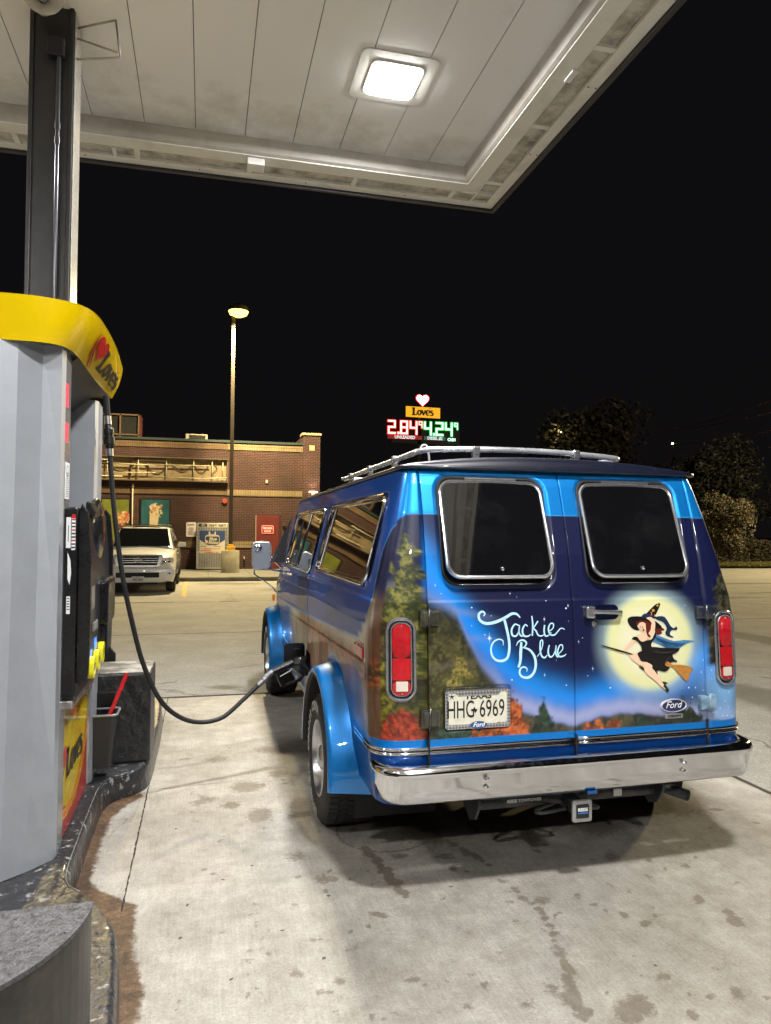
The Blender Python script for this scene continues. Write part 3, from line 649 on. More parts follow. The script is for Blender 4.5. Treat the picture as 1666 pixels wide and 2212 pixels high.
bm = NB(); prism(bm, [(-.87, 2.59), (-.635, 2.585), (-.80, 2.44), (-.87, 2.44)], 'y', 3.90, 4.76); bobj('soffit_panel', bm, pm('soffit_dark', (.035, .035, .037), .45), DP, True)
def BF(u, v, o):
    """lettering surface on the slanted +X side of the bonnet: u along Y, v height"""
    t = min(max((2.785-v)/.205, 0), 1)
    X1 = np.interp(u, [p[1] for p in tp[20:]], [p[0] for p in tp[20:]]); X2 = np.interp(u, [p[1] for p in bt[20:]], [p[0] for p in bt[20:]])
    return (X1*(1-t)+X2*t+.012*sin(pi*t)+o, u, v)
brand_mark(lambda u, v, o: BF(4.45+(u-4.45)*2.1, v, o), 4.53, 2.615, .105, bon, thick=.004)
# ---------------------------------------------------------------- squeegee bucket
bk = empty('squeegee_bucket', (-.63, 4.86, .3), 'black windscreen-wash bucket with a red squeegee handle beside the dispenser', 'bucket')
bm = NB(); secs = []
for z, s in ((.22, .075), (.55, .115)): secs.append([(-.63+dx*s*1.0, 4.90+dy*s*.9, z) for dx, dy in rrect(-1, 1, -1, 1, .25, 4)])
loft(bm, secs[:1]+secs[1:], cap=False); bm.faces.new([bm.verts.new(p) for p in secs[0]])
bobj('tub', bm, pm('bucket_plastic', (.022, .022, .022), .4, var=.3, vs=12), bk, True)
bm = NB(); tube(bm, [(p[0], p[1], .553) for p in secs[1]], .008, 8, True); bobj('rim', bm, pm('rim_worn', (.2, .2, .19), .4), bk, True)
bm = NB(); bx(bm, -.72, -.54, 5.0, 5.03, .4, .66, .01); bobj('hanger', bm, BLKPL, bk, True)
bm = NB(); tube(bm, [(-.60, 4.90, .45), (-.475, 4.97, .78)], .0135, 12); bobj('squeegee_handle', bm, pm('handle_red', (.55, .012, .018), .3, coat=.4), bk, True, True)
# a white paper hand-towel end hanging at the sheath
bm = NB(); secs = []
for i, z in enumerate(np.linspace(.32, .52, 8)): secs.append([(-.905+.008*sin(i*2), 3.415, z), (-.872+.01*sin(i*1.7+1), 3.42+.004*cos(i), z), (-.868+.012*sin(i*1.3), 3.44, z), (-.905, 3.445, z)])
loft(bm, secs); tag(bobj('paper_towel', bm, pm('towel_white', (.85, .85, .86), .8)), 'crumpled white paper towel at the left edge beside the silver sheath', 'paper towel')
# ================================================================ HOSE + NOZZLE
hose = empty('fuel_hose', (-.6, 4.8, 2.4), 'black fuel hose hanging from the yellow bonnet to the van with its nozzle', 'fuel hose')
def pxY(x, y, Yv):
    d = fwd+rt*((x-833)/1550)-up*((y-1106)/1550); t = Yv/d.y; return Vector((t*d.x, t*d.y, 1.70+t*d.z))
HP = [pxY(x, y, Yv) for x, y, Yv in ((238, 982, 4.78), (243, 1060, 4.79), (252, 1150, 4.81), (266, 1250, 4.84), (287, 1350, 4.88), (310, 1435, 4.93), (345, 1510, 4.99), (385, 1547, 5.05), (430, 1560, 5.11), (480, 1550, 5.17), (525, 1512, 5.22), (557, 1481, 5.26))]
bm = NB(); tube(bm, catmull(HP, 10), .0155, 14); bobj('hose_tube', bm, RUBBER, hose, True, True)
bm = NB(); tube(bm, [pxY(229, 855, 4.76), pxY(231, 880, 4.77), pxY(233, 903, 4.775)], .019, 14); bobj('hose_top', bm, RUBBER, hose, True, True)
FERR = pm('ferrule_steel', (.45, .44, .42), .35, .8, var=.3, vs=30)
bm = NB(); a, b = pxY(233, 903, 4.775), pxY(238, 985, 4.78)
def along(a, b, prof, n=16, mi=0):
    bmx = NB(); d = b-a; lathe(bmx, [(r, h) for h, r in prof], 'z', (0, 0, 0), n); orient(bmx, a, d.normalized()); return bmx
L0 = (b-a).length
bobj('breakaway_coupling', along(a, b, [(0, .017), (0, .021), (.05, .021), (.052, .027), (.065, .029), (.07, .034), (.10, .034), (.102, .030), (.12, .030), (.122, .036), (.165, .036), (.17, .029), (.19, .025), (.195, .020), (L0, .020), (L0, .015)], 20), pm('coupling_dark', (.05, .048, .045), .35, .7, var=.4, vs=40), hose, True, True)
bobj('ferrule', along(a, b, [(-.012, .0215), (.04, .0222), (.04, .02)], 16), FERR, hose, True, True)
bobj('ferrule', along(a, b, [(L0-.045, .0225), (L0, .0222), (L0, .016)], 16), FERR, hose, True, True)
e0 = pxY(557, 1481, 5.26); e1 = pxY(572, 1467, 5.29); e2 = pxY(588, 1452, 5.31); e3 = pxY(632, 1432, 5.36); e4 = pxY(674, 1440, 5.42)
bobj('swivel', along(e0, e1, [(0, .018), (.0, .020), (.05, .020), (.055, .026), (.075, .026), (.078, .021), ((e1-e0).length+.005, .021)], 16), pm('cast_alloy', (.22, .22, .23), .42, .6, var=.2, vs=30), hose, True, True)
bm = NB(); tube(bm, catmull([e1, e1.lerp(e2, .5)+Vector((0, 0, .006)), e2, e2.lerp(e3, .3)], 4), [.022]*13, 14); bobj('elbow', bm, pm('cast_alloy', (.42, .42, .42), .4, .8), hose, True, True)
bm = NB(); tube(bm, [e2, e2.lerp(e3, .4), e3], [.023, .025, .030], 14); nz = bobj('nozzle', bm, BLKPL, hose, True, True)
bm = NB(); tube(bm, catmull([e3, e3.lerp(e4, .35), e3.lerp(e4, .75), e4], 3), [.030, .044, .056, .064, .070, .074, .076, .076, .074, .070], 18); bobj('splash_boot', bm, pm('boot_black', (.010, .010, .011), .25, coat=.4), nz, smooth=True)
d = (e3-e2); gdn = Vector((0, 0, -1)); q0 = e2+d*.15; q1 = e3+d*.05
bm = NB(); tube(bm, [pxY(598, 1452, 5.31), pxY(604, 1470, 5.32), pxY(609, 1480, 5.33), pxY(616, 1481, 5.34), pxY(648, 1468, 5.37), pxY(655, 1460, 5.38), pxY(648, 1442, 5.38)], .013, 10); bobj('lever_guard', bm, BLKPL, nz, smooth=True)
bm = NB(); tube(bm, [e3+d*.08+gdn*.03, e3-d*.12+gdn*.05, e2+d*.3+gdn*.06], .006, 8); bobj('lever', bm, pm('lever_steel', (.3, .3, .28), .35, .8), nz, smooth=True)
# painted lettering, stars and the flying figure, in metres on the rear doors (x, z)
LETTERS = [([(-0.476, 1.3055), (-0.4696, 1.3187), (-0.4838, 1.3277), (-0.5008, 1.3136), (-0.495, 1.2863), (-0.4628, 1.2705), (-0.4126, 1.2769), (-0.3618, 1.2973), (-0.3297, 1.3141), (-0.3042, 1.3124), (-0.2854, 1.2945)], [0.0046, 0.0079, 0.0098, 0.0118, 0.0131, 0.0144, 0.0144, 0.0144, 0.0131, 0.0105, 0.0039]),
 ([(-0.3713, 1.2963), (-0.3594, 1.2494), (-0.3477, 1.1909), (-0.3466, 1.1444), (-0.3574, 1.1042), (-0.3842, 1.0901), (-0.4155, 1.0947), (-0.437, 1.1185), (-0.4408, 1.1532), (-0.4279, 1.1805), (-0.4013, 1.1936), (-0.3794, 1.186), (-0.3779, 1.1628)], [0.0131, 0.0131, 0.0131, 0.0131, 0.0131, 0.0131, 0.0111, 0.0098, 0.0085, 0.0079, 0.0066, 0.0052, 0.002]),
 ([(-0.2938, 1.2566), (-0.3147, 1.2629), (-0.3323, 1.2371), (-0.3284, 1.2108), (-0.3093, 1.2073), (-0.2942, 1.2303), (-0.2899, 1.2594)], [0.0052, 0.0079, 0.0098, 0.0098, 0.0079, 0.0059, 0.0052]),
 ([(-0.2914, 1.2477), (-0.2931, 1.2215), (-0.2806, 1.2054), (-0.2645, 1.2119)], [0.0085, 0.0085, 0.0072, 0.0039]),
 ([(-0.2477, 1.2514), (-0.2604, 1.2599), (-0.2749, 1.2356), (-0.2691, 1.2074), (-0.2454, 1.2044), (-0.2323, 1.214)], [0.0052, 0.0066, 0.0092, 0.0092, 0.0072, 0.0033]),
 ([(-0.2241, 1.302), (-0.2199, 1.2577), (-0.2241, 1.205)], [0.0059, 0.0085, 0.0072]),
 ([(-0.1917, 1.2759), (-0.2056, 1.2574), (-0.2183, 1.2401)], [0.0079, 0.0059, 0.0046]),
 ([(-0.217, 1.2412), (-0.203, 1.2279), (-0.1918, 1.207), (-0.1744, 1.2036), (-0.1612, 1.2091)], [0.0059, 0.0079, 0.0072, 0.0059, 0.0039]),
 ([(-0.1563, 1.2562), (-0.1602, 1.2268), (-0.1529, 1.2018), (-0.1319, 1.2083), (-0.1219, 1.2199)], [0.0079, 0.0085, 0.0072, 0.0052, 0.0039]),
 ([(-0.1302, 1.226), (-0.1116, 1.2403), (-0.1098, 1.261), (-0.1255, 1.2614), (-0.1365, 1.238), (-0.1286, 1.2106), (-0.1058, 1.2064), (-0.0871, 1.2219), (-0.0723, 1.2364), (-0.0577, 1.2372), (-0.0487, 1.2298)], [0.0046, 0.0052, 0.0066, 0.0059, 0.0085, 0.0085, 0.0066, 0.0059, 0.0059, 0.0046, 0.002]),
 ([(-0.2825, 1.1762), (-0.2871, 1.1309), (-0.2906, 1.0845), (-0.3013, 1.0558)], [0.0105, 0.0157, 0.0131, 0.0118]),
 ([(-0.3096, 1.1595), (-0.299, 1.1779), (-0.2759, 1.1865), (-0.2569, 1.1737), (-0.2636, 1.1564), (-0.285, 1.1454)], [0.0026, 0.0066, 0.0092, 0.0092, 0.0066, 0.0039]),
 ([(-0.2753, 1.1509), (-0.2403, 1.1381), (-0.2152, 1.1051), (-0.2096, 1.064), (-0.2199, 1.0294), (-0.246, 1.0072), (-0.278, 1.0085), (-0.2954, 1.0266), (-0.2899, 1.0496), (-0.2719, 1.0565), (-0.2555, 1.0471), (-0.2596, 1.0322)], [0.0052, 0.0105, 0.0131, 0.0131, 0.0131, 0.0131, 0.0111, 0.0098, 0.0085, 0.0079, 0.0059, 0.002]),
 ([(-0.2017, 1.1035), (-0.1858, 1.1217), (-0.1708, 1.1564), (-0.1703, 1.1811), (-0.1807, 1.1773), (-0.184, 1.1451), (-0.1783, 1.1097), (-0.1617, 1.0974), (-0.1458, 1.1115)], [0.0026, 0.0046, 0.0052, 0.0059, 0.0066, 0.0092, 0.0092, 0.0072, 0.0039]),
 ([(-0.1343, 1.1583), (-0.1416, 1.1261), (-0.133, 1.1011), (-0.1146, 1.1075), (-0.1008, 1.1366), (-0.0984, 1.1554)], [0.0052, 0.0085, 0.0085, 0.0059, 0.0052, 0.0059]),
 ([(-0.0986, 1.1483), (-0.1012, 1.1189), (-0.0919, 1.0997), (-0.0819, 1.1064)], [0.0079, 0.0085, 0.0072, 0.0046]),
 ([(-0.083, 1.1153), (-0.0628, 1.1354), (-0.0649, 1.1561), (-0.0795, 1.1524), (-0.0906, 1.1244), (-0.082, 1.1017), (-0.059, 1.1021), (-0.0436, 1.1122)], [0.0046, 0.0052, 0.0066, 0.0059, 0.0085, 0.0085, 0.0066, 0.0026])]
STARS = [(-0.7153, 1.4557, 0.0121), (-0.3345, 1.4121, 0.0133), (-0.3010, 1.3942, 0.0079), (-0.1462, 1.3744, 0.0036), (-0.5363, 1.3477, 0.0049), (-0.0266, 1.3487, 0.0146), (-0.0382, 1.3357, 0.0055), (-0.1577, 1.2846, 0.0182), (-0.0271, 1.2722, 0.0073), (-0.4717, 1.2164, 0.0121), (-0.4483, 1.1996, 0.0334), (-0.4372, 1.3064, 0.0030), (-0.6875, 1.4157, 0.0030), (-0.5375, 1.2607, 0.0024), (-0.0988, 1.0834, 0.0079), (-0.1635, 1.0143, 0.0158), (-0.3365, 0.9982, 0.0049), (-0.0479, 0.9602, 0.0042), (0.0255, 1.1695, 0.0133), (0.0474, 1.1879, 0.0030), (0.0699, 1.0013, 0.0030),
 (0.6472, 1.3368, 0.0109), (0.6321, 1.3234, 0.0027), (0.0993, 1.0352, 0.0164), (0.0703, 1.0015, 0.0033), (0.0477, 1.1884, 0.0027), (0.1744, 1.2418, 0.0027), (0.1953, 0.9362, 0.0049), (0.7290, 0.9920, 0.0131), (0.7443, 1.0529, 0.0038), (0.7948, 0.9993, 0.0033), (0.6921, 0.9140, 0.0137), (0.6516, 0.9158, 0.0055), (0.7379, 0.8984, 0.0033), (0.8391, 0.8883, 0.0077), (0.9049, 0.8787, 0.0153), (0.8429, 0.7984, 0.0142), (0.6718, 0.8653, 0.0038), (0.7948, 0.9556, 0.0077), (0.8897, 0.7579, 0.0044), (0.7833, 0.8350, 0.0049), (0.7597, 0.8081, 0.0033), (0.7488, 0.8519, 0.0033), (0.8769, 0.8348, 0.0033)]
WITCH = [('witch_hat', [(0.3892, 1.2849), (0.4143, 1.2994), (0.4461, 1.3268), (0.4748, 1.3469), (0.4998, 1.3513), (0.4968, 1.3367), (0.4815, 1.3099), (0.4645, 1.2843), (0.4507, 1.2792), (0.426, 1.2808)]),
 ('witch_hair', [(0.4712, 1.2453), (0.5047, 1.2257), (0.52, 1.2182), (0.5104, 1.2109), (0.4991, 1.2096), (0.5049, 1.1987), (0.4847, 1.19), (0.4676, 1.1959), (0.4622, 1.2186)]),
 ('witch_cape', [(0.4473, 1.1814), (0.4662, 1.1916), (0.5091, 1.177), (0.5709, 1.1563), (0.634, 1.1599), (0.7004, 1.1525), (0.6651, 1.1454), (0.6266, 1.133), (0.6072, 1.12), (0.5694, 1.1158), (0.5258, 1.1226), (0.4831, 1.1427), (0.4464, 1.1573)]),
 ('witch_brim', [(0.3045, 1.2696), (0.3128, 1.2822), (0.3404, 1.288), (0.3893, 1.2859), (0.4381, 1.2741), (0.4747, 1.2561), (0.5006, 1.2349), (0.5014, 1.222), (0.4735, 1.2227), (0.4368, 1.2354), (0.4005, 1.2551), (0.3698, 1.2531), (0.3601, 1.2373), (0.3717, 1.2183), (0.3534, 1.2177), (0.3293, 1.2284), (0.3118, 1.2491)]),
 ('witch_scarf', [(0.4662, 1.2805), (0.4943, 1.2853), (0.5222, 1.281), (0.5432, 1.2545), (0.555, 1.2352), (0.5733, 1.2212), (0.5894, 1.2306), (0.5959, 1.2207), (0.5886, 1.2111), (0.5636, 1.2133), (0.5506, 1.2001), (0.5532, 1.1866), (0.5686, 1.1791), (0.5671, 1.1737), (0.5466, 1.1786), (0.5282, 1.1872), (0.5226, 1.2036), (0.5325, 1.2195), (0.5239, 1.2414), (0.5058, 1.258), (0.4751, 1.2679)]),
 ('witch_scarf', [(0.3869, 1.2876), (0.4051, 1.3007), (0.4389, 1.2973), (0.4743, 1.282), (0.4629, 1.2736), (0.4259, 1.2776), (0.3952, 1.2804)]),
 ('witch_skin', [(0.3835, 1.2035), (0.4081, 1.205), (0.4196, 1.1822), (0.4096, 1.161), (0.385, 1.1591), (0.37, 1.1675), (0.3582, 1.1785), (0.3524, 1.1883), (0.3741, 1.1968)]),
 ('witch_skin', [(0.3771, 1.1967), (0.3556, 1.192), (0.3318, 1.1729), (0.3057, 1.1545), (0.2869, 1.1339), (0.267, 1.1149), (0.2453, 1.1119), (0.25, 1.1075), (0.2709, 1.1037), (0.2862, 1.109), (0.2956, 1.1219), (0.3204, 1.1381), (0.3485, 1.1618), (0.3611, 1.1758)]),
 ('witch_hair', [(0.3502, 1.2525), (0.364, 1.2629), (0.3886, 1.2666), (0.4191, 1.26), (0.4433, 1.246), (0.4484, 1.2136), (0.4411, 1.1816), (0.4286, 1.1766), (0.4168, 1.1903), (0.4114, 1.2146), (0.3941, 1.2472), (0.3759, 1.2519), (0.3603, 1.2426)]),
 ('witch_skin', [(0.3646, 1.2436), (0.376, 1.2556), (0.3944, 1.2568), (0.4101, 1.2468), (0.413, 1.2252), (0.4052, 1.2104), (0.3939, 1.2032), (0.3842, 1.2088), (0.372, 1.2263)]),
 ('witch_skin', [(0.4124, 1.2779), (0.4384, 1.2827), (0.4578, 1.2699), (0.4646, 1.2509), (0.4609, 1.2187), (0.4485, 1.1814), (0.4345, 1.1678), (0.4162, 1.1726), (0.4105, 1.1878), (0.4246, 1.2035), (0.4363, 1.2193), (0.4395, 1.2407), (0.4435, 1.2514), (0.4287, 1.2679)]),
 ('witch_hair', [(0.4076, 1.2469), (0.4216, 1.2411), (0.4289, 1.2195), (0.4232, 1.1982), (0.4363, 1.1844), (0.4256, 1.1788), (0.4137, 1.1904), (0.4102, 1.2146)]),
 ('witch_dress', [(0.3246, 1.1742), (0.3371, 1.1855), (0.3589, 1.1823), (0.3682, 1.1676), (0.385, 1.1585), (0.4098, 1.1653), (0.4344, 1.1667), (0.4504, 1.1813), (0.4591, 1.2026), (0.4666, 1.2024), (0.4646, 1.1809), (0.4453, 1.16), (0.4347, 1.1389), (0.4463, 1.1171), (0.4384, 1.1039), (0.3834, 1.1084), (0.3781, 1.1353), (0.3605, 1.1561), (0.3426, 1.1673)]),
 ('witch_skin', [(0.3098, 1.0923), (0.3223, 1.1035), (0.3514, 1.1026), (0.3593, 1.0826), (0.3756, 1.0581), (0.4061, 1.057), (0.4331, 1.0374), (0.4358, 1.0266), (0.4108, 1.0158), (0.3929, 1.0282), (0.357, 1.0482), (0.3212, 1.0707)]),
 ('witch_dress', [(0.3805, 1.1139), (0.4394, 1.1307), (0.4825, 1.1266), (0.5383, 1.1222), (0.604, 1.1185), (0.5811, 1.0955), (0.5589, 1.0876), (0.5674, 1.0646), (0.5847, 1.0559), (0.5794, 1.0497), (0.5481, 1.0492), (0.5345, 1.0175), (0.5091, 1.0034), (0.4784, 1.0116), (0.4536, 1.0088), (0.4358, 1.0266), (0.4301, 1.0401), (0.4061, 1.0559), (0.3757, 1.0608), (0.364, 1.0771), (0.3526, 1.1015)]),
 ('witch_dress', [(0.3567, 1.0392), (0.3808, 1.0313), (0.3913, 1.0166), (0.3791, 1.0181)]),
 ('witch_dress', [(0.4487, 1.0101), (0.4627, 1.0042), (0.4665, 0.9907), (0.4581, 0.9964)]),
 ('witch_skin', [(0.3883, 1.0364), (0.406, 1.0533), (0.4362, 1.0394), (0.4344, 1.024), (0.4547, 1.0034), (0.4782, 0.9705), (0.502, 0.9438), (0.5198, 0.9217), (0.515, 0.9102), (0.4938, 0.9239), (0.4639, 0.9498), (0.4339, 0.9734), (0.404, 0.9948), (0.3894, 1.0167)]),
 ('witch_dress', [(0.4905, 0.9534), (0.5103, 0.9526), (0.5255, 0.9439), (0.5111, 0.9402), (0.52, 0.927), (0.5312, 0.9116), (0.5277, 0.901), (0.5153, 0.9016), (0.509, 0.9168), (0.5001, 0.9268), (0.4925, 0.9208), (0.5011, 0.9375)]),
 ('broom_stick', [(0.1598, 1.1484), (0.1614, 1.141), (0.31, 1.0981), (0.3144, 1.1043)]),
 ('broom_stick', [(0.4892, 1.0556), (0.4937, 1.0597), (0.5278, 1.0403), (0.5239, 1.035)]),
 ('broom_bristles', [(0.512, 1.0505), (0.5234, 1.0565), (0.543, 1.0467), (0.5552, 1.0382), (0.604, 1.0353), (0.6791, 1.0173), (0.6628, 1.0071), (0.6669, 0.9988), (0.6514, 0.9886), (0.6553, 0.9777), (0.6385, 0.9498), (0.6262, 0.9589), (0.617, 0.9658), (0.5838, 0.9994), (0.5536, 1.0285), (0.5348, 1.0271), (0.5133, 1.0344)]),
 ('gold_trim', [(0.4523, 1.3256), (0.457, 1.3191), (0.4657, 1.32), (0.4593, 1.3147), (0.4616, 1.3071), (0.4543, 1.3115), (0.4455, 1.3074), (0.4482, 1.316), (0.4435, 1.3215), (0.4509, 1.3202)]),
 ('gold_trim', [(0.4344, 1.3098), (0.4442, 1.3053), (0.4451, 1.2955), (0.4362, 1.2882), (0.4414, 1.2956), (0.4392, 1.3043)]),
 ('gold_trim', [(0.4746, 1.3414), (0.4853, 1.3467), (0.4838, 1.338), (0.4762, 1.3344)]),
 ('gold_trim', [(0.4648, 1.2941), (0.4587, 1.2953), (0.4597, 1.2888), (0.4559, 1.2856), (0.4633, 1.2865)]),
 ('lips', [(0.3871, 1.2205), (0.3946, 1.2236), (0.3981, 1.2192), (0.393, 1.2129), (0.3881, 1.2152)]),
 ('lips', [(0.3826, 1.2324), (0.39, 1.2355), (0.3912, 1.2328), (0.3837, 1.2297)]),
 ('lips', [(0.3705, 1.236), (0.3766, 1.2379), (0.3772, 1.2353), (0.3716, 1.2332)]),
 ('cape_shade', [(0.4658, 1.1809), (0.5456, 1.1516), (0.6333, 1.1425), (0.6237, 1.1374), (0.5453, 1.1436), (0.4685, 1.1701)]),
 ('cape_shade', [(0.4836, 1.1589), (0.5449, 1.1328), (0.6012, 1.1283), (0.5697, 1.125), (0.5262, 1.1317)]),
 ('skirt_shade', [(0.4449, 1.1118), (0.5065, 1.1044), (0.5691, 1.1077), (0.5562, 1.1001), (0.5062, 1.0958), (0.4477, 1.1031)]),
 ('skirt_shade', [(0.5048, 1.0561), (0.5304, 1.0778), (0.5556, 1.0823), (0.5333, 1.0712), (0.517, 1.0503)])]
# ================================================================ THE VAN (local frame: x right, y forward from the rear doors, z up)
VAN = empty('conversion_van', (1.79, 3.24, 0), 'blue airbrushed full-size van with a moonlit witch mural, being refuelled beside the dispenser', 'van')
RYK = ([.3, .68, 1.0, 1.37, 1.6, 1.81, 1.95, 2.06], [0., .0, .008, .03, .068, .12, .165, .215])
def ry(z): return np.interp(z, *RYK)
WK = ([.3, .45, .6, 1.1, 1.25, 1.37, 1.47, 1.65, 1.83, 2.08], [.93, .985, 1.01, 1.02, 1.018, 1.0, .972, .927, .88, .815])
def wv(z): return np.interp(z, *WK)
def fy(z): return np.interp(z, [.3, .5, 1.0, 1.14, 1.2, 1.26, 1.9, 2.06], [5.12, 5.22, 5.24, 5.16, 5.02, 4.86, 4.52, 4.40])
NE = 3.5; CB = .2; DX = .757
def RS(x, z, off=0):
    """point on the rear face, pushed outwards by off"""
    ax = abs(x); y = float(ry(z))
    if ax > DX:
        q = min((ax-DX)/(float(wv(z))-DX), .9999); y += CB*(1-(1-q**NE)**(1/NE))
    return (x, y-off, z)
def SS(y, z, off=0, s=-1): return (s*(float(wv(z))+off), y, z)
def sdf_rr(x, z, cx, cz, hx, hz, r):
    qx = np.abs(x-cx)-hx+r; qz = np.abs(z-cz)-hz+r
    return np.hypot(np.maximum(qx, 0), np.maximum(qz, 0))+np.minimum(np.maximum(qx, qz), 0)-r
# ---- colours of the airbrushed paint (linear)
BLUE = s2l(14, 122, 200); BLUED = s2l(4, 62, 132); NAVY = s2l(15, 20, 54); SKYB = s2l(10, 125, 215); LAV = s2l(150, 155, 190)
def treeshape(c, x, z, cx, z0, z1, hw, ca, cb, seed, rough=1., alpha=1.):
    t = np.clip((z-z0)/(z1-z0), 0, 1); n1 = fbm(x*26+seed, z*26, 4, seed)-.5; n2 = fbm(x*60+seed*3, z*60, 4, seed+5)
    h = hw*(1-t)**.75*(1+.0*t); m = sst(-.012, .012, h-np.abs(x-cx)+n1*.11*rough)*sst(-.01, .02, z-z0+n1*.03)*(z < z1+.02)
    col = np.array(ca)*(1-n2[..., None])+np.array(cb)*n2[..., None]
    k = sst(.40, .64, .6*fbm(x*30+seed, z*30+9, 3, seed+11)+.4*fbm(x*110+seed, z*110, 3, seed+13))[..., None]
    col = np.array(ca)*(1-k)+np.array(cb)*k; col = col*(.25+.85*n2[..., None])
    f = np.clip(m*alpha, 0, 1)[..., None]; return c*(1-f)+col*f
def foliage(c, x, z, mask, ca, cb, seed, sc=1.):
    k = sst(.38, .64, .6*fbm(x*16*sc+seed, z*16*sc, 4, seed)+.4*fbm(x*90*sc, z*90*sc, 3, seed+1))[..., None]; n = fbm(x*70*sc+seed, z*70*sc, 4, seed+3)[..., None]
    col = (np.array(ca)*(1-k)+np.array(cb)*k)*(.25+.9*n); f = np.clip(mask, 0, 1)[..., None]; return c*(1-f)+col*f
def paint_rear(x, z):
    c = np.zeros(x.shape+(3,))+np.array(NAVY)
    big = fbm(x*3+5, z*3, 4, 2)-.5
    bx_, bz_ = [-1.1, -.78, -.7244, -.6371, -.5326, -.4033, -.2721, -.1379, 0, .1531, .3389, .5577, .7828, 1.1], [1.56, 1.53, 1.46, 1.3321, 1.2085, 1.0607, .9333, .8699, .8391, .8523, .9034, .9771, 1.0396, 1.10]
    BL = np.interp(x, bx_, bz_); thick = np.interp(x, [-1, -.7, -.5, -.2, .0, .3, .6, 1], [.24, .19, .13, .11, .105, .105, .12, .12])
    lq = sst(-.765, -.755, x)
    c = mixc(c, SKYB, lq*.95*np.exp(-((z-BL-.03+big*.08)/thick*1.25)**2))
    c = mixc(c, s2l(60, 110, 190), lq*.6*np.exp(-((z-BL+.05)/.07)**2))
    hx_, hz_ = [-1.1, -.9, -.787, -.6952, -.6139, -.5567, -.4874, -.4167, -.3462, -.2253, -.1025, 0, .1263, .2568, .4152, .5767, .7697, 1.1], [1.46, 1.42, 1.385, 1.355, 1.31, 1.18, 1.045, .973, .8705, .82, .7787, .7617, .7896, .8054, .7907, .7633, .7407, .72]
    HL = np.interp(x, hx_, hz_)+.02*(fbm(x*14, x*0, 3, 6)-.5)
    lavm = sst(-.55, -.25, x)*.85
    c = mixc(c, LAV, lavm*np.exp(-((z-HL-.035)/.045)**2)); c = mixc(c, s2l(120, 120, 135), .4*np.exp(-((z-HL-.02)/.03)**2)*(x < -.3))
    # wisps of mist
    for z0, a in ((1.30, .35), (1.16, .3)): c = mixc(c, s2l(120, 130, 160), a*np.exp(-((z-z0-.04*np.sin(x*5+z0*9)-.02*big)/.018)**2)*sst(-.3, -.55, x)*sst(-.78, -.70, x))
    # moon
    d = np.hypot((x-.432)/1.02, (z-1.155)/.97); c = mixc(c, s2l(150, 175, 180), .9*sst(.345, .20, d)); c = mixc(c, s2l(206, 206, 152), sst(.27, .215, d)); c = mixc(c, s2l(212, 209, 178), sst(.22, .13, d))
    # lower-right haze
    c = mixc(c, s2l(120, 170, 215), .85*np.exp(-((x-.90)/.16)**2-((z-.90)/.2)**2))
    # hills
    hw_ = np.where(x < -.35, .035, .012); hm = sst(0, 1, .5-(z-HL)/(2*hw_)); c = foliage(c, x, z, hm*.97, s2l(38, 36, 26), s2l(82, 78, 52), 21, .5)
    c = foliage(c, x, z, hm*sst(-.35, -.5, x)*sst(1.4, 1.2, z)*.8, s2l(40, 42, 24), s2l(96, 92, 52), 8, .8)
    for z0 in (1.06, .90): c = mixc(c, s2l(120, 115, 95), .25*np.exp(-((z-z0-.03*np.sin(x*7+z0*5))/.02)**2)*hm*(x < -.2))
    c = treeshape(c, x, z, -.60, .86, 1.155, .13, s2l(72, 74, 34), s2l(158, 142, 74), 3, 1.2)
    c = treeshape(c, x, z, -.69, .74, 1.02, .12, s2l(42, 48, 24), s2l(104, 100, 54), 5, 1.2, .8)
    c = treeshape(c, x, z, -.64, .72, .82, .14, s2l(34, 50, 44), s2l(60, 84, 70), 6, 1.)
    c = treeshape(c, x, z, -.33, .70, .925, .105, s2l(120, 55, 24), s2l(214, 110, 52), 14, .9); c = treeshape(c, x, z, -.45, .70, .80, .13, s2l(110, 55, 24), s2l(205, 105, 45), 15, .9)
    c = treeshape(c, x, z, -.172, .745, .892, .055, s2l(22, 42, 34), s2l(52, 74, 56), 17, .5); c = treeshape(c, x, z, -.20, .72, .80, .07, s2l(26, 40, 30), s2l(50, 62, 44), 18, .7)
    for cx, h, hw in ((.07, .785, .06), (.13, .80, .06), (.215, .79, .05)): c = treeshape(c, x, z, cx, .70, h, hw, s2l(130, 62, 26), s2l(212, 118, 60), 31+int(cx*100), .8)
    c = treeshape(c, x, z, .372, .72, .805, .05, s2l(22, 42, 34), s2l(50, 70, 54), 41, .5); c = treeshape(c, x, z, .612, .75, .885, .045, s2l(24, 44, 34), s2l(50, 72, 54), 42, .5)
    c = treeshape(c, x, z, .66, .70, .82, .10, s2l(30, 42, 28), s2l(58, 66, 44), 43, .7); c = foliage(c, x, z, sst(.765, .745, z)*sst(.25, .5, x)*sst(.75, .7, x), s2l(30, 40, 30), s2l(58, 64, 44), 44)
    # left quarter: tall olive tree over autumn scrub
    q = sst(-.752, -.762, x); c = foliage(c, x, z, q*sst(1.42, 1.30, z), s2l(46, 42, 26), s2l(92, 84, 50), 51)
    cq = treeshape(c, x, z, -.85, 1.02, 1.70, .16, s2l(52, 60, 30), s2l(132, 128, 62), 52, 1.5); cq = treeshape(cq, x, z, -.97, .9, 1.30, .09, s2l(44, 34, 26), s2l(110, 98, 60), 53, 1.4)
    cq = treeshape(cq, x, z, -.97, .80, 1.10, .07, s2l(60, 58, 18), s2l(140, 132, 40), 57, 1.4)
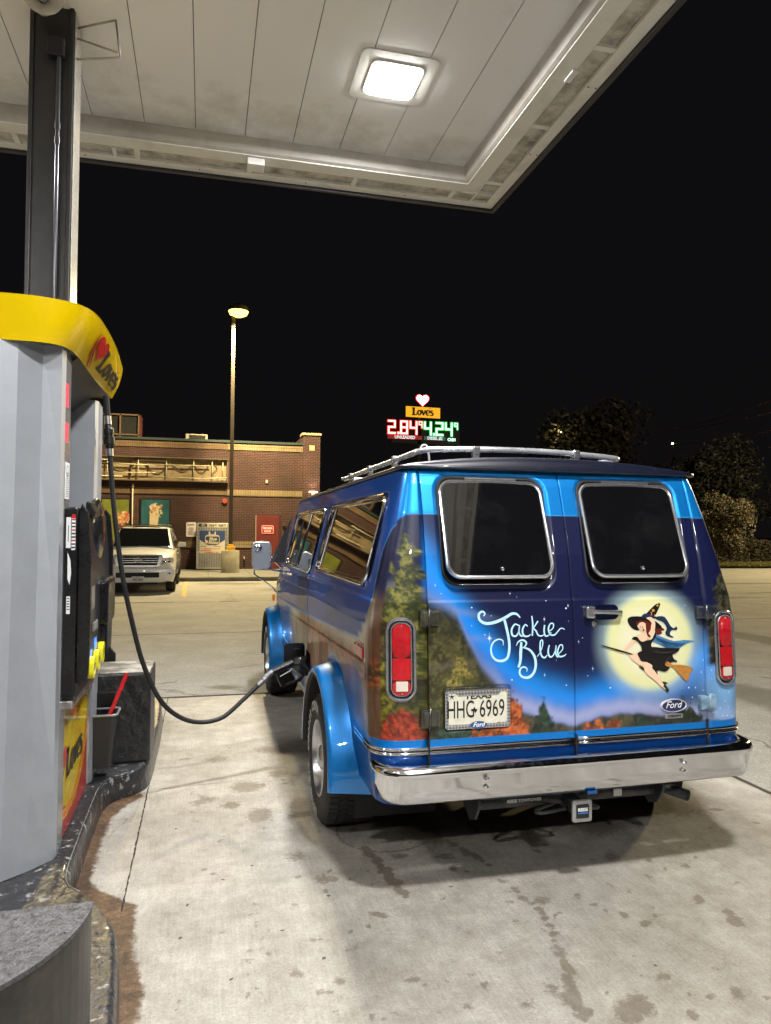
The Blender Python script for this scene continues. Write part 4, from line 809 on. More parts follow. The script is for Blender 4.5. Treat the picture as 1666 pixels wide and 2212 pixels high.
    cq = treeshape(cq, x, z, -.81, .86, 1.0, .12, s2l(44, 52, 26), s2l(100, 96, 42), 54, 1.2); cq = treeshape(cq, x, z, -.885, .72, .90, .13, s2l(110, 36, 22), s2l(190, 70, 44), 55, 1.0); cq = treeshape(cq, x, z, -.79, .72, .80, .06, s2l(110, 40, 22), s2l(180, 80, 46), 56, 1.)
    c = c*(1-q[..., None])+cq*q[..., None]
    # right quarter: dark oak over star haze
    qr = sst(.765, .775, x); cr_ = treeshape(c, x, z, .92, 1.02, 1.54, .20, s2l(34, 36, 28), s2l(88, 84, 64), 61, 1.2); cr_ = foliage(cr_, x, z, sst(1.30, 1.40, z)*0, s2l(34, 36, 28), s2l(88, 84, 64), 62)
    c = c*(1-qr[..., None])+cr_*qr[..., None]
    # solid blue above and along the foot
    top = sst(1.798, 1.802, z+0*x); side = sst(0, .004, np.abs(x)-(.905-.10*np.clip((1.80-z)/.25, 0, 1)*0)-0*z)
    rc = .10; ex = np.abs(x)-(.90-rc); ez = z-(1.80-rc); cor = (ex > 0) & (ez > 0) & (x < 0) & (np.hypot(ex, ez) > rc)
    m = np.clip(top+cor, 0, 1)
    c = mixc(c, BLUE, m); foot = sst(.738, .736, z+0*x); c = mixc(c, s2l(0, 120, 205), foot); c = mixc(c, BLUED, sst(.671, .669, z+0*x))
    c = mixc(c, s2l(60, 150, 215), .8*np.exp(-((z-1.800)/.0025)**2)*(1-cor))
    met = np.clip(m+foot, 0, 1)*.55
    return np.concatenate([c, met[..., None]], -1)
def side_line(y): return np.interp(y, [0, .2, .35, 1.7, 3.4, 4.2, 5.3], [1.42, 1.25, 1.172, 1.10, 1.03, 1.01, 1.0])
def paint_side(y, z):
    c = np.zeros(y.shape+(3,)); n = fbm(y*2.2, z*3, 4, 71)-.5
    c[:] = s2l(158, 142, 116); c = mixc(c, s2l(84, 58, 38), sst(.4, .7, fbm(y*7, z*1.6, 5, 72))*.8)
    ln = side_line(y)
    c = mixc(c, s2l(186, 182, 170), .85*np.exp(-((z-ln+.03)/.05)**2)); c = mixc(c, s2l(90, 100, 140), .8*sst(2.9, 3.6, y)*sst(.6, .9, z+n*.2)); c = mixc(c, s2l(40, 90, 160), .9*np.exp(-((y-3.55+.6*(z-1))/.22)**2)*sst(.55, .8, z))
    c = mixc(c, s2l(74, 44, 26), sst(.2, .1, y+n*.1)*.9); c = foliage(c, y*.5, z, sst(3.0, 2.6, y+n)*np.exp(-((z-1.03)/.075)**2)*.95, s2l(36, 34, 20), s2l(176, 84, 34), 73, 1.2)
    c = mixc(c, s2l(170, 70, 34), .9*sst(.55, .68, fbm(y*10, z*1.3, 4, 74))*sst(1.6, 1.2, np.abs(y-1.4)+.3)*sst(1.15, .95, z)*sst(.6, .75, z))
    c = mixc(c, s2l(40, 95, 165), .95*np.exp(-((y-.52)/.13)**2-((z-.80)/.13)**2)); c = mixc(c, s2l(24, 30, 60), .7*np.exp(-((y-.66)/.10)**2-((z-.86)/.06)**2))
    blue = sst(-.003, .003, z-ln)*sst(.0, .006, y-np.interp(z, [1.0, 1.17, 1.25, 1.36, 1.5, 1.62, 1.72, 1.80, 1.81], [.5, .36, .23, .16, .20, .205, .17, .10, -1])) 
    blue = np.clip(blue+(z > 1.9), 0, 1)
    c = mixc(c, s2l(6, 70, 152), blue); c = mixc(c, s2l(96, 170, 220), .9*np.exp(-((z-ln)/.004)**2)*(y > .33)*(z < 1.3))
    nv = sst(1.36, 1.46, z+n*.1)*(1-blue); c = mixc(c, NAVY, nv)
    c = mixc(c, s2l(90, 160, 215), .8*np.exp(-((y-np.interp(z, [1.0, 1.17, 1.25, 1.36, 1.5, 1.62, 1.72, 1.80], [.5, .36, .23, .16, .20, .205, .17, .10]))/.0035)**2)*(z > 1.2)*(z < 1.78))
    # arch surround and foot
    for yc in (1.02, 4.52):
        r = np.hypot(y-yc, z-.37); c = mixc(c, s2l(10, 72, 150), sst(.60, .595, r)); c = mixc(c, s2l(90, 170, 225), .9*np.exp(-((r-.60)/.004)**2)*(z > .7))
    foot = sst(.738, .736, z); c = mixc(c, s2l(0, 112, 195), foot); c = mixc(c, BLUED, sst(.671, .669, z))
    return np.concatenate([c, (np.clip(blue*.2+foot*.5, 0, 1))[..., None]], -1)
PAINT = bpy.data.materials.new('airbrushed_paint'); PAINT.use_nodes = True; nt = PAINT.node_tree; N = nt.nodes; b = N['Principled BSDF']
vc = N.new('ShaderNodeVertexColor'); vc.layer_name = 'paint'; nt.links.new(vc.outputs[0], b.inputs['Base Color']); nt.links.new(vc.outputs[1], b.inputs['Metallic'])
b.inputs['Roughness'].default_value = .38; b.inputs['Coat Weight'].default_value = .42; b.inputs['Coat Roughness'].default_value = .02; b.inputs['Specular IOR Level'].default_value = .3
n_ = N.new('ShaderNodeTexNoise'); n_.inputs['Scale'].default_value = 2.2; n_.inputs['Detail'].default_value = 1; t_ = N.new('ShaderNodeTexCoord'); nt.links.new(t_.outputs['Object'], n_.inputs['Vector'])
bp = N.new('ShaderNodeBump'); bp.inputs['Strength'].default_value = .12; bp.inputs['Distance'].default_value = .02; nt.links.new(n_.outputs['Fac'], bp.inputs['Height']); nt.links.new(bp.outputs[0], b.inputs['Coat Normal'])
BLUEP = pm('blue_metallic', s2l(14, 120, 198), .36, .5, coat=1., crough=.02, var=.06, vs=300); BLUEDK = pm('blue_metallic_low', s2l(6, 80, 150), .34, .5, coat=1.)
NAVYP = dirty('navy_roof_paint', s2l(14, 17, 36), s2l(44, 46, 66), .34, 14, (.58, .85), coat=.35)
# ---- rear doors
zr = np.concatenate([np.arange(.585, 2.045, .0045), [2.045]])
def rear_disp(x, z):
    d = -.012*np.exp(-((np.abs(np.abs(x)-DX))/.004)**2)*0
    d = d+.004*sst(1.385, 1.372, z)*sst(.68, .70, z)                                   # body line
    for cx in (-.385, .385):
        s = sdf_rr(x, z, cx, 1.715, .312, .298, .10); d = d-.010*sst(.0, -.022, s)            # pressed panel round the window
        s2 = sdf_rr(x, z, cx, 1.722, .288, .268, .075); d = d-.018*sst(.004, -.008, s2)
    s3 = sdf_rr(x, z, -.512, .872, .178, .108, .03); d = d-.014*sst(.0, -.012, s3)*(x < 0)       # plate well
    d = d-.003*np.exp(-((z-1.997)/.004)**2)
    return d
for sgn, xs in ((-1, np.concatenate([[-DX+.003], np.arange(-DX+.006, -.006, .0045), [-.003]])), (1, np.concatenate([[.003], np.arange(.006, DX-.006, .0045), [DX-.003]]))):
    X, Z = np.meshgrid(xs, zr); D = rear_disp(X, Z); Y = ry(Z)-D-.006*(1-(X/.76)**2)
    col = paint_rear(X, Z)
    for cx in (-.385, .385):   # black gasket inside the window well
        s2 = sdf_rr(X, Z, cx, 1.722, .288, .268, .075); g = sst(.002, -.004, s2); col[..., :3] = mixc(col[..., :3], (.006, .006, .006), g); col[..., 3] *= 1-g
    V = np.stack([X, Y, Z], -1)
    # returned edges, so the gap between the panels reads as depth
    e0 = V[:, :1].copy(); e0[..., 1] += .03; e1 = V[:, -1:].copy(); e1[..., 1] += .03
    V = np.concatenate([e0, V, e1], 1); dk = np.zeros_like(col[:, :1]); dk[...] = (.01, .012, .03, 0); col = np.concatenate([dk, col, dk], 1)
    me = grid_mesh('rear_door', V); set_color(me, col.reshape(-1, 4))
    dd = mobj('rear_door', me, PAINT, VAN, label='rear door with the painted name and number plate' if sgn < 0 else 'rear door with the moon and witch painting')
    if sgn < 0: DOOR_L = dd
    else: DOOR_R = dd
bm = NB(); bx(bm, -.77, .77, .25, .28, .5, 2.03); bobj('door_shut_face', bm, BLACK, VAN)
# ---- corners, sides, nose as one continuous skin for each flank
zs = np.concatenate([np.arange(.44, 2.045, .007), [2.045]])
def flank(sgn):
    th = np.linspace(0, pi/2, 46); ys = np.concatenate([np.arange(.46, 4.25, .014 if sgn < 0 else .05)])
    rows = []; cols = []
    Zc = zs[:, None]; W = wv(zs)[:, None]; RY = ry(zs)[:, None]; FY = fy(zs)[:, None]
    a = W-DX-.003
    xc = DX+.003+a*np.sin(th)**(2/NE); yc = RY+CB*(1-np.cos(th)**(2/NE))
    yc[:, -1] = (RY+CB)[:, 0]
    y1 = RY+CB+(.46-RY-CB)*np.array([[.33, .66]]); x1 = W+0*y1
    y2 = ys[None, :]+0*Zc; x2 = W+0*y2
    u = np.linspace(.08, 1, 14)[None, :]; y3 = 4.25+(FY-.28-4.25)*u; x3 = (W-.03*u**2-np.clip(Zc-1.26, 0, 1)*.10*u)+0*y3
    t4 = np.linspace(.08, pi/2, 12)[None, :]; xw = x3[:, -1:]
    x4 = xw-.26*(1-np.cos(t4)); y4 = (FY-.28)+.28*np.sin(t4)
    x5 = x4[:, -1:]*np.linspace(.8, 0, 6)[None, :]; y5 = FY+.02*(1-np.linspace(.8, 0, 6)[None, :])+0*Zc
    Xa = np.concatenate([xc, x1, x2, x3, x4, x5], 1); Ya = np.concatenate([yc, y1, y2, y3, y4, y5], 1); Za = Zc+0*Xa
    nC = 46; sideness = np.zeros(Xa.shape[1]); sideness[:nC] = sst(.55, 1.15, th); sideness[nC:] = 1
    # relief
    D = np.zeros_like(Xa); S = (np.arange(Xa.shape[1]) >= nC-10)[None, :] & (Ya < 4.9)
    ln = side_line(Ya)
    D += S*(.005*sst(1.385, 1.375, Za)); ch = np.interp(Ya, [0, .25, 1.2, 4.5], [1.115, 1.115, 1.085, .98]); 
    D -= S*.007*sst(.048, .043, np.abs(Za-ch+.0))*sst(.19, .20, Ya)*sst(5.0, 4.9, Ya)
    for (y0, y1_, z0, z1, r) in ((.40, 2.05, 1.435, 1.905, .06), (2.30, 4.02, 1.395, 1.895, .05)):
        s = sdf_rr(Ya, Za, (y0+y1_)/2, (z0+z1)/2, (y1_-y0)/2+.02, (z1-z0)/2+.015, r+.01); D -= S*.015*sst(.004, -.008, s)
    for yy in (2.18, 4.12): D -= S*.006*np.exp(-((Ya-yy)/.008)**2)*(Za < 1.95)
    D -= S*.004*np.exp(-((Ya-.165)/.006)**2)*(Za < 1.2)
    Xa = Xa+D*sideness[None, :]
    Xq = np.minimum(Xa, W)
    colr = paint_rear(sgn*Xa, Za)
    cols_ = paint_side(Ya, Za) if sgn < 0 else paint_side(Ya, Za)
    f = sideness[None, :, None]; f = sst(.35, .65, f); col = colr*(1-f)+cols_*f
    nose = (Ya > 4.3)[..., None]*(Za > 1.2)[..., None]
    if sgn > 0: pass
    # windscreen area is glass-dark
    gl = ((np.arange(Xa.shape[1]) >= Xa.shape[1]-14)[None, :] & (Za > 1.27) & (Za < 1.93)); col[gl] = (.006, .007, .008, 0)
    for (y0, y1_, z0, z1, r) in ((.40, 2.05, 1.435, 1.905, .06), (2.30, 4.02, 1.395, 1.895, .05)):
        s = sdf_rr(Ya, Za, (y0+y1_)/2, (z0+z1)/2, (y1_-y0)/2+.014, (z1-z0)/2+.010, r); g = sst(.002, -.004, s)*S; col[..., :3] = mixc(col[..., :3], (.006, .006, .006), g); col[..., 3] *= 1-g
    V = np.stack([sgn*Xa, Ya, Za], -1); e0 = V[:, :1].copy(); e0[..., 1] += .03; V = np.concatenate([e0, V], 1); dk = np.zeros_like(col[:, :1]); dk[...] = (.01, .012, .03, 0); col = np.concatenate([dk, col], 1)
    Yc = (V[:-1, :-1, 1]+V[1:, 1:, 1])/2; Zq = (V[:-1, :-1, 2]+V[1:, 1:, 2])/2; keep = np.ones_like(Yc, bool)
    for yc_ in (1.02, 4.52): keep &= ~((np.hypot(Yc-yc_, Zq-.37) < .525) & (np.abs(V[:-1, :-1, 0]) > .9))
    if sgn < 0: keep &= ~((np.abs(Yc-2.16) < .105) & (np.abs(Zq-.735) < .075) & (np.abs(V[:-1, :-1, 0]) > .9))
    return V, col, keep
for sgn in (-1, 1):
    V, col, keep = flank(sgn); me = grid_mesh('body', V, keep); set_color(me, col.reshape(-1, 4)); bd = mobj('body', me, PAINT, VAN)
    if sgn < 0: BODY = bd
bm = NB(); bx(bm, -.93, .93, .26, 4.9, .42, .46); bx(bm, -.95, .95, .22, .25, .44, .62)
for yc_ in (1.02, 4.52):
    for s in (-1, 1): lathe(bm, [(.52, s*1.0), (.52, s*.55), (.0, s*.55)], 'x', (0, yc_, .37), 32, a0=R(-20), a1=R(200))
bobj('underbody', bm, pm('underbody_black', (.010, .010, .010), .8), VAN)
bm = NB()   # filler recess and open flap
bx(bm, -.965, -.95, 2.05, 2.27, .655, .815); bx(bm, -1.02, -.95, 2.045, 2.053, .655, .815); bx(bm, -1.02, -.95, 2.267, 2.275, .655, .815); bx(bm, -1.02, -.95, 2.05, 2.27, .645, .657)
fb = bobj('filler_recess', bm, BLACK, VAN)
bm = NB(); cyl(bm, (-.96, 2.14, .74), (-.985, 2.14, .735), .03); bobj('filler_neck', bm, FERR, fb)
bm = NB(); prism(bm, rrect(-1.19, -1.03, .70, .86, .025), 'y', 2.27, 2.278, .002); bx(bm, -1.12, -1.03, 2.262, 2.27, .75, .82, .003); bobj('filler_flap', bm, BLKPL, VAN)
# ---- roof with drip rail, faded navy
def roofz(x, y): 
    q = np.clip(np.abs(x)/.84, 0, 1); e = sst(.0, .18, y-.17)*sst(4.62, 4.3, y)
    return 2.052+.064*(1-q**2.4)*(.82+.18*e)
ysr = np.concatenate([[.158, .165, .18, .21, .26, .34, .45, .6], np.arange(.8, 4.3, .25), [4.4, 4.5, 4.56, 4.6]])
xs = np.sin(np.linspace(-pi/2, pi/2, 61))*.838
X, Yr = np.meshgrid(xs, ysr); sc = np.where(Yr < .2, 1, np.where(Yr > 4.4, 1-(Yr-4.4)*.25, 1)); X = X*sc
bow = .03*(X/.84)**2*(Yr < 1.5)*np.exp(-(Yr-.158)/.3)
edge = np.array([0, .55, .8, .93, 1.0]+[1]*(len(ysr)-8)+[1, .9, .5])[:, None]
Zr = 2.040+(roofz(X, Yr)-2.040)*edge; ed = sst(.0, .05, .838*sc-np.abs(X)); Zr = 2.040+(Zr-2.040)*(.35+.65*ed)
me = grid_mesh('roof', np.stack([X, Yr+bow, Zr], -1)); rf = mobj('roof', me, NAVYP, VAN)
bm = NB()
pl = [(-.80, 4.5), (-.838, 4.2), (-.838, .35), (-.84, .21), (-.80, .178), (-.5, .165), (0, .158), (.5, .165), (.80, .178), (.84, .21), (.838, .35), (.838, 4.2), (.80, 4.5)]
tube(bm, [(x, y, 2.036) for x, y in pl], .011, 8)
bobj('drip_rail', bm, NAVYP, VAN)
bm = NB(); bx(bm, -.8, .8, .2, 4.4, 2.0, 2.035); bobj('roof_core', bm, BLACK, VAN)
# ---- roof rack
rk = bobj('roof_rack', tube(NB(), catmull([(-.52, .62, 2.180), (-.60, .70, 2.175), (-.61, .95, 2.172), (-.61, 2.7, 2.172), (-.52, 2.85, 2.172), (.52, 2.85, 2.172), (.67, 2.7, 2.172), (.67, .95, 2.165), (.66, .70, 2.165), (.58, .62, 2.168), (.2, .58, 2.183), (-.2, .58, 2.186)], 6, True), .0165, 12, True), pm('rack_rail', (.80, .83, .86), .28, .75, rv=.1, vs=6), VAN)
bm = NB()
for x, y in ((-.30, .58), (.33, .585), (-.61, 1.2), (-.61, 1.9), (-.61, 2.6), (.67, 1.2), (.67, 1.9), (.67, 2.6)):
    z0 = float(roofz(np.array(x), np.array(y)))
    bx(bm, x-.018, x+.018, y-.018, y+.018, z0-.005, 2.175, .004); bx(bm, x-.04, x+.04, y-.03, y+.03, z0-.004, z0+.008, .003); bx(bm, x-.022, x+.022, y-.022, y+.022, 2.150, 2.20, .008)
bobj('rack_post', bm, pm('rack_alloy', (.6, .6, .6), .25, .9, var=.2, vs=20), rk)
bm = NB()
for x in (-.35, -.1, .15): tube(bm, [(x, .75, 2.122), (x, 2.7, 2.132)], .012, 8)
bobj('roof_slat', bm, pm('rack_alloy', (.6, .6, .6), .25, .9), rk)
bm = NB(); tube(bm, catmull([(-.57, .8, 2.172), (-.56, .78, 2.215), (-.53, .78, 2.22), (-.51, .8, 2.17), (-.50, .82, 2.13)], 5), .006, 8); bobj('rack_hook', bm, WHITEP, rk)
# ---- rear windows: popped out at the foot
GLASS = bpy.data.materials.new('dark_glass'); GLASS.use_nodes = True; nt = GLASS.node_tree; N = nt.nodes; b = N['Principled BSDF']
b.inputs['Base Color'].default_value = (.004, .004, .005, 1); b.inputs['Roughness'].default_value = .02; b.inputs['Specular IOR Level'].default_value = 1.0; b.inputs['Coat Weight'].default_value = .9; b.inputs['Coat IOR'].default_value = 1.9
t_ = N.new('ShaderNodeTexCoord'); v_ = N.new('ShaderNodeTexVoronoi'); v_.inputs['Scale'].default_value = 42; n_ = N.new('ShaderNodeTexNoise'); n_.inputs['Scale'].default_value = 5; n_.inputs['Detail'].default_value = 8; n_.inputs['Roughness'].default_value = .75
nt.links.new(t_.outputs['Object'], v_.inputs['Vector']); nt.links.new(t_.outputs['Object'], n_.inputs['Vector'])
r1 = N.new('ShaderNodeMapRange'); nt.links.new(v_.outputs['Distance'], r1.inputs[0]); r1.inputs[1].default_value = .03; r1.inputs[2].default_value = .12; r1.inputs[3].default_value = 1; r1.inputs[4].default_value = 0
r2 = N.new('ShaderNodeMapRange'); nt.links.new(n_.outputs['Fac'], r2.inputs[0]); r2.inputs[1].default_value = .5; r2.inputs[2].default_value = .75; r2.inputs[4].default_value = .8
mm = N.new('ShaderNodeMath'); mm.operation = 'MULTIPLY'; nt.links.new(r1.outputs[0], mm.inputs[0]); nt.links.new(r2.outputs[0], mm.inputs[1])
ma = N.new('ShaderNodeMath'); ma.operation = 'MULTIPLY_ADD'; nt.links.new(r2.outputs[0], ma.inputs[0]); ma.inputs[1].default_value = .05; nt.links.new(mm.outputs[0], ma.inputs[2])
mx = N.new('ShaderNodeMix'); mx.data_type = 'RGBA'; nt.links.new(ma.outputs[0], mx.inputs[0]); mx.inputs[6].default_value = (.004, .004, .005, 1); mx.inputs[7].default_value = (.16, .15, .13, 1); nt.links.new(mx.outputs[2], b.inputs['Base Color'])
ALLOY = pm('window_frame_alloy', (.52, .53, .55), .25, .9, var=.15, vs=30)
def RW(u, v, off, cx):
    t = (1.965-v)/.47; y0 = float(ry(1.965))-.010; y1 = float(ry(1.495))-.062
    return (cx+u, y0*(1-t)+y1*t-off+.13*u*u, v)
for cx, lb in ((-.385, 'pop-out window over the painted name'), (.385, 'pop-out window over the moon')):
    fn = lambda u, v, o, cx=cx: RW(u, v, o, cx)
    out = [(u*(1+.02*(1.73-v)), v) for u, v in rrect(-.272, .272, 1.495, 1.965, .062, 7)]
    bm = NB(); tube(bm, [fn(u, v, .0) for u, v in out], .0105, 8, True)
    wf = bobj('rear_window', bm, ALLOY, VAN, smooth=True, label=lb)
    vs_ = np.linspace(1.4955, 1.9645, 29); g = np.zeros((29, 25, 3))
    for i, v in enumerate(vs_):
        dz = max(0, .062-min(v-1.495, 1.965-v)); hw = (.272-.062+math.sqrt(max(.062**2-dz**2, 0)))*(1+.02*(1.73-v))
        for j, u in enumerate(np.linspace(-hw, hw, 25)): g[i, j] = fn(u, v, .003)
    mobj('pane', grid_mesh('pane', g), GLASS, wf)
    bm = NB(); p0, p1 = fn(-.13, 1.978, .006), fn(.13, 1.978, .006); prism(bm, [(p0[1]-.008, 1.970), (p0[1]-.008, 1.985), (p0[1]+.02, 1.99), (p0[1]+.02, 1.970)], 'x', cx-.14, cx+.14, .002); bobj('window_hinge', bm, ALLOY, wf)
    bm = NB(); c_ = fn(.0, 1.535, .006); bmesh.ops.create_uvsphere(bm, u_segments=14, v_segments=8, radius=.011, matrix=Matrix.Translation(c_)); tube(bm, [fn(0, 1.535, -.004), (cx, float(ry(1.52))+.02, 1.50)], .006, 8); bobj('latch', bm, CHROME, wf, smooth=True)
    bm = NB(); tube(bm, [(cx+u*1.0, float(ry(v))+.006, v) for u, v in rrect(-.283, .283, 1.46, 1.985, .07, 7)], .009, 8, True); bobj('gasket', bm, RUBBER, wf, smooth=True)
    bm = NB(); tube(bm, [(cx+u, float(ry(1.458))+.001, 1.458) for u in np.linspace(-.21, .21, 8)], .004, 6); bobj('gasket_trim', bm, CHROME, wf)
# ---- side windows (near side)
def side_window(y0, y1, z0, z1, r, s, label, mull=None):
    out = rrect(y0, y1, z0, z1, r, 6); f = lambda u, v, o: SS(u, v, o, s)
    bm = NB(); tube(bm, [f(u, v, .003) for u, v in out], .011, 8, True); tube(bm, [f(u, v, -.002) for u, v in rrect(y0+.025, y1-.025, z0+.025, z1-.025, r*.8, 6)], .005, 6, True)
    wf = bobj('side_window', bm, CHROME, VAN, smooth=True, label=label)
    zz = np.linspace(z0, z1, 8); bm = NB(); g = [[bm.verts.new(SS(y, z, -.004, s)) for y in (y0+.005, (y0+y1)/2, y1-.005)] for z in zz]
    for a, b2 in zip(g, g[1:]):
        for i in range(2): bm.faces.new((a[i], a[i+1], b2[i+1], b2[i])).smooth = True
    bobj('pane', bm, GLASS, wf)
    if mull:
        bm = NB()
        for m_ in mull: tube(bm, [f(m_[0], z0+.02, .0), f(m_[1], z1-.02, .0)], .007, 6)
        bobj('window_bar', bm, CHROME, wf, smooth=True)
side_window(.40, 2.05, 1.435, 1.905, .06, -1, 'long side window behind the front door', [(1.93, 1.86)])
side_window(2.34, 3.98, 1.395, 1.895, .05, -1, 'front door window', [(3.15, 3.05)])
side_window(.40, 2.05, 1.435, 1.905, .06, 1, 'far side window'); side_window(2.34, 3.98, 1.395, 1.895, .05, 1, 'far front door window')
# ---- chrome belt strip round the foot
def belt(z, off, y_end, s, y0=None):
    P = []
    if y0 is None:
        for x in np.linspace(0.0, DX, 10): P.append((s*x, float(ry(z))-.006*(1-(x/.76)**2)-off, z))
        for t in np.linspace(.15, pi/2, 16):
            a = float(wv(z))-DX; P.append((s*(DX+a*sin(t)**(2/NE)+off*sin(t)), float(ry(z))+CB*(1-cos(t)**(2/NE))-off*cos(t), z))
        P.append((s*(float(wv(z))+off), y_end, z))
    else: P = [(s*(float(wv(z))+off), y, z) for y in np.linspace(y0, y_end, 12)]
    return P
bm = NB()
for s in (-1, 1):
    for z in (.676, .697):
        tube(bm, belt(z, .004, .44, s), .0085, 8); tube(bm, belt(z, .004, 3.90, s, 1.62), .0085, 8)
bobj('belt_moulding', bm, CHROME, VAN, smooth=True)
bm = NB()
for s in (-1, 1): tube(bm, belt(.6865, .002, .44, s), .006, 6); tube(bm, belt(.6865, .002, 3.9, s, 1.62), .006, 6)
bobj('moulding_inlay', bm, BLKPL, VAN)
bm = NB()
for s in (-1, 1): bx(bm, s*DX-.004, s*DX+.004, -.014, .0, .60, .75)
bx(bm, -.004, .004, -.022, -.002, .60, .72); bobj('door_gap', bm, BLACK, VAN)
# ---- tail lights
REDL = pm('tail_lens_red', (.42, .006, .012), .12, var=.25, vs=60, coat=1., bump=.25, bs=160); WHL = pm('reverse_lens', (.62, .56, .48), .2, coat=1., bump=.4, bs=200)
for s in (-1, 1):
    t = None; C0 = s*.888
    def TS(u, v, o, s=s): return RS(s*(.888+u), v, o)
    o1 = rrect(-.064, .064, .925, 1.300, .055, 8); o2 = rrect(-.047, .047, .945, 1.282, .04, 8)
    bm = NB(); tube(bm, [TS(u, v, .010) for u, v in o1], .0075, 8, True); tube(bm, [TS(u, v, .012) for u, v in o2], .0035, 6, True)
    tl = bobj('tail_light', bm, ALLOY, VAN, smooth=True, label='tail light on the left corner beside the door hinges' if s < 0 else 'tail light on the right corner')
    bm = NB(); flat(bm, rrect(-.060, .060, .929, 1.296, .05, 8), TS, .006); bobj('bezel_channel', bm, BLKPL, tl)
    def lens(z0, z1, r, mat, o, nm):
        pts = rrect(-.043, .043, z0, z1, r, 4) if nm != 'reverse_lens' else rrect(-.028, .028, z0, z1, r, 3)
        bm = NB(); A_ = [bm.verts.new(TS(u, v, .004)) for u, v in pts]; B2 = [bm.verts.new(TS(u*.97, v, o)) for u, v in pts]; n = len(pts)
        bm.faces.new(B2)
        for i in range(n): bm.faces.new((A_[i], A_[(i+1) % n], B2[(i+1) % n], B2[i]))
        return bobj(nm, bm, mat, tl)
    lens(.950, 1.018, .03, REDL, .014, 'lens'); lens(1.020, 1.118, .004, REDL, .016, 'lens'); lr = lens(1.120, 1.277, .035, REDL, .015, 'ribbed_lens'); lens(.968, 1.013, .004, WHL, .018, 'reverse_lens')
    bm = NB()
    for k in range(10): u = -.036+k*.008; tube(bm, [TS(u, 1.125, .0155), TS(u, 1.262, .0155)], .0012, 4)
    bobj('lens_rib', bm, REDL, lr)
    bm = NB()
    for z in (.957, 1.268): bmesh.ops.create_uvsphere(bm, u_segments=8, v_segments=6, radius=.004, matrix=Matrix.Translation(TS(0, z, .016)))
    bobj('lens_screw', bm, CHROME, tl)
# ---- hinges
HM = {'ol': dirty('hinge_olive', s2l(26, 28, 22), s2l(62, 62, 46), .3, 20, (.4, .65), coat=.8), 'dk': dirty('hinge_dark', s2l(26, 32, 48), s2l(70, 72, 70), .3, 12, (.45, .7), coat=.8), 'lb': dirty('hinge_pale_blue', s2l(70, 96, 120), s2l(130, 160, 180), .3, 14, (.4, .6), coat=.8)}
for s, zc, h, k, lb in ((-1, 1.302, .040, 'ol', 'upper olive hinge by the left tail light'), (-1, .838, .045, 'ol', 'lower olive hinge by the left tail light'), (1, 1.302, .036, 'dk', 'upper dark hinge by the right tail light'), (1, .838, .040, 'lb', 'lower pale blue hinge by the right tail light')):
    y = float(ry(zc)); bm = NB(); a, b2 = sorted((s*.800, s*.765)); c2, d2 = sorted((s*.750, s*.705))
    bx(bm, a, b2, y-.030, y+.01, zc-h, zc+h, .004); bx(bm, c2, d2, y-.034, y+.01, zc-h*.9, zc+h*.9, .006); bx(bm, min(s*.79, s*.72), max(s*.79, s*.72), y-.036, y-.018, zc-h*.8, zc+h*.8, .006)
    hg = bobj('door_hinge', bm, HM[k], VAN, label=lb)
    bm = NB(); cyl(bm, (s*.758, y-.034, zc-h*1.15), (s*.758, y-.034, zc+h*1.15), .008, 10); bobj('hinge_pin', bm, HM[k], hg)
# ---- number plate, handle, badges, seen marks
DL = lambda u, v, o: RS(u, v, o)
bm = NB(); P1 = rrect(-.676, -.348, .778, .959, .015, 4)
def DO(u, v, o, base=-.004): return (u, float(ry(v))-.006*(1-(u/.76)**2)-base-o-.0085, v)
prism_pts = [(u, v) for u, v in P1]; fr = NB(); A_ = [fr.verts.new(DO(u, v, -.012)) for u, v in P1]; B2 = [fr.verts.new(DO(u, v, .004)) for u, v in P1]
for i in range(len(P1)): fr.faces.new((A_[i], A_[(i+1) % len(P1)], B2[(i+1) % len(P1)], B2[i]))
fr.faces.new(B2)
TREAD = bpy.data.materials.new('diamond_plate'); TREAD.use_nodes = True; nt = TREAD.node_tree; N = nt.nodes; b = N['Principled BSDF']; b.inputs['Metallic'].default_value = .9; b.inputs['Roughness'].default_value = .3; b.inputs['Base Color'].default_value = (.5, .52, .55, 1)
ck = N.new('ShaderNodeTexChecker'); ck.inputs['Scale'].default_value = 90; mp = N.new('ShaderNodeMapping'); mp.inputs['Rotation'].default_value = (0, R(45), 0); tc_ = N.new('ShaderNodeTexCoord'); nt.links.new(tc_.outputs['Object'], mp.inputs[0]); nt.links.new(mp.outputs[0], ck.inputs['Vector'])
ck.inputs[1].default_value = (.62, .64, .68, 1); ck.inputs[2].default_value = (.28, .29, .31, 1); nt.links.new(ck.outputs[0], b.inputs['Base Color'])
plf = bobj('plate_frame', fr, TREAD, DOOR_L)
bm = NB(); flat(bm, rrect(-.660, -.366, .800, .945, .006, 3), DO, .0055); npl = bobj('number_plate', bm, pm('plate_cream', (.62, .60, .50), .35, var=.1, vs=20), DOOR_L)
bm = NB(); flat(bm, [(-.62, .946), (-.40, .946), (-.41, .933), (-.61, .933)], DO, .0075); bobj('frame_lip', bm, TREAD, plf)
PT = lambda o: (lambda u, v, oo: DO(u, v, o))
bm = NB(); text_bm(bm, 'TEXAS', PT(.0066), .040, .0012, 1.15, at=(-.512, .930)); text_bm(bm, 'HHG', PT(.0066), .115, .0004, .56, at=(-.600, .866)); text_bm(bm, '6969', PT(.0066), .115, .0004, .57, at=(-.442, .866))
flat(bm, [(-.536, .878), (-.528, .878), (-.528, .871), (-.516, .868), (-.520, .860), (-.528, .850), (-.534, .862), (-.543, .868), (-.536, .870)], PT(.0066), 0)
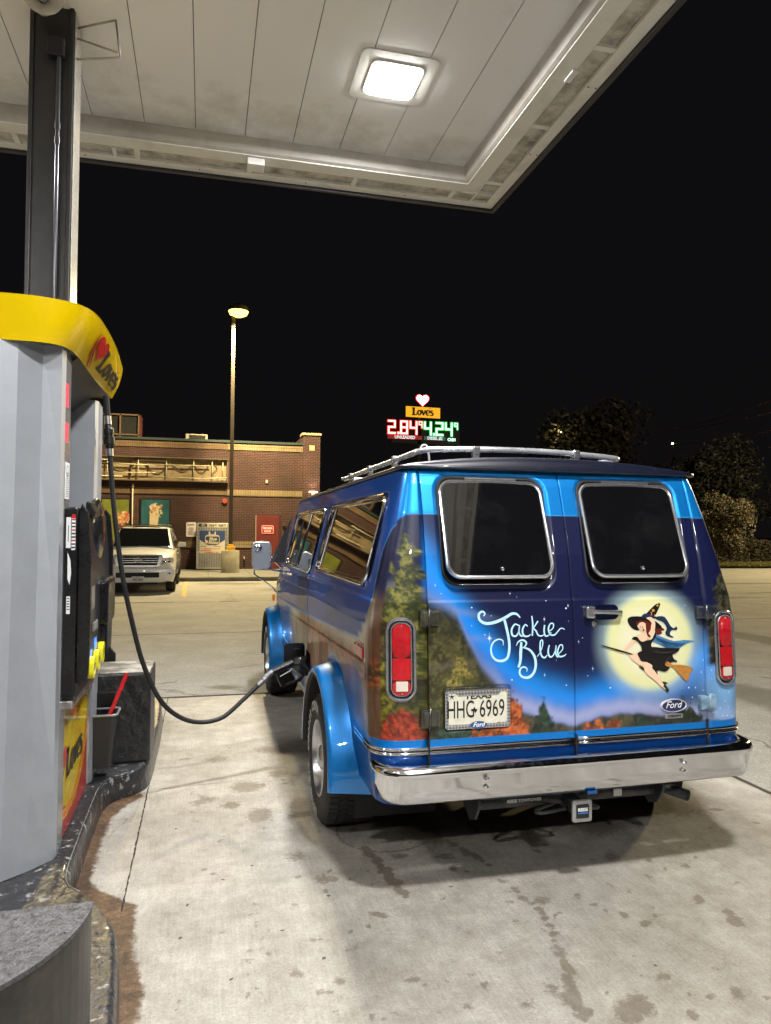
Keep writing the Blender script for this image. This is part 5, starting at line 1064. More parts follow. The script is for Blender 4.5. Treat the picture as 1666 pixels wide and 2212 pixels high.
for k in range(5):
    a = R(90+72*k); ribbon(bm, [(-.645, .932), (-.645+.018*cos(a), .932+.018*sin(a))], [.007, .0005], PT(.0066), 0, spline=False)
bobj('plate_lettering', bm, BLACKINK, npl)
ell = lambda cx, cz, a, c_, n=32: [(cx+a*cos(2*pi*k/n), cz+c_*sin(2*pi*k/n)) for k in range(n)]
OVB = pm('badge_navy', s2l(22, 34, 86), .2, coat=1.); OVL = pm('badge_blue', s2l(40, 78, 128), .2, coat=1.); SILV = pm('badge_silver', (.68, .68, .7), .25, .7)
bm = NB(); flat(bm, ell(-.512, .795, .043, .018), PT(.0085), 0); eb = bobj('frame_emblem', bm, OVL, plf)
bm = NB(); text_bm(bm, 'Ford', PT(.0092), .030, .0004, 1.0, at=(-.512, .796), shear=.35); bobj('emblem_script', bm, WHITEP, eb)
for u, v in ((-.62, .792), (-.408, .800), (-.62, .948), (-.44, .950)):
    bm = NB(); bmesh.ops.create_uvsphere(bm, u_segments=8, v_segments=6, radius=.005, matrix=Matrix.Translation(DO(u, v, .007))); bobj('plate_screw', bm, pm('brass_screw', (.45, .33, .18), .35, .8), plf)
# emblem
bm = NB(); lathe(bm, [(1.0, 0), (1.0, -.008), (.97, -.0125), (.925, -.0125), (.90, -.010)], 'y', (0, 0, 0), 40); bmesh.ops.transform(bm, matrix=Matrix.Translation((.556, float(ry(.83))-.006, .831)) @ Matrix.Diagonal((.076, 1, .033, 1)), verts=bm.verts); em = bobj('oval_emblem', bm, pm('emblem_rim', (.72, .72, .74), .3, .5), DOOR_R, smooth=True)
bm = NB(); flat(bm, ell(.556, .831, .069, .0295), DO, .004); bobj('emblem_field', bm, OVB, em)
bm = NB(); text_bm(bm, 'Ford', DO, .048, .0001, 1.0, at=(.554, .833), off=.0055, shear=.35); ribbon(bm, [(.50, .845), (.515, .853), (.54, .852), (.545, .846)], [.002, .005, .005, .002], DO, .0055); bobj('emblem_script', bm, WHITEP, em)
bm = NB(); bx(bm, .507, .607, float(ry(.778))-.014, float(ry(.778)), .766, .788, .002); ov = bobj('model_badge', bm, pm('badge_grey', (.42, .42, .42), .3, .7), DOOR_R)
bm = NB(); text_bm(bm, 'OVERDRIVE', lambda u, v, o: (u, float(ry(.778))-.0148, v), .0165, .0009, .92, at=(.557, .777)); bobj('badge_lettering', bm, BLACKINK, ov)
# handle
y = float(ry(1.32)); bm = NB(); bx(bm, .058, .110, y-.045, y+.004, 1.285, 1.345, .010, 3); hd = bobj('door_handle', bm, ALLOY, DOOR_R)
bm = NB(); tube(bm, [(.09, y-.042, 1.318), (.15, y-.046, 1.317), (.25, y-.042, 1.313), (.262, y-.02, 1.312), (.262, y, 1.312)], [.012, .010, .011, .013, .013], 10); bobj('handle_grip', bm, ALLOY, hd, smooth=True)
bm = NB(); flat(bm, rrect(.115, .255, 1.275, 1.350, .03, 5), DO, .002); bobj('handle_cup', bm, pm('cup_navy', s2l(14, 20, 46), .2, .2, coat=1.), hd)
bm = NB(); lathe(bm, [(0, -.012), (.010, -.012), (.012, -.009), (.016, -.006), (.0165, 0)], 'y', (.117, y-.006, 1.255), 20); bobj('key_lock', bm, CHROME, DOOR_R, smooth=True)
# painted name, stars, figure: thin paint films on the doors
LETC = pm('lettering_pale_blue', s2l(176, 218, 238), .35, coat=1.)
bm = NB()
for P, W_ in LETTERS: ribbon(bm, P, [max(w_, .0025) for w_ in W_], DO, .0012, 6)
bobj('painted_name', bm, LETC, DOOR_L)
def star(bm, fn, x, z, r):
    if r < .0065: flat(bm, ell(x, z, max(r*.8, .0022), max(r*.8, .0022), 8), fn, .0014); return
    pts = []
    for k in range(16):
        a = pi/2+2*pi*k/16; rr = r*(1 if k % 8 == 0 else .62 if k % 4 == 0 else .42 if k % 2 == 0 else .13); pts.append((x+rr*cos(a)*.75, z+rr*sin(a)))
    flat(bm, pts, fn, .0014)
for d_, sel in ((DOOR_L, lambda x: x < 0), (DOOR_R, lambda x: 0 < x < .75)):
    bm = NB()
    for x, z, r in STARS:
        if sel(x): star(bm, DO, x, z, r)
    bobj('painted_stars', bm, pm('star_white', s2l(200, 228, 240), .35, coat=1.), d_)
bm = NB()
for x, z, r in STARS:
    if x >= .75: star(bm, lambda u, v, o: RS(u, v, .001+o), x, z, r)
for x, z, r in ((.80, .78, .005), (.90, .80, .012), (.95, .88, .008), (.93, .75, .005), (.86, .76, .004)): star(bm, lambda u, v, o: RS(u, v, .001+o), x, z, r)
bobj('painted_stars', bm, pm('star_white', s2l(200, 228, 240), .35, coat=1.), VAN)
WC = {'witch_hat': s2l(22, 18, 18), 'witch_brim': s2l(22, 18, 18), 'witch_hair': s2l(92, 30, 20), 'witch_cape': s2l(70, 125, 170), 'witch_scarf': s2l(22, 44, 70), 'witch_skin': s2l(228, 190, 160), 'witch_dress': s2l(20, 18, 19), 'broom_stick': s2l(28, 18, 14),
      'broom_bristles': s2l(176, 120, 52), 'gold_trim': s2l(205, 150, 60), 'lips': s2l(110, 20, 24), 'cape_shade': s2l(34, 70, 110), 'skirt_shade': s2l(44, 42, 44)}
fig = None
for i, (nm, P) in enumerate(WITCH):
    bm = NB(); P2 = [(p.x, p.y) for p in catmull([(a, c_, 0) for a, c_ in P], 2, True)]; flat(bm, P2, DO, .0013+.00022*i)
    if nm in WC: MT = pm(nm, WC[nm], .35, coat=1., var=.25 if nm in ('broom_bristles', 'witch_cape') else .08, vs=60)
    if fig is None: fig = bobj('painted_witch', bm, MT, DOOR_R)
    else: bobj(nm, bm, MT, DOOR_R)
bm = NB()
for a, b2 in (((.575, .905), (.640, .860)), ((.578, .898), (.625, .845)), ((.582, .910), (.655, .885))): pass
# side details
bm = NB(); bx(bm, -1.032, -1.010, .22, .42, 1.082, 1.140, .005); bobj('side_marker', bm, REDL, VAN, label='red side marker lens')
bm = NB(); bx(bm, -1.03, -1.0, 5.0, 5.06, .93, 1.0, .005); bobj('side_marker', bm, pm('amber_lens', (.6, .14, .01), .15, coat=1., emit=.15, ecol=(1, .25, .02)), VAN, label='amber front side marker')
bm = NB(); tube(bm, [SS(u, v, .001) for u, v in rrect(.38, .55, .745, .895, .02, 4)], .003, 6, True); bobj('access_flap', bm, BLUEDK, VAN)
bm = NB(); tube(bm, [SS(u, v, .002) for u, v in [(.20, 1.07), (.205, 1.155), (.3, 1.155)]], .003, 6); tube(bm, [SS(y_, float(np.interp(y_, [0, .25, 1.2, 4.5], [1.115, 1.115, 1.085, .98]))-.047, -.001) for y_ in np.linspace(.2, 2.1, 14)], .003, 6); bobj('side_bead', bm, CHROME, VAN)
bm = NB(); bx(bm, -1.045, -1.0, 3.95, 4.08, 1.22, 1.25, .008); bobj('door_handle', bm, CHROME, VAN)
# ---- west-coast mirror
mc = Vector((-1.21, 4.28, 1.465)); bm = NB(); prism(bm, [(mc.x+u, mc.z+v) for u, v in rrect(-.10, .10, -.15, .15, .045, 6)], 'y', mc.y, mc.y+.05, .012); mr = bobj('wing_mirror', bm, ALLOY, VAN, smooth=True)
bm = NB(); flat(bm, rrect(-.086, .086, -.136, .136, .038, 6), lambda u, v, o: (mc.x+u, mc.y-.003-o, mc.z+v)); bobj('mirror_glass', bm, pm('mirror', (.40, .44, .50), .16, .7), mr)
bm = NB(); bmesh.ops.create_uvsphere(bm, u_segments=24, v_segments=16, radius=1, matrix=Matrix.Translation((mc.x-.035, mc.y-.004, mc.z+.085)) @ Matrix.Diagonal((.040, .018, .040, 1))); bobj('blind_spot_mirror', bm, pm('mirror_round', (.8, .85, .9), .02, 1), mr, smooth=True)
bm = NB(); tube(bm, catmull([(mc.x-.07, mc.y+.03, mc.z-.15), (mc.x-.06, mc.y+.03, mc.z-.2), (-1.10, 4.3, 1.14), (-1.05, 4.32, 1.08), (-1.02, 4.3, 1.10)], 5), .008, 8); tube(bm, [(mc.x, mc.y+.03, mc.z-.13), (-1.0, 4.35, 1.30)], .009, 8); tube(bm, [(-1.0, 4.33, 1.33), (-1.12, 4.29, 1.45)], .007, 8); bobj('mirror_arm', bm, CHROME, mr, smooth=True)
# vent quarter-light swung out
bm = NB(); v4 = [(-1.015, 3.99, 1.40), (-.93, 4.02, 1.86), (-1.13, 4.22, 1.40)]; bm.faces.new([bm.verts.new(p) for p in v4]); tube(bm, [v4[0], v4[1], v4[2]], .006, 6, True); bobj('quarter_light', bm, pm('vent_glass', (.03, .03, .035), .05, spec=.8), VAN)
# ---- bumper
BP = [(p.x, p.y) for p in catmull([(-1.01, .16, 0), (-1.015, .06, 0), (-1.0, -.03, 0), (-.95, -.095, 0), (-.85, -.125, 0), (-.4, -.142, 0), (0, -.147, 0), (.4, -.142, 0), (.85, -.125, 0), (.95, -.095, 0), (1.0, -.03, 0), (1.015, .06, 0), (1.01, .16, 0)], 6)]
prof = [(-.10, .655), (-.09, .668), (-.035, .674), (-.014, .670), (-.002, .660), (.004, .645), (.002, .632), (-.004, .626), (-.006, .620), (-.012, .57), (-.028, .515), (-.036, .503), (-.06, .50)]
bm = NB(); rg = []
for i, (x, y) in enumerate(BP):
    a = BP[max(i-1, 0)]; c_ = BP[min(i+1, len(BP)-1)]; t = Vector((c_[0]-a[0], c_[1]-a[1])).normalized(); n2 = Vector((t.y, -t.x))
    rg.append([bm.verts.new((x+n2.x*d_, y+n2.y*d_, z-.022-.008*(abs(x)/1.05)**2)) for d_, z in prof])
for a, b2 in zip(rg, rg[1:]):
    for k in range(len(prof)-1):
        f = bm.faces.new((a[k], b2[k], b2[k+1], a[k+1])); f.smooth = True
BUMC = bpy.data.materials.new('bumper_chrome'); BUMC.use_nodes = True; nt = BUMC.node_tree; N = nt.nodes; b = N['Principled BSDF']; b.inputs['Metallic'].default_value = 1; b.inputs['Base Color'].default_value = (.74, .74, .76, 1)
t_ = N.new('ShaderNodeTexCoord'); n_ = N.new('ShaderNodeTexNoise'); n_.inputs['Scale'].default_value = 14; n_.inputs['Detail'].default_value = 9; n_.inputs['Roughness'].default_value = .8; nt.links.new(t_.outputs['Object'], n_.inputs['Vector'])
r_ = N.new('ShaderNodeMapRange'); nt.links.new(n_.outputs['Fac'], r_.inputs[0]); r_.inputs[1].default_value = .45; r_.inputs[2].default_value = .75; r_.inputs[3].default_value = .06; r_.inputs[4].default_value = .26; nt.links.new(r_.outputs[0], b.inputs['Roughness'])
n2_ = N.new('ShaderNodeTexNoise'); n2_.inputs['Scale'].default_value = 3; nt.links.new(t_.outputs['Object'], n2_.inputs['Vector']); bp = N.new('ShaderNodeBump'); bp.inputs['Strength'].default_value = .25; bp.inputs['Distance'].default_value = .02; nt.links.new(n2_.outputs['Fac'], bp.inputs['Height']); nt.links.new(bp.outputs[0], b.inputs['Normal'])
bu = bobj('rear_bumper', bm, BUMC, VAN, smooth=True, ang=60)
bm = NB()
for x in (-.52, .52):
    for z in (.580, .538): bmesh.ops.create_uvsphere(bm, u_segments=14, v_segments=8, radius=.0125, matrix=Matrix.Translation((x, -.148-(.602-z)*-.2, z)) @ Matrix.Diagonal((1, .5, 1, 1)))
bobj('bumper_bolt', bm, CHROME, bu, smooth=True)
bm = NB()
for x0, x1, y_ in ((.0, .05, -.10),): bx(bm, x0, x1, -.125, -.09, .466, .480)
bobj('blue_reflection_tab', bm, BLUEDK, bu)  # blue tab stands in for a small reflection in the chrome
# ---- towing hitch, exhaust
HB = dirty('hitch_black', (.016, .017, .019), (.06, .07, .075), .45, 10, (.45, .7)); ht = bobj('tow_hitch', (lambda q: (cyl(q, (-.47, .10, .385), (.50, .10, .385), .036, 18), q)[1])(NB()), HB, VAN, smooth=True)
bm = NB()
for x in (-.50, .50): prism(bm, [(.0, .44), (.22, .47), (.22, .36), (.12, .30), (.05, .325), (.0, .40)], 'x', x-.006, x+.006)
bobj('side_plate', bm, HB, ht)
bm = NB(); bx(bm, -.032, .032, -.06, .16, .340, .404, .004); tube(bm, catmull([(-.07, .09, .352), (-.19, .03, .352), (-.20, -.005, .352), (-.15, -.01, .352), (-.03, .02, .352)], 5), .009, 8); tube(bm, catmull([(.07, .09, .352), (.12, .03, .352), (.125, -.005, .352), (.09, -.01, .352), (.03, .02, .352)], 5), .009, 8); bobj('receiver', bm, HB, ht)
bm = NB(); prism(bm, rrect(-.052, .052, .315, .420, .012, 4), 'y', -.075, -.058, .004); rc = bobj('receiver_cover', bm, pm('cover_grey', (.36, .36, .36), .35, .5, var=.15, vs=30), ht)
bm = NB(); prism(bm, rrect(-.034, .034, .335, .402, .006, 4), 'y', -.079, -.0755, .001); bobj('cover_face', bm, pm('cover_black', (.01, .01, .012), .3), rc)
HF = lambda u, v, o: (u, -.0798-o, v)
bm = NB(); text_bm(bm, 'REESE', HF, .021, .0009, 1.0, at=(0, .376)); bobj('cover_lettering', bm, WHITEP, rc)
bm = NB(); flat(bm, [(-.026, .358), (.028, .358), (.028, .363), (-.026, .363)], HF, 0); bobj('cover_stripe', bm, pm('stripe_blue', (.02, .2, .6), .4), rc)
bm = NB(); text_bm(bm, 'REESE TOWPOWER', lambda u, v, o: (u, .0645-.002+abs(v-.390)*.1, v), .021, .0006, 1.0, at=(-.24, .390)); bobj('tube_lettering', bm, WHITEP, ht)
bm = NB(); bx(bm, .255, .30, .0625, .068, .370, .405); bobj('tube_label', bm, WHITEP, ht)
bm = NB(); tube(bm, [(.45, .6, .40), (.56, .2, .37), (.66, .02, .355)], [.03, .03, .028], 14, cap=False); bobj('exhaust_pipe', bm, pm('exhaust_steel', (.10, .105, .11), .5, .6, var=.4), VAN, smooth=True)
# ---- wheels
TYRE = pm('tyre_rubber', (.020, .020, .021), .7, var=.35, vs=12, bump=.15, bs=90); RIMM = pm('rim_alloy', (.55, .56, .58), .28, .9, var=.1, vs=20)
def polar(xo, yc, zc, s): return lambda u, v, o: (xo+s*o, yc, zc)
def make_wheel(yc, s):
    wl = NB(); Rr = .370; wd = .295; xo = s*1.12
    pr = [(.205, -.012), (.225, -.002), (.26, .006), (.30, .009), (.335, .004), (.352, -.008), (.360, -.028), (.362, -.05), (.362, -wd+.05), (.360, -wd+.028), (.335, -wd), (.26, -wd), (.205, -wd+.01)]
    lathe(wl, [(r, s*h) for r, h in pr], 'x', (xo, yc, .372), 72)
    t = bobj('wheel', wl, TYRE, VAN, smooth=True, ang=60)
    bm = NB(); ribs = [(-.016, -.064), (-.073, -.114), (-.122, -.173), (-.181, -.222), (-.231, -.279)]; nb = 58
    for j, (h0, h1) in enumerate(ribs):
        for k in range(nb):
            a0 = 2*pi*(k+.35*j)/nb; a1 = a0+2*pi/nb*.86; sk = .018*(1 if j % 2 else -1) if j not in (0, 4) else 0
            r0, r1 = .358, .372
            v = []
            for rr in (r0, r1):
                for h, sh in ((h0, sk), (h1, -sk)):
                    for a in (a0+sh, a1+sh):
                        re = rr-(.005 if (j in (0, 4) and rr > .36 and h in (-.016, -.279)) else 0); v.append(bm.verts.new((xo+s*h, yc+re*cos(a), .372+re*sin(a))))
            for q in ((4, 5, 7, 6), (0, 1, 5, 4), (2, 3, 7, 6), (0, 2, 6, 4), (1, 3, 7, 5)): bm.faces.new([v[i] for i in q])
    bobj('tread', bm, TYRE, t)
    rm = NB(); lathe(rm, [(r, s*h) for r, h in [(.214, -.010), (.218, .0), (.205, .002), (.196, -.014), (.188, -.05), (.178, -.075), (.14, -.070), (.11, -.052), (.075, -.045), (.07, -.02), (.05, -.005), (0, 0)]], 'x', (xo, yc, .372), 48); rim = bobj('rim', rm, RIMM, t, smooth=True, ang=50)
    bm = NB()
    for k in range(15):
        a = 2*pi*k/15; p = [(xo+s*-.066, yc+.125*cos(a+da), .372+.125*sin(a+da)) for da in (-.07, .07)]+[(xo+s*-.073, yc+.17*cos(a+da), .372+.17*sin(a+da)) for da in (.06, -.06)]; bm.faces.new([bm.verts.new(q) for q in p])
    bobj('rim_slot', bm, BLACK, rim)
    if s < 0:
        def arc_text(txt, ang0, size, rr, step):
            bm = NB()
            for i, ch in enumerate(txt):
                if ch == ' ': continue
                a = R(ang0-i*step)   # clockwise as seen from outside
                def f(u, v, o, a=a):
                    # outside view: screen-left is +y
                    r = rr+v; aa = a-u/rr; return (xo-.0095-.002, yc-r*cos(aa), .372+r*sin(aa))
                text_bm(bm, ch, f, size, .0034, .78)
            return bm
        bobj('tyre_lettering', arc_text('COOPER', 184, .074, .298, 9.6), pm('letter_white', (.62, .62, .60), .6), t)
        bobj('tyre_lettering', arc_text('RADIAL G/T', 277, .058, .300, 8.0), pm('letter_white', (.62, .62, .60), .6), t)
        bobj('tyre_lettering', arc_text('COBRA', 118, .074, .298, 9.6), pm('letter_white', (.62, .62, .60), .6), t)
    return t
for yc in (1.02, 4.52):
    for s in (-1, 1): make_wheel(yc, s)
# ---- fibreglass arch flares
def flare(yc, s, front=False):
    bm = NB(); secs = []
    a_s = np.linspace(-8, 195, 60) if not front else np.linspace(-15, 188, 60)
    for a in a_s:
        ca, sa = cos(R(a)), sin(R(a)); sq = 1.0
        # measured outwards: inner lip, rounded shoulder, long face back to the panel
        back = sst(60, -8, a) if a < 60 else 0   # towards the rear the face carries further in and down
        pr = [(.496, 1.1445), (.507, 1.146), (.522, 1.140), (.532, 1.12), (.545, 1.07), (.565, 1.01), (.60, .985)]
        ring = []
        for r, x in pr:
            r2 = r*(1+.0*back); xx = x-(back*.10 if x < 1.0 else 0)
            yy = yc-r2*ca; zz = .372+r2*sa
            ring.append(bm.verts.new((s*xx, yy, max(zz, .345))))
        secs.append(ring)
    for p, q in zip(secs, secs[1:]):
        for i in range(len(p)-1):
            f = bm.faces.new((p[i], q[i], q[i+1], p[i+1])); f.smooth = True
    fl = bobj('wheel_arch_flare', bm, BLUEP, VAN, smooth=True, ang=70)
    bm = NB(); secs = [[bm.verts.new((s*x, yc-r*cos(R(a)), max(.372+r*sin(R(a)), .345))) for r, x in ((.47, .90), (.478, 1.125), (.487, 1.140), (.497, 1.1444))] for a in a_s]
    for p, q in zip(secs, secs[1:]):
        for i in range(3): bm.faces.new((p[i], q[i], q[i+1], p[i+1]))
    bobj('flare_liner', bm, RUBBER, fl); return fl
for yc in (1.02, 4.52):
    for s in (-1, 1): flare(yc, s)
bm = NB()
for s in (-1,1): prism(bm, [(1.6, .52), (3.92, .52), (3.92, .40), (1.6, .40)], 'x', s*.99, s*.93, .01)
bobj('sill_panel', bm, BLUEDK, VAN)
# ================================================================ THE SHOP
WY = 31.4
def brick_mat(name, c1, c2, mort, bw, bh, ms, off=.5, rot=False):
    m = bpy.data.materials.new(name); m.use_nodes = True; nt = m.node_tree; N = nt.nodes; L = nt.links; b = N['Principled BSDF']
    t = N.new('ShaderNodeTexCoord'); s = N.new('ShaderNodeSeparateXYZ'); c = N.new('ShaderNodeCombineXYZ'); L.new(t.outputs['Object'], s.inputs[0])
    a = N.new('ShaderNodeMath'); a.operation = 'ADD'; L.new(s.outputs['X'], a.inputs[0]); L.new(s.outputs['Y'], a.inputs[1]); L.new(a.outputs[0], c.inputs[0]); L.new(s.outputs['Z'], c.inputs[1])
    br = N.new('ShaderNodeTexBrick'); L.new(c.outputs[0], br.inputs['Vector']); br.inputs['Color1'].default_value = (*c1, 1); br.inputs['Color2'].default_value = (*c2, 1); br.inputs['Mortar'].default_value = (*mort, 1)
    br.inputs['Scale'].default_value = 1; br.inputs['Brick Width'].default_value = bw; br.inputs['Row Height'].default_value = bh; br.inputs['Mortar Size'].default_value = ms; br.inputs['Mortar Smooth'].default_value = .2; br.offset = off
    n = N.new('ShaderNodeTexNoise'); n.inputs['Scale'].default_value = 1.1; n.inputs['Detail'].default_value = 8; L.new(t.outputs['Object'], n.inputs['Vector']); r = N.new('ShaderNodeValToRGB'); L.new(n.outputs['Fac'], r.inputs[0])
    r.color_ramp.elements[0].position = .3; r.color_ramp.elements[1].position = .7; r.color_ramp.elements[0].color = (.62, .62, .62, 1); r.color_ramp.elements[1].color = (1.15, 1.15, 1.15, 1)
    mx = N.new('ShaderNodeMix'); mx.data_type = 'RGBA'; mx.blend_type = 'MULTIPLY'; mx.inputs[0].default_value = 1; L.new(br.outputs['Color'], mx.inputs[6]); L.new(r.outputs[0], mx.inputs[7]); L.new(mx.outputs[2], b.inputs['Base Color']); b.inputs['Roughness'].default_value = .85
    bp = N.new('ShaderNodeBump'); bp.inputs['Strength'].default_value = .6; bp.inputs['Distance'].default_value = .01; bp.invert = True; L.new(br.outputs['Fac'], bp.inputs['Height']); L.new(bp.outputs[0], b.inputs['Normal']); return m
BRK = brick_mat('red_brick', (.060, .0145, .011), (.032, .010, .008), (.095, .067, .052), .215, .0725, .009)
SOL = brick_mat('tan_soldier_brick', (.17, .105, .05), (.14, .085, .04), (.07, .045, .025), .0725, .30, .008, 0)
SOL_LIT = brick_mat('lit_soldier_brick', (.28, .21, .11), (.24, .18, .085), (.08, .055, .03), .0725, .30, .009, 0)  # lighter copy of the tan brick, its lit look put into the colour
SH_ = empty('brick_shop', (-4, WY, .15), 'red brick shop with tan soldier-brick bands behind the white car', 'building')
bm = NB(); bx(bm, -14, 4.15, WY, WY+9, .14, 5.56); bx(bm, 4.15, 4.9, WY-.14, WY+9, .14, 6.0)
bobj('wall', bm, BRK, SH_, True)
bm = NB(); bx(bm, -14, .93, WY-.03, WY-.001, 5.26, 5.50); bx(bm, -14, .93, WY-.03, WY-.001, 3.30, 3.58); bx(bm, -14, .40, WY-.03, WY-.001, 1.06, 1.33); bobj('soldier_band', bm, SOL, SH_, True)
bm = NB(); bx(bm, .931, 4.149, WY-.03, WY-.001, 5.26, 5.50); bx(bm, .931, 4.149, WY-.03, WY-.001, 3.28, 3.54); bx(bm, .95, 2.10, WY-.03, WY-.001, 1.06, 1.33); bobj('soldier_band', bm, SOL_LIT, SH_, True, label='soldier-brick band right of the lamp post, coloured brighter as if lit')
bm = NB(); bx(bm, -14.05, 4.149, WY-.06, WY+.3, 5.561, 5.66); bobj('coping', bm, pm('coping_green', (.016, .03, .027), .6), SH_, True)
bm = NB(); bx(bm, 4.10, 4.95, WY-.19, WY+.6, 6.001, 6.10); bx(bm, 4.42, 4.66, WY-.155, WY-.139, 5.33, 5.56); bobj('pier_cap', bm, pm('cast_stone', (.34, .26, .16), .8, var=.2), SH_, True)
# door
bm = NB(); bx(bm, 2.10, 3.22, WY-.02, WY-.001, .15, 2.52); df = bobj('door_frame', bm, pm('door_frame_dark', (.05, .02, .018), .5), SH_, True)
bm = NB(); bx(bm, 2.17, 3.14, WY-.05, WY-.021, .17, 2.45, .004); dr_ = bobj('door', bm, pm('door_red', (.13, .020, .014), .45, var=.15, vs=4), SH_, True)
bm = NB(); bx(bm, 2.145, 2.165, WY-.055, WY-.02, .17, 2.46); bobj('door_edge', bm, pm('door_edge_pale', (.5, .42, .32), .5), dr_)
WF = lambda d=0: (lambda u, v, o: (u, WY-.052-d-o, v))
sg = bobj('fire_room_sign', prism(NB(), rrect(2.39, 2.92, 1.66, 2.03, .05), 'y', WY-.062, WY-.052), REDP, dr_)
bm = NB(); tube(bm, [(u, WY-.064, v) for u, v in rrect(2.41, 2.90, 1.68, 2.01, .04)], .008, 5, True); text_bm(bm, 'FIRE RISER', WF(.0125), .115, .004, .78, at=(2.655, 1.90)); text_bm(bm, 'ROOM', WF(.0125), .115, .004, .8, at=(2.655, 1.77)); bobj('sign_lettering', bm, WHITEP, sg)
# opened sign cabinet
CAB = dirty('sign_backing_cream', (.28, .215, .12), (.15, .11, .06), .6, 2.2, (.40, .72)); TUBE = pm('tube_cream', (.38, .33, .23), .4)
cab = empty('sign_cabinet', (-4, WY-.1, 4.3), 'long stripped sign box with bare tubes and looping wires on the brick wall', 'sign')
bm = NB(); bx(bm, -9.5, .93, WY-.06, WY-.002, 3.87, 4.80); bobj('backing', bm, CAB, cab, True)
bm = NB()
for a in ((-9.5, .95, 4.80, 4.84), (-9.5, .95, 3.83, 3.87)): bx(bm, a[0], a[1], WY-.22, WY-.003, a[2], a[3])
bx(bm, .90, .95, WY-.18, WY-.061, 3.87, 4.80); bobj('cabinet_frame', bm, pm('cabinet_dark', (.11, .08, .05), .6), cab, True)
bm = NB()
for x in (-8.6, -7.2, -5.4, -3.9, -2.7, -1.58, -.48, .28, .72): tube(bm, [(x, WY-.13, 3.9), (x+.01, WY-.13, 4.76)], .02, 6)
bobj('tube_support', bm, TUBE, cab, True)
bm = NB(); rs = random.Random(8)
for x0, x1, z in ((-8.8, -6.6, 4.55), (-6.4, -3.7, 4.62), (-4.2, -2.0, 4.53), (-2.25, .2, 4.50), (-8.5, -6, 4.08), (-5.9, -3.3, 4.02), (-4.4, -2.0, 4.12), (-2.3, .85, 4.0), (-.1, .92, 4.02)): tube(bm, [(x0, WY-.16, z), (x1, WY-.16, z+rs.uniform(-.06, .06))], .022, 6)
bx(bm, -2.66, -1.6, WY-.12, WY-.061, 4.66, 4.72); bobj('lamp_tube', bm, TUBE, cab, True)
bm = NB()
for x0, x1, s_ in ((-3.9, -2.75, .45), (-2.4, -1.45, .4), (-1.35, -.5, .35), (-.45, .15, .4), (-6.5, -5.4, .4), (-8, -7, .4)): tube(bm, [(x0+(x1-x0)*t, WY-.1, 4.60-s_*4*t*(1-t)*(.9+.2*sin(x0*7))) for t in np.linspace(0, 1, 12)], .016, 5)
tube(bm, catmull([(-3.0, WY-.1, 3.95), (-2.95, WY-.1, 4.5), (-2.8, WY-.1, 4.72), (-2.6, WY-.1, 4.74)], 5), .03, 6); tube(bm, [(-2.4, WY-.08, 4.7), (-2.3, WY-.08, 4.5), (-2.32, WY-.08, 4.1)], .02, 6); tube(bm, catmull([(.4, WY-.1, 4.6), (.5, WY-.1, 4.4), (.3, WY-.1, 4.2), (.55, WY-.1, 4.0)], 4), .012, 5)
bobj('wire', bm, pm('wire_dark', (.07, .04, .025), .6), cab, True)
bm = NB(); text_bm(bm, 'D', lambda u, v, o: (u, WY-.061-o, v), .15, .008, at=(-.94, 4.33), off=.002); bobj('cabinet_letter', bm, BLACKINK, cab, True)
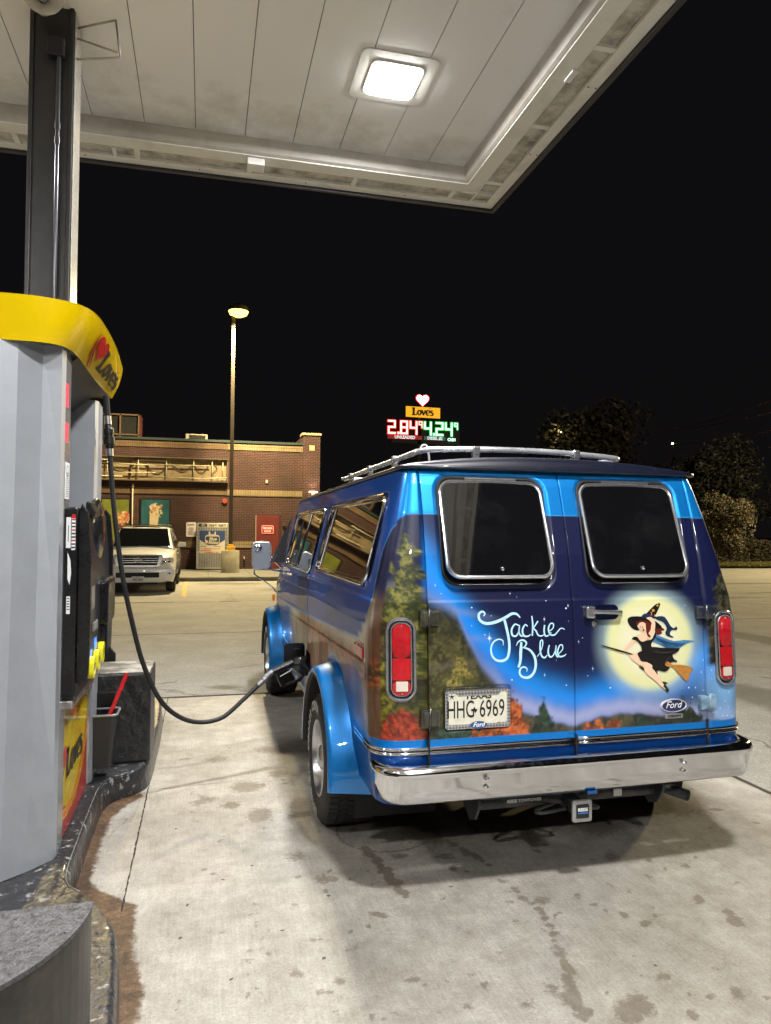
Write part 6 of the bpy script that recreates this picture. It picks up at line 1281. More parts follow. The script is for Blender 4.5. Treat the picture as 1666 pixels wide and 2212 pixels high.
# posters
def poster(x0, x1, z0, z1, col, label, kind):
    t = empty('poster', ((x0+x1)/2, WY-.05, z0), label, 'poster', 'framed food posters on the brick wall'); f = lambda u, v, o: (u, WY-.045-o, v)
    bm = NB(); bx(bm, x0, x1, WY-.04, WY-.002, z0, z1); bobj('frame', bm, pm('poster_frame', (.012, .011, .010), .4), t, True)
    bm = NB(); bx(bm, x0+.06, x1-.06, WY-.045, WY-.041, z0+.06, z1-.06); pn = bobj('print', bm, pm('print_'+kind, col, .4, var=.35, vs=2), t, True)
    rs = random.Random(len(kind)); cx = (x0+x1)/2+(.0 if kind == 'teal' else .28); bm = NB()
    if kind == 'teal':
        flat(bm, [(cx-.22, 2.50), (cx+.14, 2.42), (cx+.10, 1.82), (cx+.02, 1.74), (cx-.16, 1.78), (cx-.22, 1.86)], f, .002, 1); flat(bm, [(cx-.21, 2.34), (cx+.13, 2.27), (cx+.12, 2.1), (cx-.22, 2.16)], f, .004, 2)
        text_bm(bm, 'fresh corn', f, .075, .001, .7, at=(cx-.04, 2.22), off=.005, mi=3) if False else None
        for k in range(80):
            a = rs.uniform(0, 2*pi); r = rs.random()**.7*.33; x, z = cx+.04+r*cos(a)*.8, 2.62+r*sin(a); s_ = rs.uniform(.02, .055); flat(bm, [(x+s_*cos(q)*rs.uniform(.7, 1.2), z+s_*sin(q)*rs.uniform(.7, 1.2)) for q in np.linspace(0, 5.5, 8)], f, .005+k*2e-5, rs.choice((0, 2, 1)))
        for k in range(14): x, z = cx-.05+rs.uniform(-.12, .12), 1.85+rs.uniform(-.08, .12); flat(bm, [(x+.05*cos(q), z+.05*sin(q)) for q in np.linspace(0, 5.5, 7)], f, .006+k*2e-5, 0)
    else:
        flat(bm, [(cx-.28, 2.05), (cx+.25, 2.12), (cx+.16, 1.86), (cx-.02, 1.76), (cx-.18, 1.84)], f, .002, 3)
        for k in range(110):
            a = rs.uniform(0, 2*pi); r = rs.random()**.6*.33; x, z = cx-.02+r*cos(a)*.9, 2.30+r*sin(a)*.9; s_ = rs.uniform(.02, .06); flat(bm, [(x+s_*cos(q)*rs.uniform(.7, 1.2), z+s_*sin(q)*rs.uniform(.7, 1.2)) for q in np.linspace(0, 5.5, 8)], f, .004+k*2e-5, rs.choice((0, 0, 4, 1)))
    bobj('food_picture', bm, [pm('food_orange', (.50, .24, .12), .5), pm('food_yellow', (.62, .50, .22), .5), pm('food_cream', (.62, .50, .38), .5), pm('food_dark', (.12, .05, .05), .5), pm('food_red', (.45, .10, .04), .5)], pn)
poster(-2.60, -1.38, .75, 3.11, (.02, .10, .115), 'teal poster of a spilling snack cup above the white car', 'teal')
poster(-4.14, -2.98, .75, 3.10, (.17, .19, .025), 'lime green poster of a heaped bowl behind the hose', 'lime')
bm = NB(); tube(bm, [(-2.90, WY-.06, .2), (-2.90, WY-.06, 3.62)], .028, 8); tube(bm, [(-2.90, WY-.06, 3.52), (-2.90, WY-.06, 3.70)], .045, 8); tag(bobj('wall_conduit', bm, pm('conduit_cream', (.45, .35, .24), .5)), 'thin cream conduit running up the wall between the two posters', 'pipe')
# notice sign
ns = bobj('notice_sign', prism(NB(), rrect(-.74, -.34, 1.52, 2.13, .05), 'y', WY-.022, WY-.003), WHITEP); tag(ns, 'small white notice with a red heading on the brick wall beside the gas cage', 'sign')
NF = lambda u, v, o: (u, WY-.0235-o, v)
bm = NB(); loves(bm, NF, -.545, 1.985, .095, 0, 0, 0, False)
for i, wd in enumerate((.14, .2, .24, .22, .12, .24, .26, .25, .22, .26, .2)): bx(bm, -.54-wd/2, -.54+wd/2, WY-.0245, WY-.0225, 1.90-i*.031, 1.912-i*.031)
bobj('notice_lettering', bm, pm('ink_maroon', (.28, .02, .03), .5), ns)
# propane cage
cg = empty('propane_cage', (.33, 30.9, .15), 'silver locked exchange cage for gas bottles standing against the wall', 'cage')
CX0, CX1, CY0 = -.31, .98, 30.62
GALV = pm('cage_galvanised', (.50, .48, .42), .45, .5, var=.2, vs=6)
bm = NB(); bx(bm, CX0, CX1, CY0, CY0+.62, .19, 2.10, .02); bobj('cabinet', bm, GALV, cg, True)
bm = NB()
for k in range(17):
    z = .27+k*.046*1.0; 
    if z > .84: break
    for j in range(12):
        x = CX0+.09+j*.098+(k % 2)*.03
        if x < CX1-.12: bx(bm, x, x+.07, CY0-.003, CY0+.0-.0005, z, z+.022)
for z in (1.80, 1.86):
    for j in range(12):
        x = CX0+.07+j*.1; bx(bm, x, x+.06, CY0-.003, CY0-.0005, z, z+.022)
for k in range(14):
    for x in (CX0+.05, CX0+.10, CX1-.12, CX1-.07): bx(bm, x, x+.03, CY0-.003, CY0-.0005, .95+k*.06, .985+k*.06)
bobj('slots', bm, BLACK, cg, True)
CFc = lambda u, v, o: (u, CY0-.004-o, v)
PB = pm('cage_poster_blue', (.03, .06, .17), .5); PC = pm('cage_poster_cream', (.60, .54, .42), .5); PI = pm('cage_poster_ink', (.03, .04, .07), .5); RI = pm('cage_red_ink', (.5, .09, .03), .5)
bm = NB(); flat(bm, [(CX0+.13, 1.16), (CX1-.14, 1.16), (CX1-.14, 1.78), (CX0+.13, 1.78)], CFc, .001, 0); flat(bm, [(CX0+.13, .84), (CX1-.14, .84), (CX1-.14, 1.17), (CX0+.13, 1.17)], CFc, .002, 1)
flat(bm, [(CX0+.13, 1.17), (CX0+.5, 1.17), (CX0+.25, 1.32), (CX0+.13, 1.40)], CFc, .002, 1); flat(bm, [(CX1-.14, 1.17), (CX1-.5, 1.17), (CX1-.26, 1.32), (CX1-.14, 1.40)], CFc, .002, 1)
cxm = .33; flat(bm, rrect(cxm-.29, cxm+.29, 1.20, 1.60, .10), CFc, .003, 1); flat(bm, rrect(cxm-.27, cxm+.27, 1.20, 1.54, .05), CFc, .004, 2)
flat(bm, [(cxm-.15, 1.58), (cxm+.14, 1.58), (cxm+.14, 1.75), (cxm+.10, 1.75), (cxm+.07, 1.63), (cxm-.07, 1.63), (cxm-.10, 1.75), (cxm-.15, 1.75)], CFc, .003, 1)
flat(bm, rrect(CX0+.08, CX0+.42, 1.935, 2.075, .05), CFc, .001, 2); flat(bm, [(CX0+.44, 1.93), (CX1-.06, 1.93), (CX1-.06, 2.06), (CX0+.44, 2.06)], CFc, .001, 1)
cp = bobj('cage_poster', bm, [PB, PC, PI], cg, True)
bm = NB(); text_bm(bm, 'Blue', CFc, .19, .006, .9, at=(cxm+.02, 1.435), off=.005, mi=1, shear=.2); text_bm(bm, 'Rhino', CFc, .19, .006, .9, at=(cxm+.04, 1.285), off=.005, mi=1, shear=.2); flat(bm, [(cxm-.27, 1.40), (cxm-.22, 1.37), (cxm-.17, 1.36), (cxm-.20, 1.25), (cxm-.24, 1.24), (cxm-.26, 1.30)], CFc, .005, 1)
text_bm(bm, '$24', CFc, .13, .005, .95, at=(CX0+.60, 1.99), off=.002); text_bm(bm, '99', CFc, .08, .003, 1, at=(CX0+.755, 2.01), off=.002); text_bm(bm, '$69', CFc, .13, .005, .95, at=(CX0+.98, 1.99), off=.002); text_bm(bm, '99', CFc, .08, .003, 1, at=(CX0+1.135, 2.01), off=.002)
text_bm(bm, 'Blue', CFc, .07, .002, 1, at=(CX0+.27, 2.035), off=.002, mi=1, shear=.2); text_bm(bm, 'Rhino', CFc, .07, .002, 1, at=(CX0+.27, 1.975), off=.002, mi=1, shear=.2)
text_bm(bm, 'EMERGENCIES: 1.800.258.7466', CFc, .062, .002, .78, at=(cxm-.0, 1.03), off=.003, mi=2); text_bm(bm, 'NO SMOKING', CFc, .075, .003, .85, at=(cxm-.25, .955), off=.003, mi=2); text_bm(bm, 'FLAMMABLE LP GAS', CFc, .075, .003, .85, at=(cxm-.02, .88), off=.003, mi=2); text_bm(bm, 'New Propane', CFc, .04, .002, 1, at=(cxm-.35, 1.13), off=.003); text_bm(bm, 'Exchange Needs', CFc, .04, .002, 1, at=(cxm+.2, 1.13), off=.003)
bobj('cage_lettering', bm, [BLACKINK, PC, RI], cp)
# small wall fittings
bm = NB(); cyl(bm, (.83, WY-.07, 3.06), (.83, WY-.002, 3.06), .11, 20); tag(bobj('alarm_bell', bm, pm('bell_red', (.30, .05, .03), .4)), 'round dull red alarm bell high on the brick wall left of the lamp post', 'bell')
bm = NB(); bx(bm, 2.55, 2.64, WY-.05, WY-.002, 3.86, 4.0); tag(bobj('sensor_box', bm, pm('sensor_beige', (.5, .42, .3), .5)), 'tiny beige sensor box on bare brick above the red door', 'box')
bm = NB(); cyl(bm, (1.67, WY-.12, .63), (1.67, WY-.002, .66), .035, 10); cyl(bm, (1.67, WY-.12, .63), (1.67, WY-.12, .56), .02, 8); tag(bobj('wall_tap', bm, pm('tap_grey', (.35, .33, .28), .4, .6)), 'small outdoor tap low on the wall beside the concrete post base', 'tap')
bm = NB(); bx(bm, 3.29, 3.42, WY-.08, WY-.002, 1.98, 2.1, .01); cyl(bm, (3.36, WY-.12, 2.05), (3.36, WY-.02, 2.05), .04); tag(bobj('strobe_light', bm, pm('strobe_dark', (.10, .03, .03), .4)), 'small dark red strobe on the wall right of the red door', 'alarm light')
# pier sconce
sc = empty('wall_sconce', (4.66, WY-.24, 3.4), 'up-and-down wall sconce glowing on the brick pier behind the van roof', 'wall light')
bm = NB(); cyl(bm, (4.60, WY-.26, 3.30), (4.60, WY-.26, 3.48), .08, 20); bobj('housing', bm, pm('sconce_housing', (.5, .45, .38), .4), sc, True)
bm = NB(); cyl(bm, (4.60, WY-.26, 3.481), (4.60, WY-.26, 3.50), .07, 20); bx(bm, 4.42, 4.78, WY-.26, WY-.22, 3.485, 3.53, .01); bobj('bulb', bm, pm('sconce_glow', (1, .9, .7), .4, emit=14., ecol=(1, .82, .6)), sc, True)
for z, dz in ((3.56, 1), (3.26, -1)):
    ld = bpy.data.lights.new('sconce_lamp', 'SPOT'); ld.energy = 34; ld.color = (1, .78, .58); ld.spot_size = R(115); ld.spot_blend = .9; ld.shadow_soft_size = .05
    lo = bpy.data.objects.new('sconce_lamp', ld); C.objects.link(lo); lo.location = (4.60, WY-.30, z); lo.rotation_euler = (R(180 if dz > 0 else 0), 0, 0)
    lo.parent = sc; lo.matrix_parent_inverse = Matrix.Translation(sc.location).inverted()
# roof plant
bm = NB()
for x in (-4.30, -3.55, -2.80): bx(bm, x-.03, x+.03, WY+1.0, WY+1.06, 5.5, 6.75)
bx(bm, -4.33, -2.77, WY+1.0, WY+1.06, 6.70, 6.76); bx(bm, -4.33, -2.77, WY+1.0, WY+1.06, 5.85, 5.9)
rt_ = bobj('roof_screen', bm, pm('screen_frame', (.16, .10, .06), .6)); tag(rt_, 'open steel frame with a reddish side panel on the shop roof', 'roof screen')
bm = NB(); bx(bm, -2.76, -2.72, WY+1.0, WY+2.0, 5.6, 6.74); bobj('side_panel', bm, pm('screen_red', (.10, .02, .016), .6), rt_)
bm = NB(); bx(bm, -4.28, -2.82, WY+1.07, WY+1.09, 5.6, 6.7); bobj('screen_back', bm, pm('screen_black', (.008, .008, .008), .8), rt_)
ac = tag(bobj('air_conditioner', (lambda q: bx(q, -.84, .08, WY+.8, WY+1.8, 5.55, 5.98, .01))(NB()), pm('plant_grey', (.26, .23, .17), .6)), 'low rooftop air conditioner peeping over the parapet', 'air conditioner')
bm = NB()
for k in range(7): bx(bm, -.70, .0, WY+.78, WY+.799, 5.66+k*.042, 5.685+k*.042)
bobj('grille', bm, BLACK, ac)
# ================================================================ LAMP POST
lp = empty('lamp_post', (1.0, 28.6, .15), 'tall square lamp post with a glowing yellow lamp on a round concrete base', 'lamp post')
bm = NB(); lathe(bm, [(0, .001), (.345, .001), (.345, .84), (.335, .86), (0, .86)], 'z', (1.0, 28.6, .15), 40); bobj('concrete_base', bm, dirty('post_concrete', (.42, .39, .29), (.24, .22, .15), .85, 3, (.4, .7)), lp, True, True)
bm = NB(); bx(bm, .83, 1.17, 28.43, 28.77, 1.01, 1.16, .01); bx(bm, .90, 1.10, 28.5, 28.7, 1.16, 1.25, .01); bobj('base_cover', bm, pm('cover_yellow', (.72, .42, .04), .5, var=.2), lp, True)
bm = NB(); bx(bm, .93, 1.07, 28.53, 28.67, 1.2, 10.35, .005); bobj('pole', bm, pm('pole_brown', (.045, .033, .02), .5, var=.15), lp, True)
bm = NB(); lathe(bm, [(0, .30), (.12, .28), (.36, .16), (.40, .04), (.40, -.02)], 'z', (1.18, 28.5, 10.40), 32); bobj('lamp_hood', bm, pm('hood_brown', (.09, .065, .04), .5), lp, True, True)
bm = NB(); lathe(bm, [(.385, -.02), (.33, -.14), (.16, -.22), (0, -.24)], 'z', (1.18, 28.5, 10.40), 32); bobj('lamp_globe', bm, pm('sodium_glow', (1, .85, .3), .4, emit=5., ecol=(1, .80, .12)), lp, True, True)
ld = bpy.data.lights.new('sodium_lamp', 'SPOT'); ld.energy = LAMP_W*4; ld.color = (1, .79, .42); ld.spot_size = R(158); ld.spot_blend = .5; ld.shadow_soft_size = .25
lo = bpy.data.objects.new('sodium_lamp', ld); C.objects.link(lo); lo.location = (1.5, 27.9, 9.9); lo.parent = lp; lo.matrix_parent_inverse = Matrix.Translation(lp.location).inverted()
# ================================================================ WHITE SUV (front towards the camera), local frame: y forward away from camera, front bumper at y=0
SU = empty('parked_suv', (-1.76, 21.0, 0), 'white sport utility car parked nose-out in front of the brick shop', 'car')
WPA = pm('suv_white_paint', (.82, .81, .77), .3, coat=1., var=.05, vs=2); GL = pm('suv_glass', (.006, .007, .008), .04, spec=.8)
# body by cross-sections along y: (y, half width bottom, half width belt, z bottom, z top-side, z top-centre)
def sec(y, wb, wm, z0, z1, z2, wt):
    return [(-wb, y, z0), (-wm, y, z0+.22), (-wm, y, (z0+z1)/2+.1), (-wt-.04, y, z1-.05), (-wt+.04, y, z1), (-wt*.5, y, z2), (0, y, z2+.012), (wt*.5, y, z2), (wt-.04, y, z1), (wt+.04, y, z1-.05), (wm, y, (z0+z1)/2+.1), (wm, y, z0+.22), (wb, y, z0)]
bm = NB(); S_ = [sec(.02, .74, .80, .34, .95, 1.00, .70), sec(.10, .88, .93, .32, 1.00, 1.06, .78), sec(.28, .93, .985, .30, 1.06, 1.13, .84), sec(.7, .95, .99, .30, 1.14, 1.20, .88), sec(1.25, .95, .99, .30, 1.20, 1.25, .90), sec(1.6, .95, .99, .30, 1.22, 1.26, .91), sec(5.0, .95, .99, .32, 1.22, 1.24, .91), sec(5.15, .9, .95, .4, 1.2, 1.22, .88)]
loft(bm, S_); suv = bobj('body', bm, WPA, SU, smooth=True, ang=35)
bm = NB(); S_ = [[(-.86, 1.25, 1.22), (.86, 1.25, 1.22), (.83, 1.45, 1.28), (-.83, 1.45, 1.28)]]
def cab_sec(y, w0, w1, z1): return [(-w0, y, 1.2), (-w1, y, z1-.06), (-w1+.08, y, z1), (0, y, z1+.03), (w1-.08, y, z1), (w1, y, z1-.06), (w0, y, 1.2)]
loft(bm, [cab_sec(1.22, .90, .88, 1.26), cab_sec(2.05, .90, .735, 1.80), cab_sec(2.4, .90, .73, 1.86), cab_sec(4.9, .90, .73, 1.85), cab_sec(5.1, .88, .72, 1.6)]); bobj('cabin', bm, WPA, SU, smooth=True, ang=35)
bm = NB(); v = [(-.80, 1.20, 1.272), (.80, 1.20, 1.272), (.67, 2.0, 1.80), (-.67, 2.0, 1.80)]
def wsh(p, d=.03): return (p[0], p[1]-d, p[2]+.018)
bm.faces.new([bm.verts.new(wsh(p)) for p in v]); bobj('windscreen', bm, GL, SU)
bm = NB()
for s in (-1, 1):
    for y0, y1, sl in ((1.75, 2.75, .35), (2.85, 3.75, 0), (3.85, 4.85, 0)): bm.faces.new([bm.verts.new(p) for p in ((s*.905, y0, 1.27), (s*.895, y1, 1.27), (s*.752, y1, 1.78), (s*.752, y0+sl, 1.78))])
bobj('side_glass', bm, GL, SU)
bm = NB(); bx(bm, -.38, .44, 2.2, 2.6, 1.893, 1.897); bobj('sunroof', bm, GL, SU)
bm = NB()
for s in (-1, 1): tube(bm, catmull([(s*.64, 2.3, 1.87), (s*.65, 2.45, 1.93), (s*.65, 3.5, 1.94), (s*.65, 4.7, 1.93), (s*.64, 4.85, 1.87)], 4), .022, 8)
for y in (2.8, 4.2): tube(bm, [(-.65, y, 1.93), (.65, y, 1.93)], .015, 6)
bobj('roof_rail', bm, BLKPL, SU, smooth=True)
bm = NB(); prism(bm, [(-.62, 1.075), (.62, 1.075), (.66, 1.04), (.58, .76), (.52, .72), (-.52, .72), (-.58, .76), (-.66, 1.04)], 'y', -.045, .1, .012); gr = bobj('grille_surround', bm, CHROME, SU)
bm = NB(); prism(bm, [(-.55, 1.035), (.55, 1.035), (.50, .78), (-.50, .78)], 'y', -.050, -.047); bobj('grille_mesh', bm, BLACK, gr)
bm = NB()
for z in (.845, .905, .965): prism(bm, [(-.53, z), (.53, z), (.53, z+.022), (-.53, z+.022)], 'y', -.068, -.052, .004)
bobj('grille_bar', bm, CHROME, gr)
bm = NB(); tube(bm, [(.10*cos(a), -.075, .925+.068*sin(a)) for a in np.linspace(0, 2*pi, 24, endpoint=False)], .010, 6, True); tube(bm, [(.035*cos(a), -.075, .925+.062*sin(a)) for a in np.linspace(0, 2*pi, 20, endpoint=False)], .008, 6, True); tube(bm, [(.085*cos(a), -.075, .955+.025*sin(a)) for a in np.linspace(0, 2*pi, 20, endpoint=False)], .008, 6, True); bobj('badge', bm, CHROME, gr, smooth=True)
for s in (-1, 1):
    bm = NB(); ps = [(s*.60, .985, .0), (s*.92, .99, .14), (s*.955, .90, .17), (s*.88, .815, .10), (s*.62, .80, .0)]; A_ = [bm.verts.new((x, y-.012, z)) for x, z, y in ps]; bm.faces.new(A_); r_ = bmesh.ops.extrude_face_region(bm, geom=bm.faces[:]); bmesh.ops.translate(bm, verts=[e for e in r_['geom'] if isinstance(e, bmesh.types.BMVert)], vec=(0, .08, 0))
    hl = bobj('headlight', bm, pm('headlight_lens', (.62, .62, .62), .15, .3, var=.5, vs=20, coat=1.), SU, label='right-hand headlight' if s > 0 else 'left-hand headlight')
    bm = NB(); lathe(bm, [(0, 0), (.05, -.004), (.056, -.02)], 'y', (s*.70, .0, .90), 16); lathe(bm, [(0, 0), (.045, -.004), (.05, -.02)], 'y', (s*.82, .04, .90), 16); bobj('reflector', bm, CHROME, hl, smooth=True)
    bm = NB(); prism(bm, rrect(s*.84-.12 if s > 0 else s*.84-.12, s*.84+.12, .44, .60, .03), 'y', -.03, .1); fg = bobj('fog_light_pocket', bm, BLKPL, SU)
    bm = NB(); lathe(bm, [(0, -.01), (.05, -.008), (.058, .0)], 'y', (s*.82, -.035, .52), 16); bobj('fog_light', bm, CHROME, fg, smooth=True)
    bm = NB(); prism(bm, [(s*1.0, 1.27), (s*1.0, 1.37), (s*1.04, 1.42), (s*1.22, 1.40), (s*1.235, 1.30), (s*1.2, 1.27)], 'y', 1.45, 1.62, .02); mi_ = bobj('wing_mirror', bm, WPA, SU)
    bm = NB(); bx(bm, min(s*.9, s*1.2), max(s*.9, s*1.2), 1.47, 1.6, 1.235, 1.27, .01); bobj('mirror_base', bm, BLKPL, mi_)
    bm = NB(); bx(bm, s*.915-.02, s*.915+.02, 2.2, 2.4, 1.10, 1.14, .01); bx(bm, s*.965-.03, s*.965+.03, 2.3, 2.5, 1.04, 1.07, .01); bobj('door_handle', bm, WPA, SU)
bm = NB(); prism(bm, [(-.95, .70), (.95, .70), (.99, .62), (.98, .45), (.90, .36), (.60, .30), (-.60, .30), (-.90, .36), (-.98, .45), (-.99, .62)], 'y', -.04, .25, .03); bobj('bumper', bm, WPA, SU, smooth=True)
bm = NB(); prism(bm, rrect(-.58, .56, .44, .58, .02), 'y', -.052, -.042); li = bobj('lower_intake', bm, BLACK, SU)
bm = NB()
for z in (.47, .505, .54): bx(bm, -.56, .54, -.058, -.053, z, z+.010)
bobj('intake_slat', bm, BLKPL, li)
bm = NB(); bx(bm, -.5, .5, .0, .3, .25, .31); bobj('undertray', bm, BLACK, SU)
NP = bobj('number_plate', prism(NB(), rrect(-.165, .165, .325, .475, .012), 'y', -.075, -.065), pm('plate_white', (.66, .66, .62), .4), SU)
SF = lambda u, v, o: (u, -.0755-o, v)
bm = NB(); text_bm(bm, 'FZG-2503', SF, .088, .003, .70, at=(0, .385)); text_bm(bm, 'TEXAS', SF, .028, .001, 1.1, at=(0, .450)); bobj('plate_lettering', bm, BLACKINK, NP)
for y in (.75, 3.85):
    for s in (-1, 1):
        bm = NB(); lathe(bm, [(.26, s*.0), (.30, s*.012), (.36, s*.005), (.385, -s*.03), (.385, -s*.22), (.36, -s*.25), (.2, -s*.25)], 'x', (s*.965, y, .385), 36); wl = bobj('wheel', bm, TYRE, SU, smooth=True)
        bm = NB(); lathe(bm, [(.262, 0), (.24, -s*.02), (.20, -s*.03), (.05, s*.0), (0, s*.0)], 'x', (s*.965, y, .385), 10); bobj('rim', bm, RIMM, wl)
        bm = NB(); lathe(bm, [(.46, s*1.0), (.46, s*.6), (0, s*.6)], 'x', (0, y, .385), 24, a0=R(-10), a1=R(190)); bobj('wheel_arch', bm, BLACK, wl)
        bm = NB(); lathe(bm, [(.40, s*.0), (.47, s*.0)], 'x', (s*.994, y, .385), 24, a0=R(-5), a1=R(185)); bobj('arch_shadow_gap', bm, BLACK, wl)
# ================================================================ PRICE SIGN (about 60 m away)
PY = 60.; ps = empty('price_sign', (18.5, PY, 0), 'tall lit fuel price sign with a glowing heart above the van roof', 'sign')
SFn = lambda u, v, o: (u, PY-.2-o, v-(u-18.5)*.0)
def pxs(x, y): p = pxY(x, y, PY-.2); return p.x, p.z
EH = pm('heart_glow', (1, .9, .9), .5, emit=5., ecol=(1, .80, .78)); HR = pm('heart_rim_glow', (1, .02, .03), .5, emit=1.4, ecol=(1, .01, .03)); YG = pm('panel_glow', (1, .55, .02), .5, emit=.8, ecol=(1, .47, .015), var=.0); RG = pm('digit_red_glow', (1, .7, .65), .5, emit=2.2, ecol=(1, .60, .50)); RGR = pm('digit_red_halo', (.8, 0, .01), .5, emit=.5, ecol=(1, 0, .01))
GG = pm('digit_green_glow', (.7, 1, .85), .5, emit=2.0, ecol=(.50, 1, .75)); GGR = pm('digit_green_halo', (0, .6, .1), .5, emit=.28, ecol=(0, 1, .15))
bm = NB(); bx(bm, 18.0, 18.3, PY+.05, PY+.3, 0, 12.4); bx(bm, 15.6, 21.9, PY+.05, PY+.3, 9.6, 11.5); bobj('sign_structure', bm, BLACK, ps, True)
c_ = pxs(913, 864)
bm = NB(); flat(bm, heart(c_[0], c_[1], 1.36), SFn, .0); bobj('heart_rim', bm, HR, ps, True)
bm = NB(); flat(bm, heart(c_[0], c_[1]+.01, 1.16), SFn, .03); bobj('heart', bm, EH, ps, True)
q = [pxs(x, y) for x, y in ((877, 877), (951, 880), (951, 904), (877, 900))]; q = [(q[0][0], q[0][1]), (q[1][0], q[0][1]-.03), (q[1][0], q[3][1]-.03), (q[0][0], q[3][1])]
bm = NB(); flat(bm, q, SFn, .0); yp = bobj('name_panel', bm, YG, ps, True)
cc = ((q[0][0]+q[1][0])/2, (q[0][1]+q[2][1])/2)
bm = NB(); loves(bm, SFn, cc[0]+.02, cc[1]-.28, .66, .03, 0, 1); bobj('name_lettering', bm, [BLACKINK, pm('sign_heart_red', (.8, .08, .02), .5, emit=.6, ecol=(1, .08, .01))], yp)
SEG = {'2': 'abged', '8': 'abcdefg', '4': 'fgbc', '9': 'abcfg'}
def seg(bm, ch, x, z, w_, h, t):
    segs = {'a': (0, h-t, w_, h), 'd': (0, 0, w_, t), 'g': (0, h/2-t/2, w_, h/2+t/2), 'f': (0, h/2, t, h), 'b': (w_-t, h/2, w_, h), 'e': (0, 0, t, h/2), 'c': (w_-t, 0, w_, h/2)}
    for k in SEG[ch]:
        a = segs[k]; flat(bm, [(x+a[0], z+a[1]), (x+a[2], z+a[1]), (x+a[2], z+a[3]), (x+a[0], z+a[3])], SFn, 0)
x0, zt = pxs(838, 907); x1, _ = pxs(989, 915); _, zb = pxs(870, 938); U = (x1-x0)/9.35; Hh = zt-zb
def row(bm, grow, chars, off):
    for ch, xx, big in chars:
        w_, h, z = (1.02*U, Hh, zb) if big else (.5*U, Hh*.5, zb+Hh*.5)
        if ch == '.': flat(bm, [(x0+xx*U-grow, z-grow), (x0+xx*U+.28*U+grow, z-grow), (x0+xx*U+.28*U+grow, z+.28*U+grow), (x0+xx*U-grow, z+.28*U+grow)], SFn, off); continue
        t = (.215*U if big else .11*U)
        seg2 = NB(); seg(seg2, ch, x0+xx*U-0, z, w_, h, t); 
        for f in seg2.faces:
            cs = [v.co for v in f.verts]; xa, xb = min(c.x for c in cs), max(c.x for c in cs); za, zb2 = min(c.z for c in cs), max(c.z for c in cs)
            if len(cs) == 3: pass
            flat(bm, [(xa-grow, za-grow), (xb+grow, za-grow), (xb+grow, zb2+grow), (xa-grow, zb2+grow)], SFn, off+random.random()*.004)
        seg2.free()
R1 = [('2', 0, True), ('.', 1.25, True), ('8', 1.62, True), ('4', 2.86, True), ('9', 4.05, False)]; R2 = [('4', 4.78, True), ('.', 6.0, True), ('2', 6.35, True), ('4', 7.60, True), ('9', 8.85, False)]
for rr_, m1, m2, nm in ((R1, RG, RGR, 'red_price'), (R2, GG, GGR, 'green_price')):
    bm = NB(); row(bm, .07, rr_, .0); bobj(nm+'_halo', bm, m2, ps, True)
    bm = NB(); row(bm, 0, rr_, .05); bobj(nm, bm, m1, ps, True)
bm = NB(); zq = zb-.42; flat(bm, [(x0, zq), (x0+4.55*U, zq), (x0+4.55*U, zq+.34), (x0, zq+.34)], SFn, 0, 0); flat(bm, [(x0+4.78*U, zq), (x0+7.7*U, zq), (x0+7.7*U, zq+.34), (x0+4.78*U, zq+.34)], SFn, 0, 1); bobj('grade_strip', bm, [pm('strip_red', (.3, .01, .02), .5, emit=.16, ecol=(1, .03, .06)), pm('strip_teal', (.02, .12, .14), .5, emit=.06, ecol=(.1, .8, .9))], ps, True)
WGL = pm('strip_white_glow', (.9, .9, .95), .5, emit=.8, ecol=(.95, .92, 1)); bm = NB(); text_bm(bm, 'UNLEADED', SFn, .38, .012, .95, at=(x0+2.25*U, zq+.16), off=.03); text_bm(bm, 'DIESEL #2', SFn, .36, .012, .9, at=(x0+6.25*U, zq+.16), off=.03); bobj('grade_lettering', bm, WGL, ps, True)
bm = NB(); text_bm(bm, 'CASH', SFn, .36, .015, .8, at=(x0+8.5*U, zq+.1), off=.03); bobj('cash_lettering', bm, GG, ps, True)
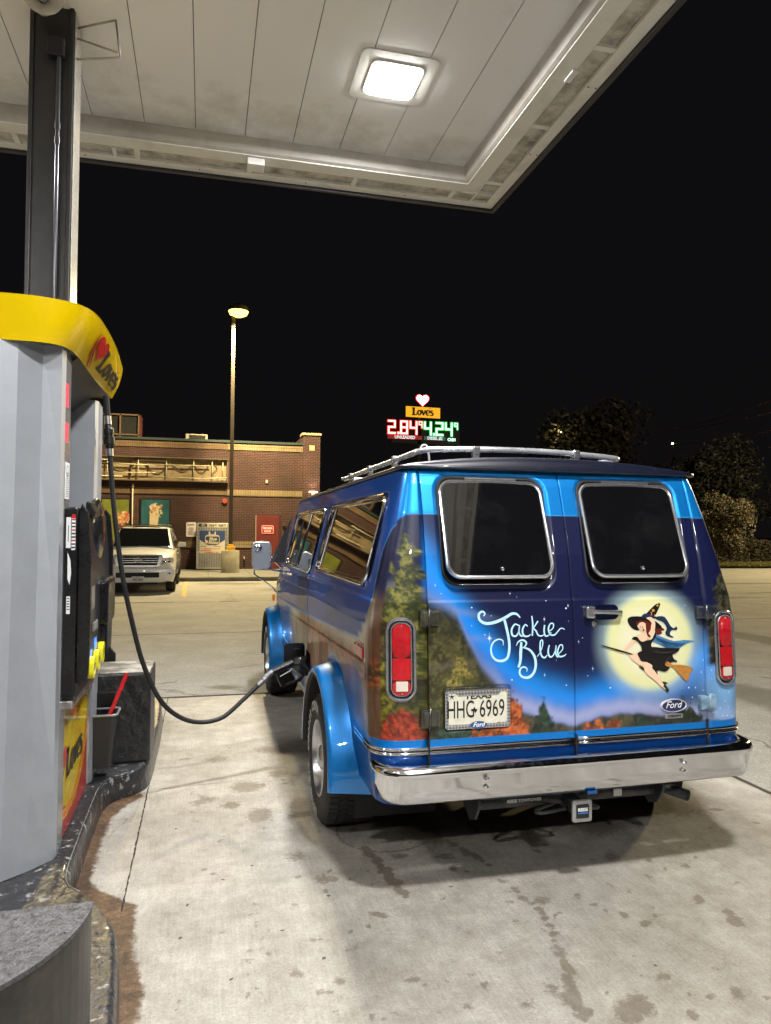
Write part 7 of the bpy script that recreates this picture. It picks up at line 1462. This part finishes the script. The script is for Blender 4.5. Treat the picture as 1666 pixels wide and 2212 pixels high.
# ================================================================ TREES, SHRUBS, LINES on the right
def leafy(name, label, x, y, z0, h, rx, cols, n=2600, trunk=.5, seed=1, leaf=.10, stems=6):
    rs = random.Random(seed); t = empty(name, (x, y, z0), label, 'tree' if 'tree' in name else 'shrub')
    bm = NB(); tips = []
    for k in range(stems):
        a = rs.uniform(0, 2*pi); r = rs.uniform(.25, .75)*rx; tip = Vector((r*cos(a), r*sin(a)*.8, h*rs.uniform(.55, .92))); tips.append(tip)
        tube(bm, catmull([(rs.uniform(-.1, .1)*trunk, 0, 0), (tip.x*.25, tip.y*.25, h*.25), (tip.x*.7, tip.y*.7, tip.z*.65), tip], 4), [max(.012, .05*trunk*h/3*(1-i/14)) for i in range(13)], 6)
    bobj('trunk', bm, pm('bark', (.06, .045, .03), .9, var=.3, vs=8), t)
    cl = [(tp_+Vector((rs.gauss(0, .12)*rx, rs.gauss(0, .12)*rx, rs.gauss(0, .05)*h)), rs.uniform(.22, .42)*rx) for tp_ in tips for _ in range(3)]
    cl += [(Vector((rs.uniform(-.8, .8)*rx, rs.uniform(-.6, .6)*rx, h*rs.uniform(.2, .75))), rs.uniform(.2, .35)*rx) for _ in range(stems)]
    vs, fs, mi = [], [], []
    for k in range(n):
        c, r = rs.choice(cl); d = Vector((rs.gauss(0, 1), rs.gauss(0, 1), rs.gauss(0, 1))).normalized()*r*(rs.random()**.35); p = c+d
        if p.z < .1: continue
        u = Vector((rs.gauss(0, 1), rs.gauss(0, 1), rs.gauss(0, 1))).normalized()*leaf*rs.uniform(.6, 1.4); w_ = u.cross(Vector((rs.gauss(0, 1), rs.gauss(0, 1), rs.gauss(0, 1)))).normalized()*leaf*.5
        i = len(vs); vs += [p-u, p-w_, p+u, p+w_]; fs.append((i, i+1, i+2, i+3)); mi.append(rs.randrange(len(cols)))
    me = bpy.data.meshes.new('crown'); me.from_pydata(vs, [], fs); me.polygons.foreach_set('material_index', mi)
    o = mobj('crown', me, [pm('leaf_%d_%d' % (int(c_[0]*1000), int(c_[1]*1000)), c_, .7) for c_ in cols], t); return t
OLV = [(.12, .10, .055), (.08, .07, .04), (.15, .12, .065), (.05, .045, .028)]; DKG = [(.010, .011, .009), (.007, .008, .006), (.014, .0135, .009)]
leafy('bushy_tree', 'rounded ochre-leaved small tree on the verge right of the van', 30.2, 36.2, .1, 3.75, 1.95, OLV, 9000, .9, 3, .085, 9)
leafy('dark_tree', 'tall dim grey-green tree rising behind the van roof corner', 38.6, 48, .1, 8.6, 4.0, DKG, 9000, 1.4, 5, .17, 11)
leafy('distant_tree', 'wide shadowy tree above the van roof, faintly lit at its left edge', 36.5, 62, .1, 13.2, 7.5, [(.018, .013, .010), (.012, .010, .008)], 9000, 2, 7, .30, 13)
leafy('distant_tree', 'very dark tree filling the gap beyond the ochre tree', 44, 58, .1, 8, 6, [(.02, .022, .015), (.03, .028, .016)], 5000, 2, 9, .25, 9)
# the hedge beyond the verge: clipped, continuous
rs = random.Random(11); hd_ = []; vs, fs = [], []
for k in range(16000):
    x = rs.uniform(27, 47); y = 38.3+rs.uniform(0, 1.4)-(x-27)*.06; z = .1+rs.random()**.7*(1.35+.12*sin(x*2.1)+.08*sin(x*5.3)); u = Vector((rs.gauss(0, 1), rs.gauss(0, 1), rs.gauss(0, 1))).normalized()*.08; w_ = u.cross(Vector((rs.gauss(0, 1), rs.gauss(0, 1), rs.gauss(0, 1)))).normalized()*.05; p = Vector((x, y, z)); i = len(vs); vs += [p-u, p-w_, p+u, p+w_]; fs.append((i, i+1, i+2, i+3))
me = bpy.data.meshes.new('hedge'); me.from_pydata(vs, [], fs); tag(mobj('hedge', me, pm('hedge_leaf', (.05, .04, .022), .8, var=.4, vs=3)), 'low dark clipped hedge beyond the yellow-lit verge', 'hedge')
# utility lines with their pole, and two far street lamps
WIR = pm('cable', (.8, .40, .34), .6, var=.2)  # reddish light on the lines is put into this bright base colour
def line(pa, pb, Ya, Yb, label, r=.04):
    a, b = pxY(*pa, Ya), pxY(*pb, Yb); pts = [a.lerp(b, t)-Vector((0, 0, .35*4*t*(1-t))) for t in np.linspace(-.25, 1, 20)]; bm = NB(); tube(bm, pts, r, 6); tag(bobj('power_line', bm, WIR), label, 'cable', 'power lines at the right edge')
line((1666, 865), (1435, 930), 45, 92, 'highest of the reddish power lines at the right edge'); line((1666, 890), (1405, 934), 45, 100, 'second highest reddish power line at the right edge'); line((1666, 930), (1455, 958), 45, 92, 'reddish power line ending at a small far lamp'); line((1666, 966), (1485, 990), 45, 80, 'lowest and faintest power line at the right edge', .024)
for (x, y, Yv, rr, label) in ((1213, 935, 61, .11, 'small bright far lamp shining in front of the wide shadowy tree'), (1453, 958, 92, .13, 'small bright far lamp at the end of a power line')):
    p = pxY(x, y, Yv); t = empty('far_street_lamp', (p.x, p.y, 0), label, 'street lamp', 'far street lamps')
    bm = NB(); tube(bm, [(p.x+.3, p.y+.3, 0), (p.x+.3, p.y+.3, p.z+.2), (p.x, p.y, p.z+.16)], .06, 6); bobj('lamp_pole', bm, BLACK, t, True)
    bm = NB(); bmesh.ops.create_uvsphere(bm, u_segments=10, v_segments=8, radius=rr, matrix=Matrix.Translation(p)); bobj('lamp_bulb', bm, pm('far_bulb', (1, .9, .6), .5, emit=12., ecol=(1, .88, .5)), t, True)
    if rr < .12:
        ld = bpy.data.lights.new('far_lamp', 'POINT'); ld.energy = 120; ld.color = (1, .8, .25); lo = bpy.data.objects.new('far_lamp', ld); C.objects.link(lo); lo.location = p+Vector((-.6, -.6, -.2)); lo.parent = t; lo.matrix_parent_inverse = Matrix.Translation(t.location).inverted()
t = empty('lamp_post', (33, 25, 0), 'second tall lot lamp standing beyond the right edge that lights the verge', 'lamp post')
bm = NB(); bx(bm, 32.93, 33.07, 24.93, 25.07, 0, 10.2); bobj('pole', bm, pm('pole_brown', (.045, .033, .02), .5), t, True)
bm = NB(); lathe(bm, [(0, .30), (.36, .16), (.40, -.02)], 'z', (33, 24.9, 10.2), 24); bobj('lamp_hood', bm, pm('hood_brown', (.09, .065, .04), .5), t, True)
ld = bpy.data.lights.new('sodium_lamp', 'POINT'); ld.energy = LAMP_W*8; ld.color = (1, .79, .42); ld.shadow_soft_size = .25
lo = bpy.data.objects.new('sodium_lamp', ld); C.objects.link(lo); lo.location = (33, 24.9, 10.0); lo.parent = t; lo.matrix_parent_inverse = Matrix.Translation(t.location).inverted()
# ================================================================ countable pieces become parts of their own
def split_loose(o):
    me = o.data; n = len(me.vertices); par = list(range(n))
    def find(a):
        while par[a] != a: par[a] = par[par[a]]; a = par[a]
        return a
    for e in me.edges:
        a, b = find(e.vertices[0]), find(e.vertices[1])
        if a != b: par[a] = b
    comp = {}
    for p in me.polygons: comp.setdefault(find(p.vertices[0]), []).append(p)
    if len(comp) < 2 or len(comp) > 100: return
    first = True; src = list(comp.values())
    newm = []
    for polys in src:
        ids = sorted({v for p in polys for v in p.vertices}); mp_ = {v: i for i, v in enumerate(ids)}
        m2 = bpy.data.meshes.new(o.name.split('.')[0]); m2.from_pydata([me.vertices[v].co for v in ids], [], [[mp_[v] for v in p.vertices] for p in polys])
        for m in me.materials: m2.materials.append(m)
        m2.polygons.foreach_set('material_index', [p.material_index for p in polys]); m2.polygons.foreach_set('use_smooth', [p.use_smooth for p in polys]); newm.append(m2)
    for m2 in newm[1:]:
        c = o.copy(); c.data = m2; C.objects.link(c)
    o.data = newm[0]
for nm in ('console_cheek', 'belt_moulding', 'strip_divider', 'side_plate', 'edge_flange', 'screw', 'tube_support', 'lamp_tube', 'wire', 'grade_button', 'rack_post', 'roof_slat', 'bumper_bolt', 'window_bar', 'price_display', 'holster_bracket',
           'moulding_inlay', 'door_gap', 'sill_panel', 'soldier_band', 'side_glass', 'roof_rail', 'grille_bar', 'intake_slat', 'reflector', 'lens_screw', 'lens_rib', 'keypad_screen', 'sticker', 'rim_slot', 'sleeve', 'side_bead', 'cabinet_frame', 'door_handle', 'card_reader', 'grade_strip', 'red_swoosh', 'indicator_strip'):
    for o in [x for x in bpy.data.objects if x.type == 'MESH' and x.name.split('.')[0] == nm and x.parent]: split_loose(o)
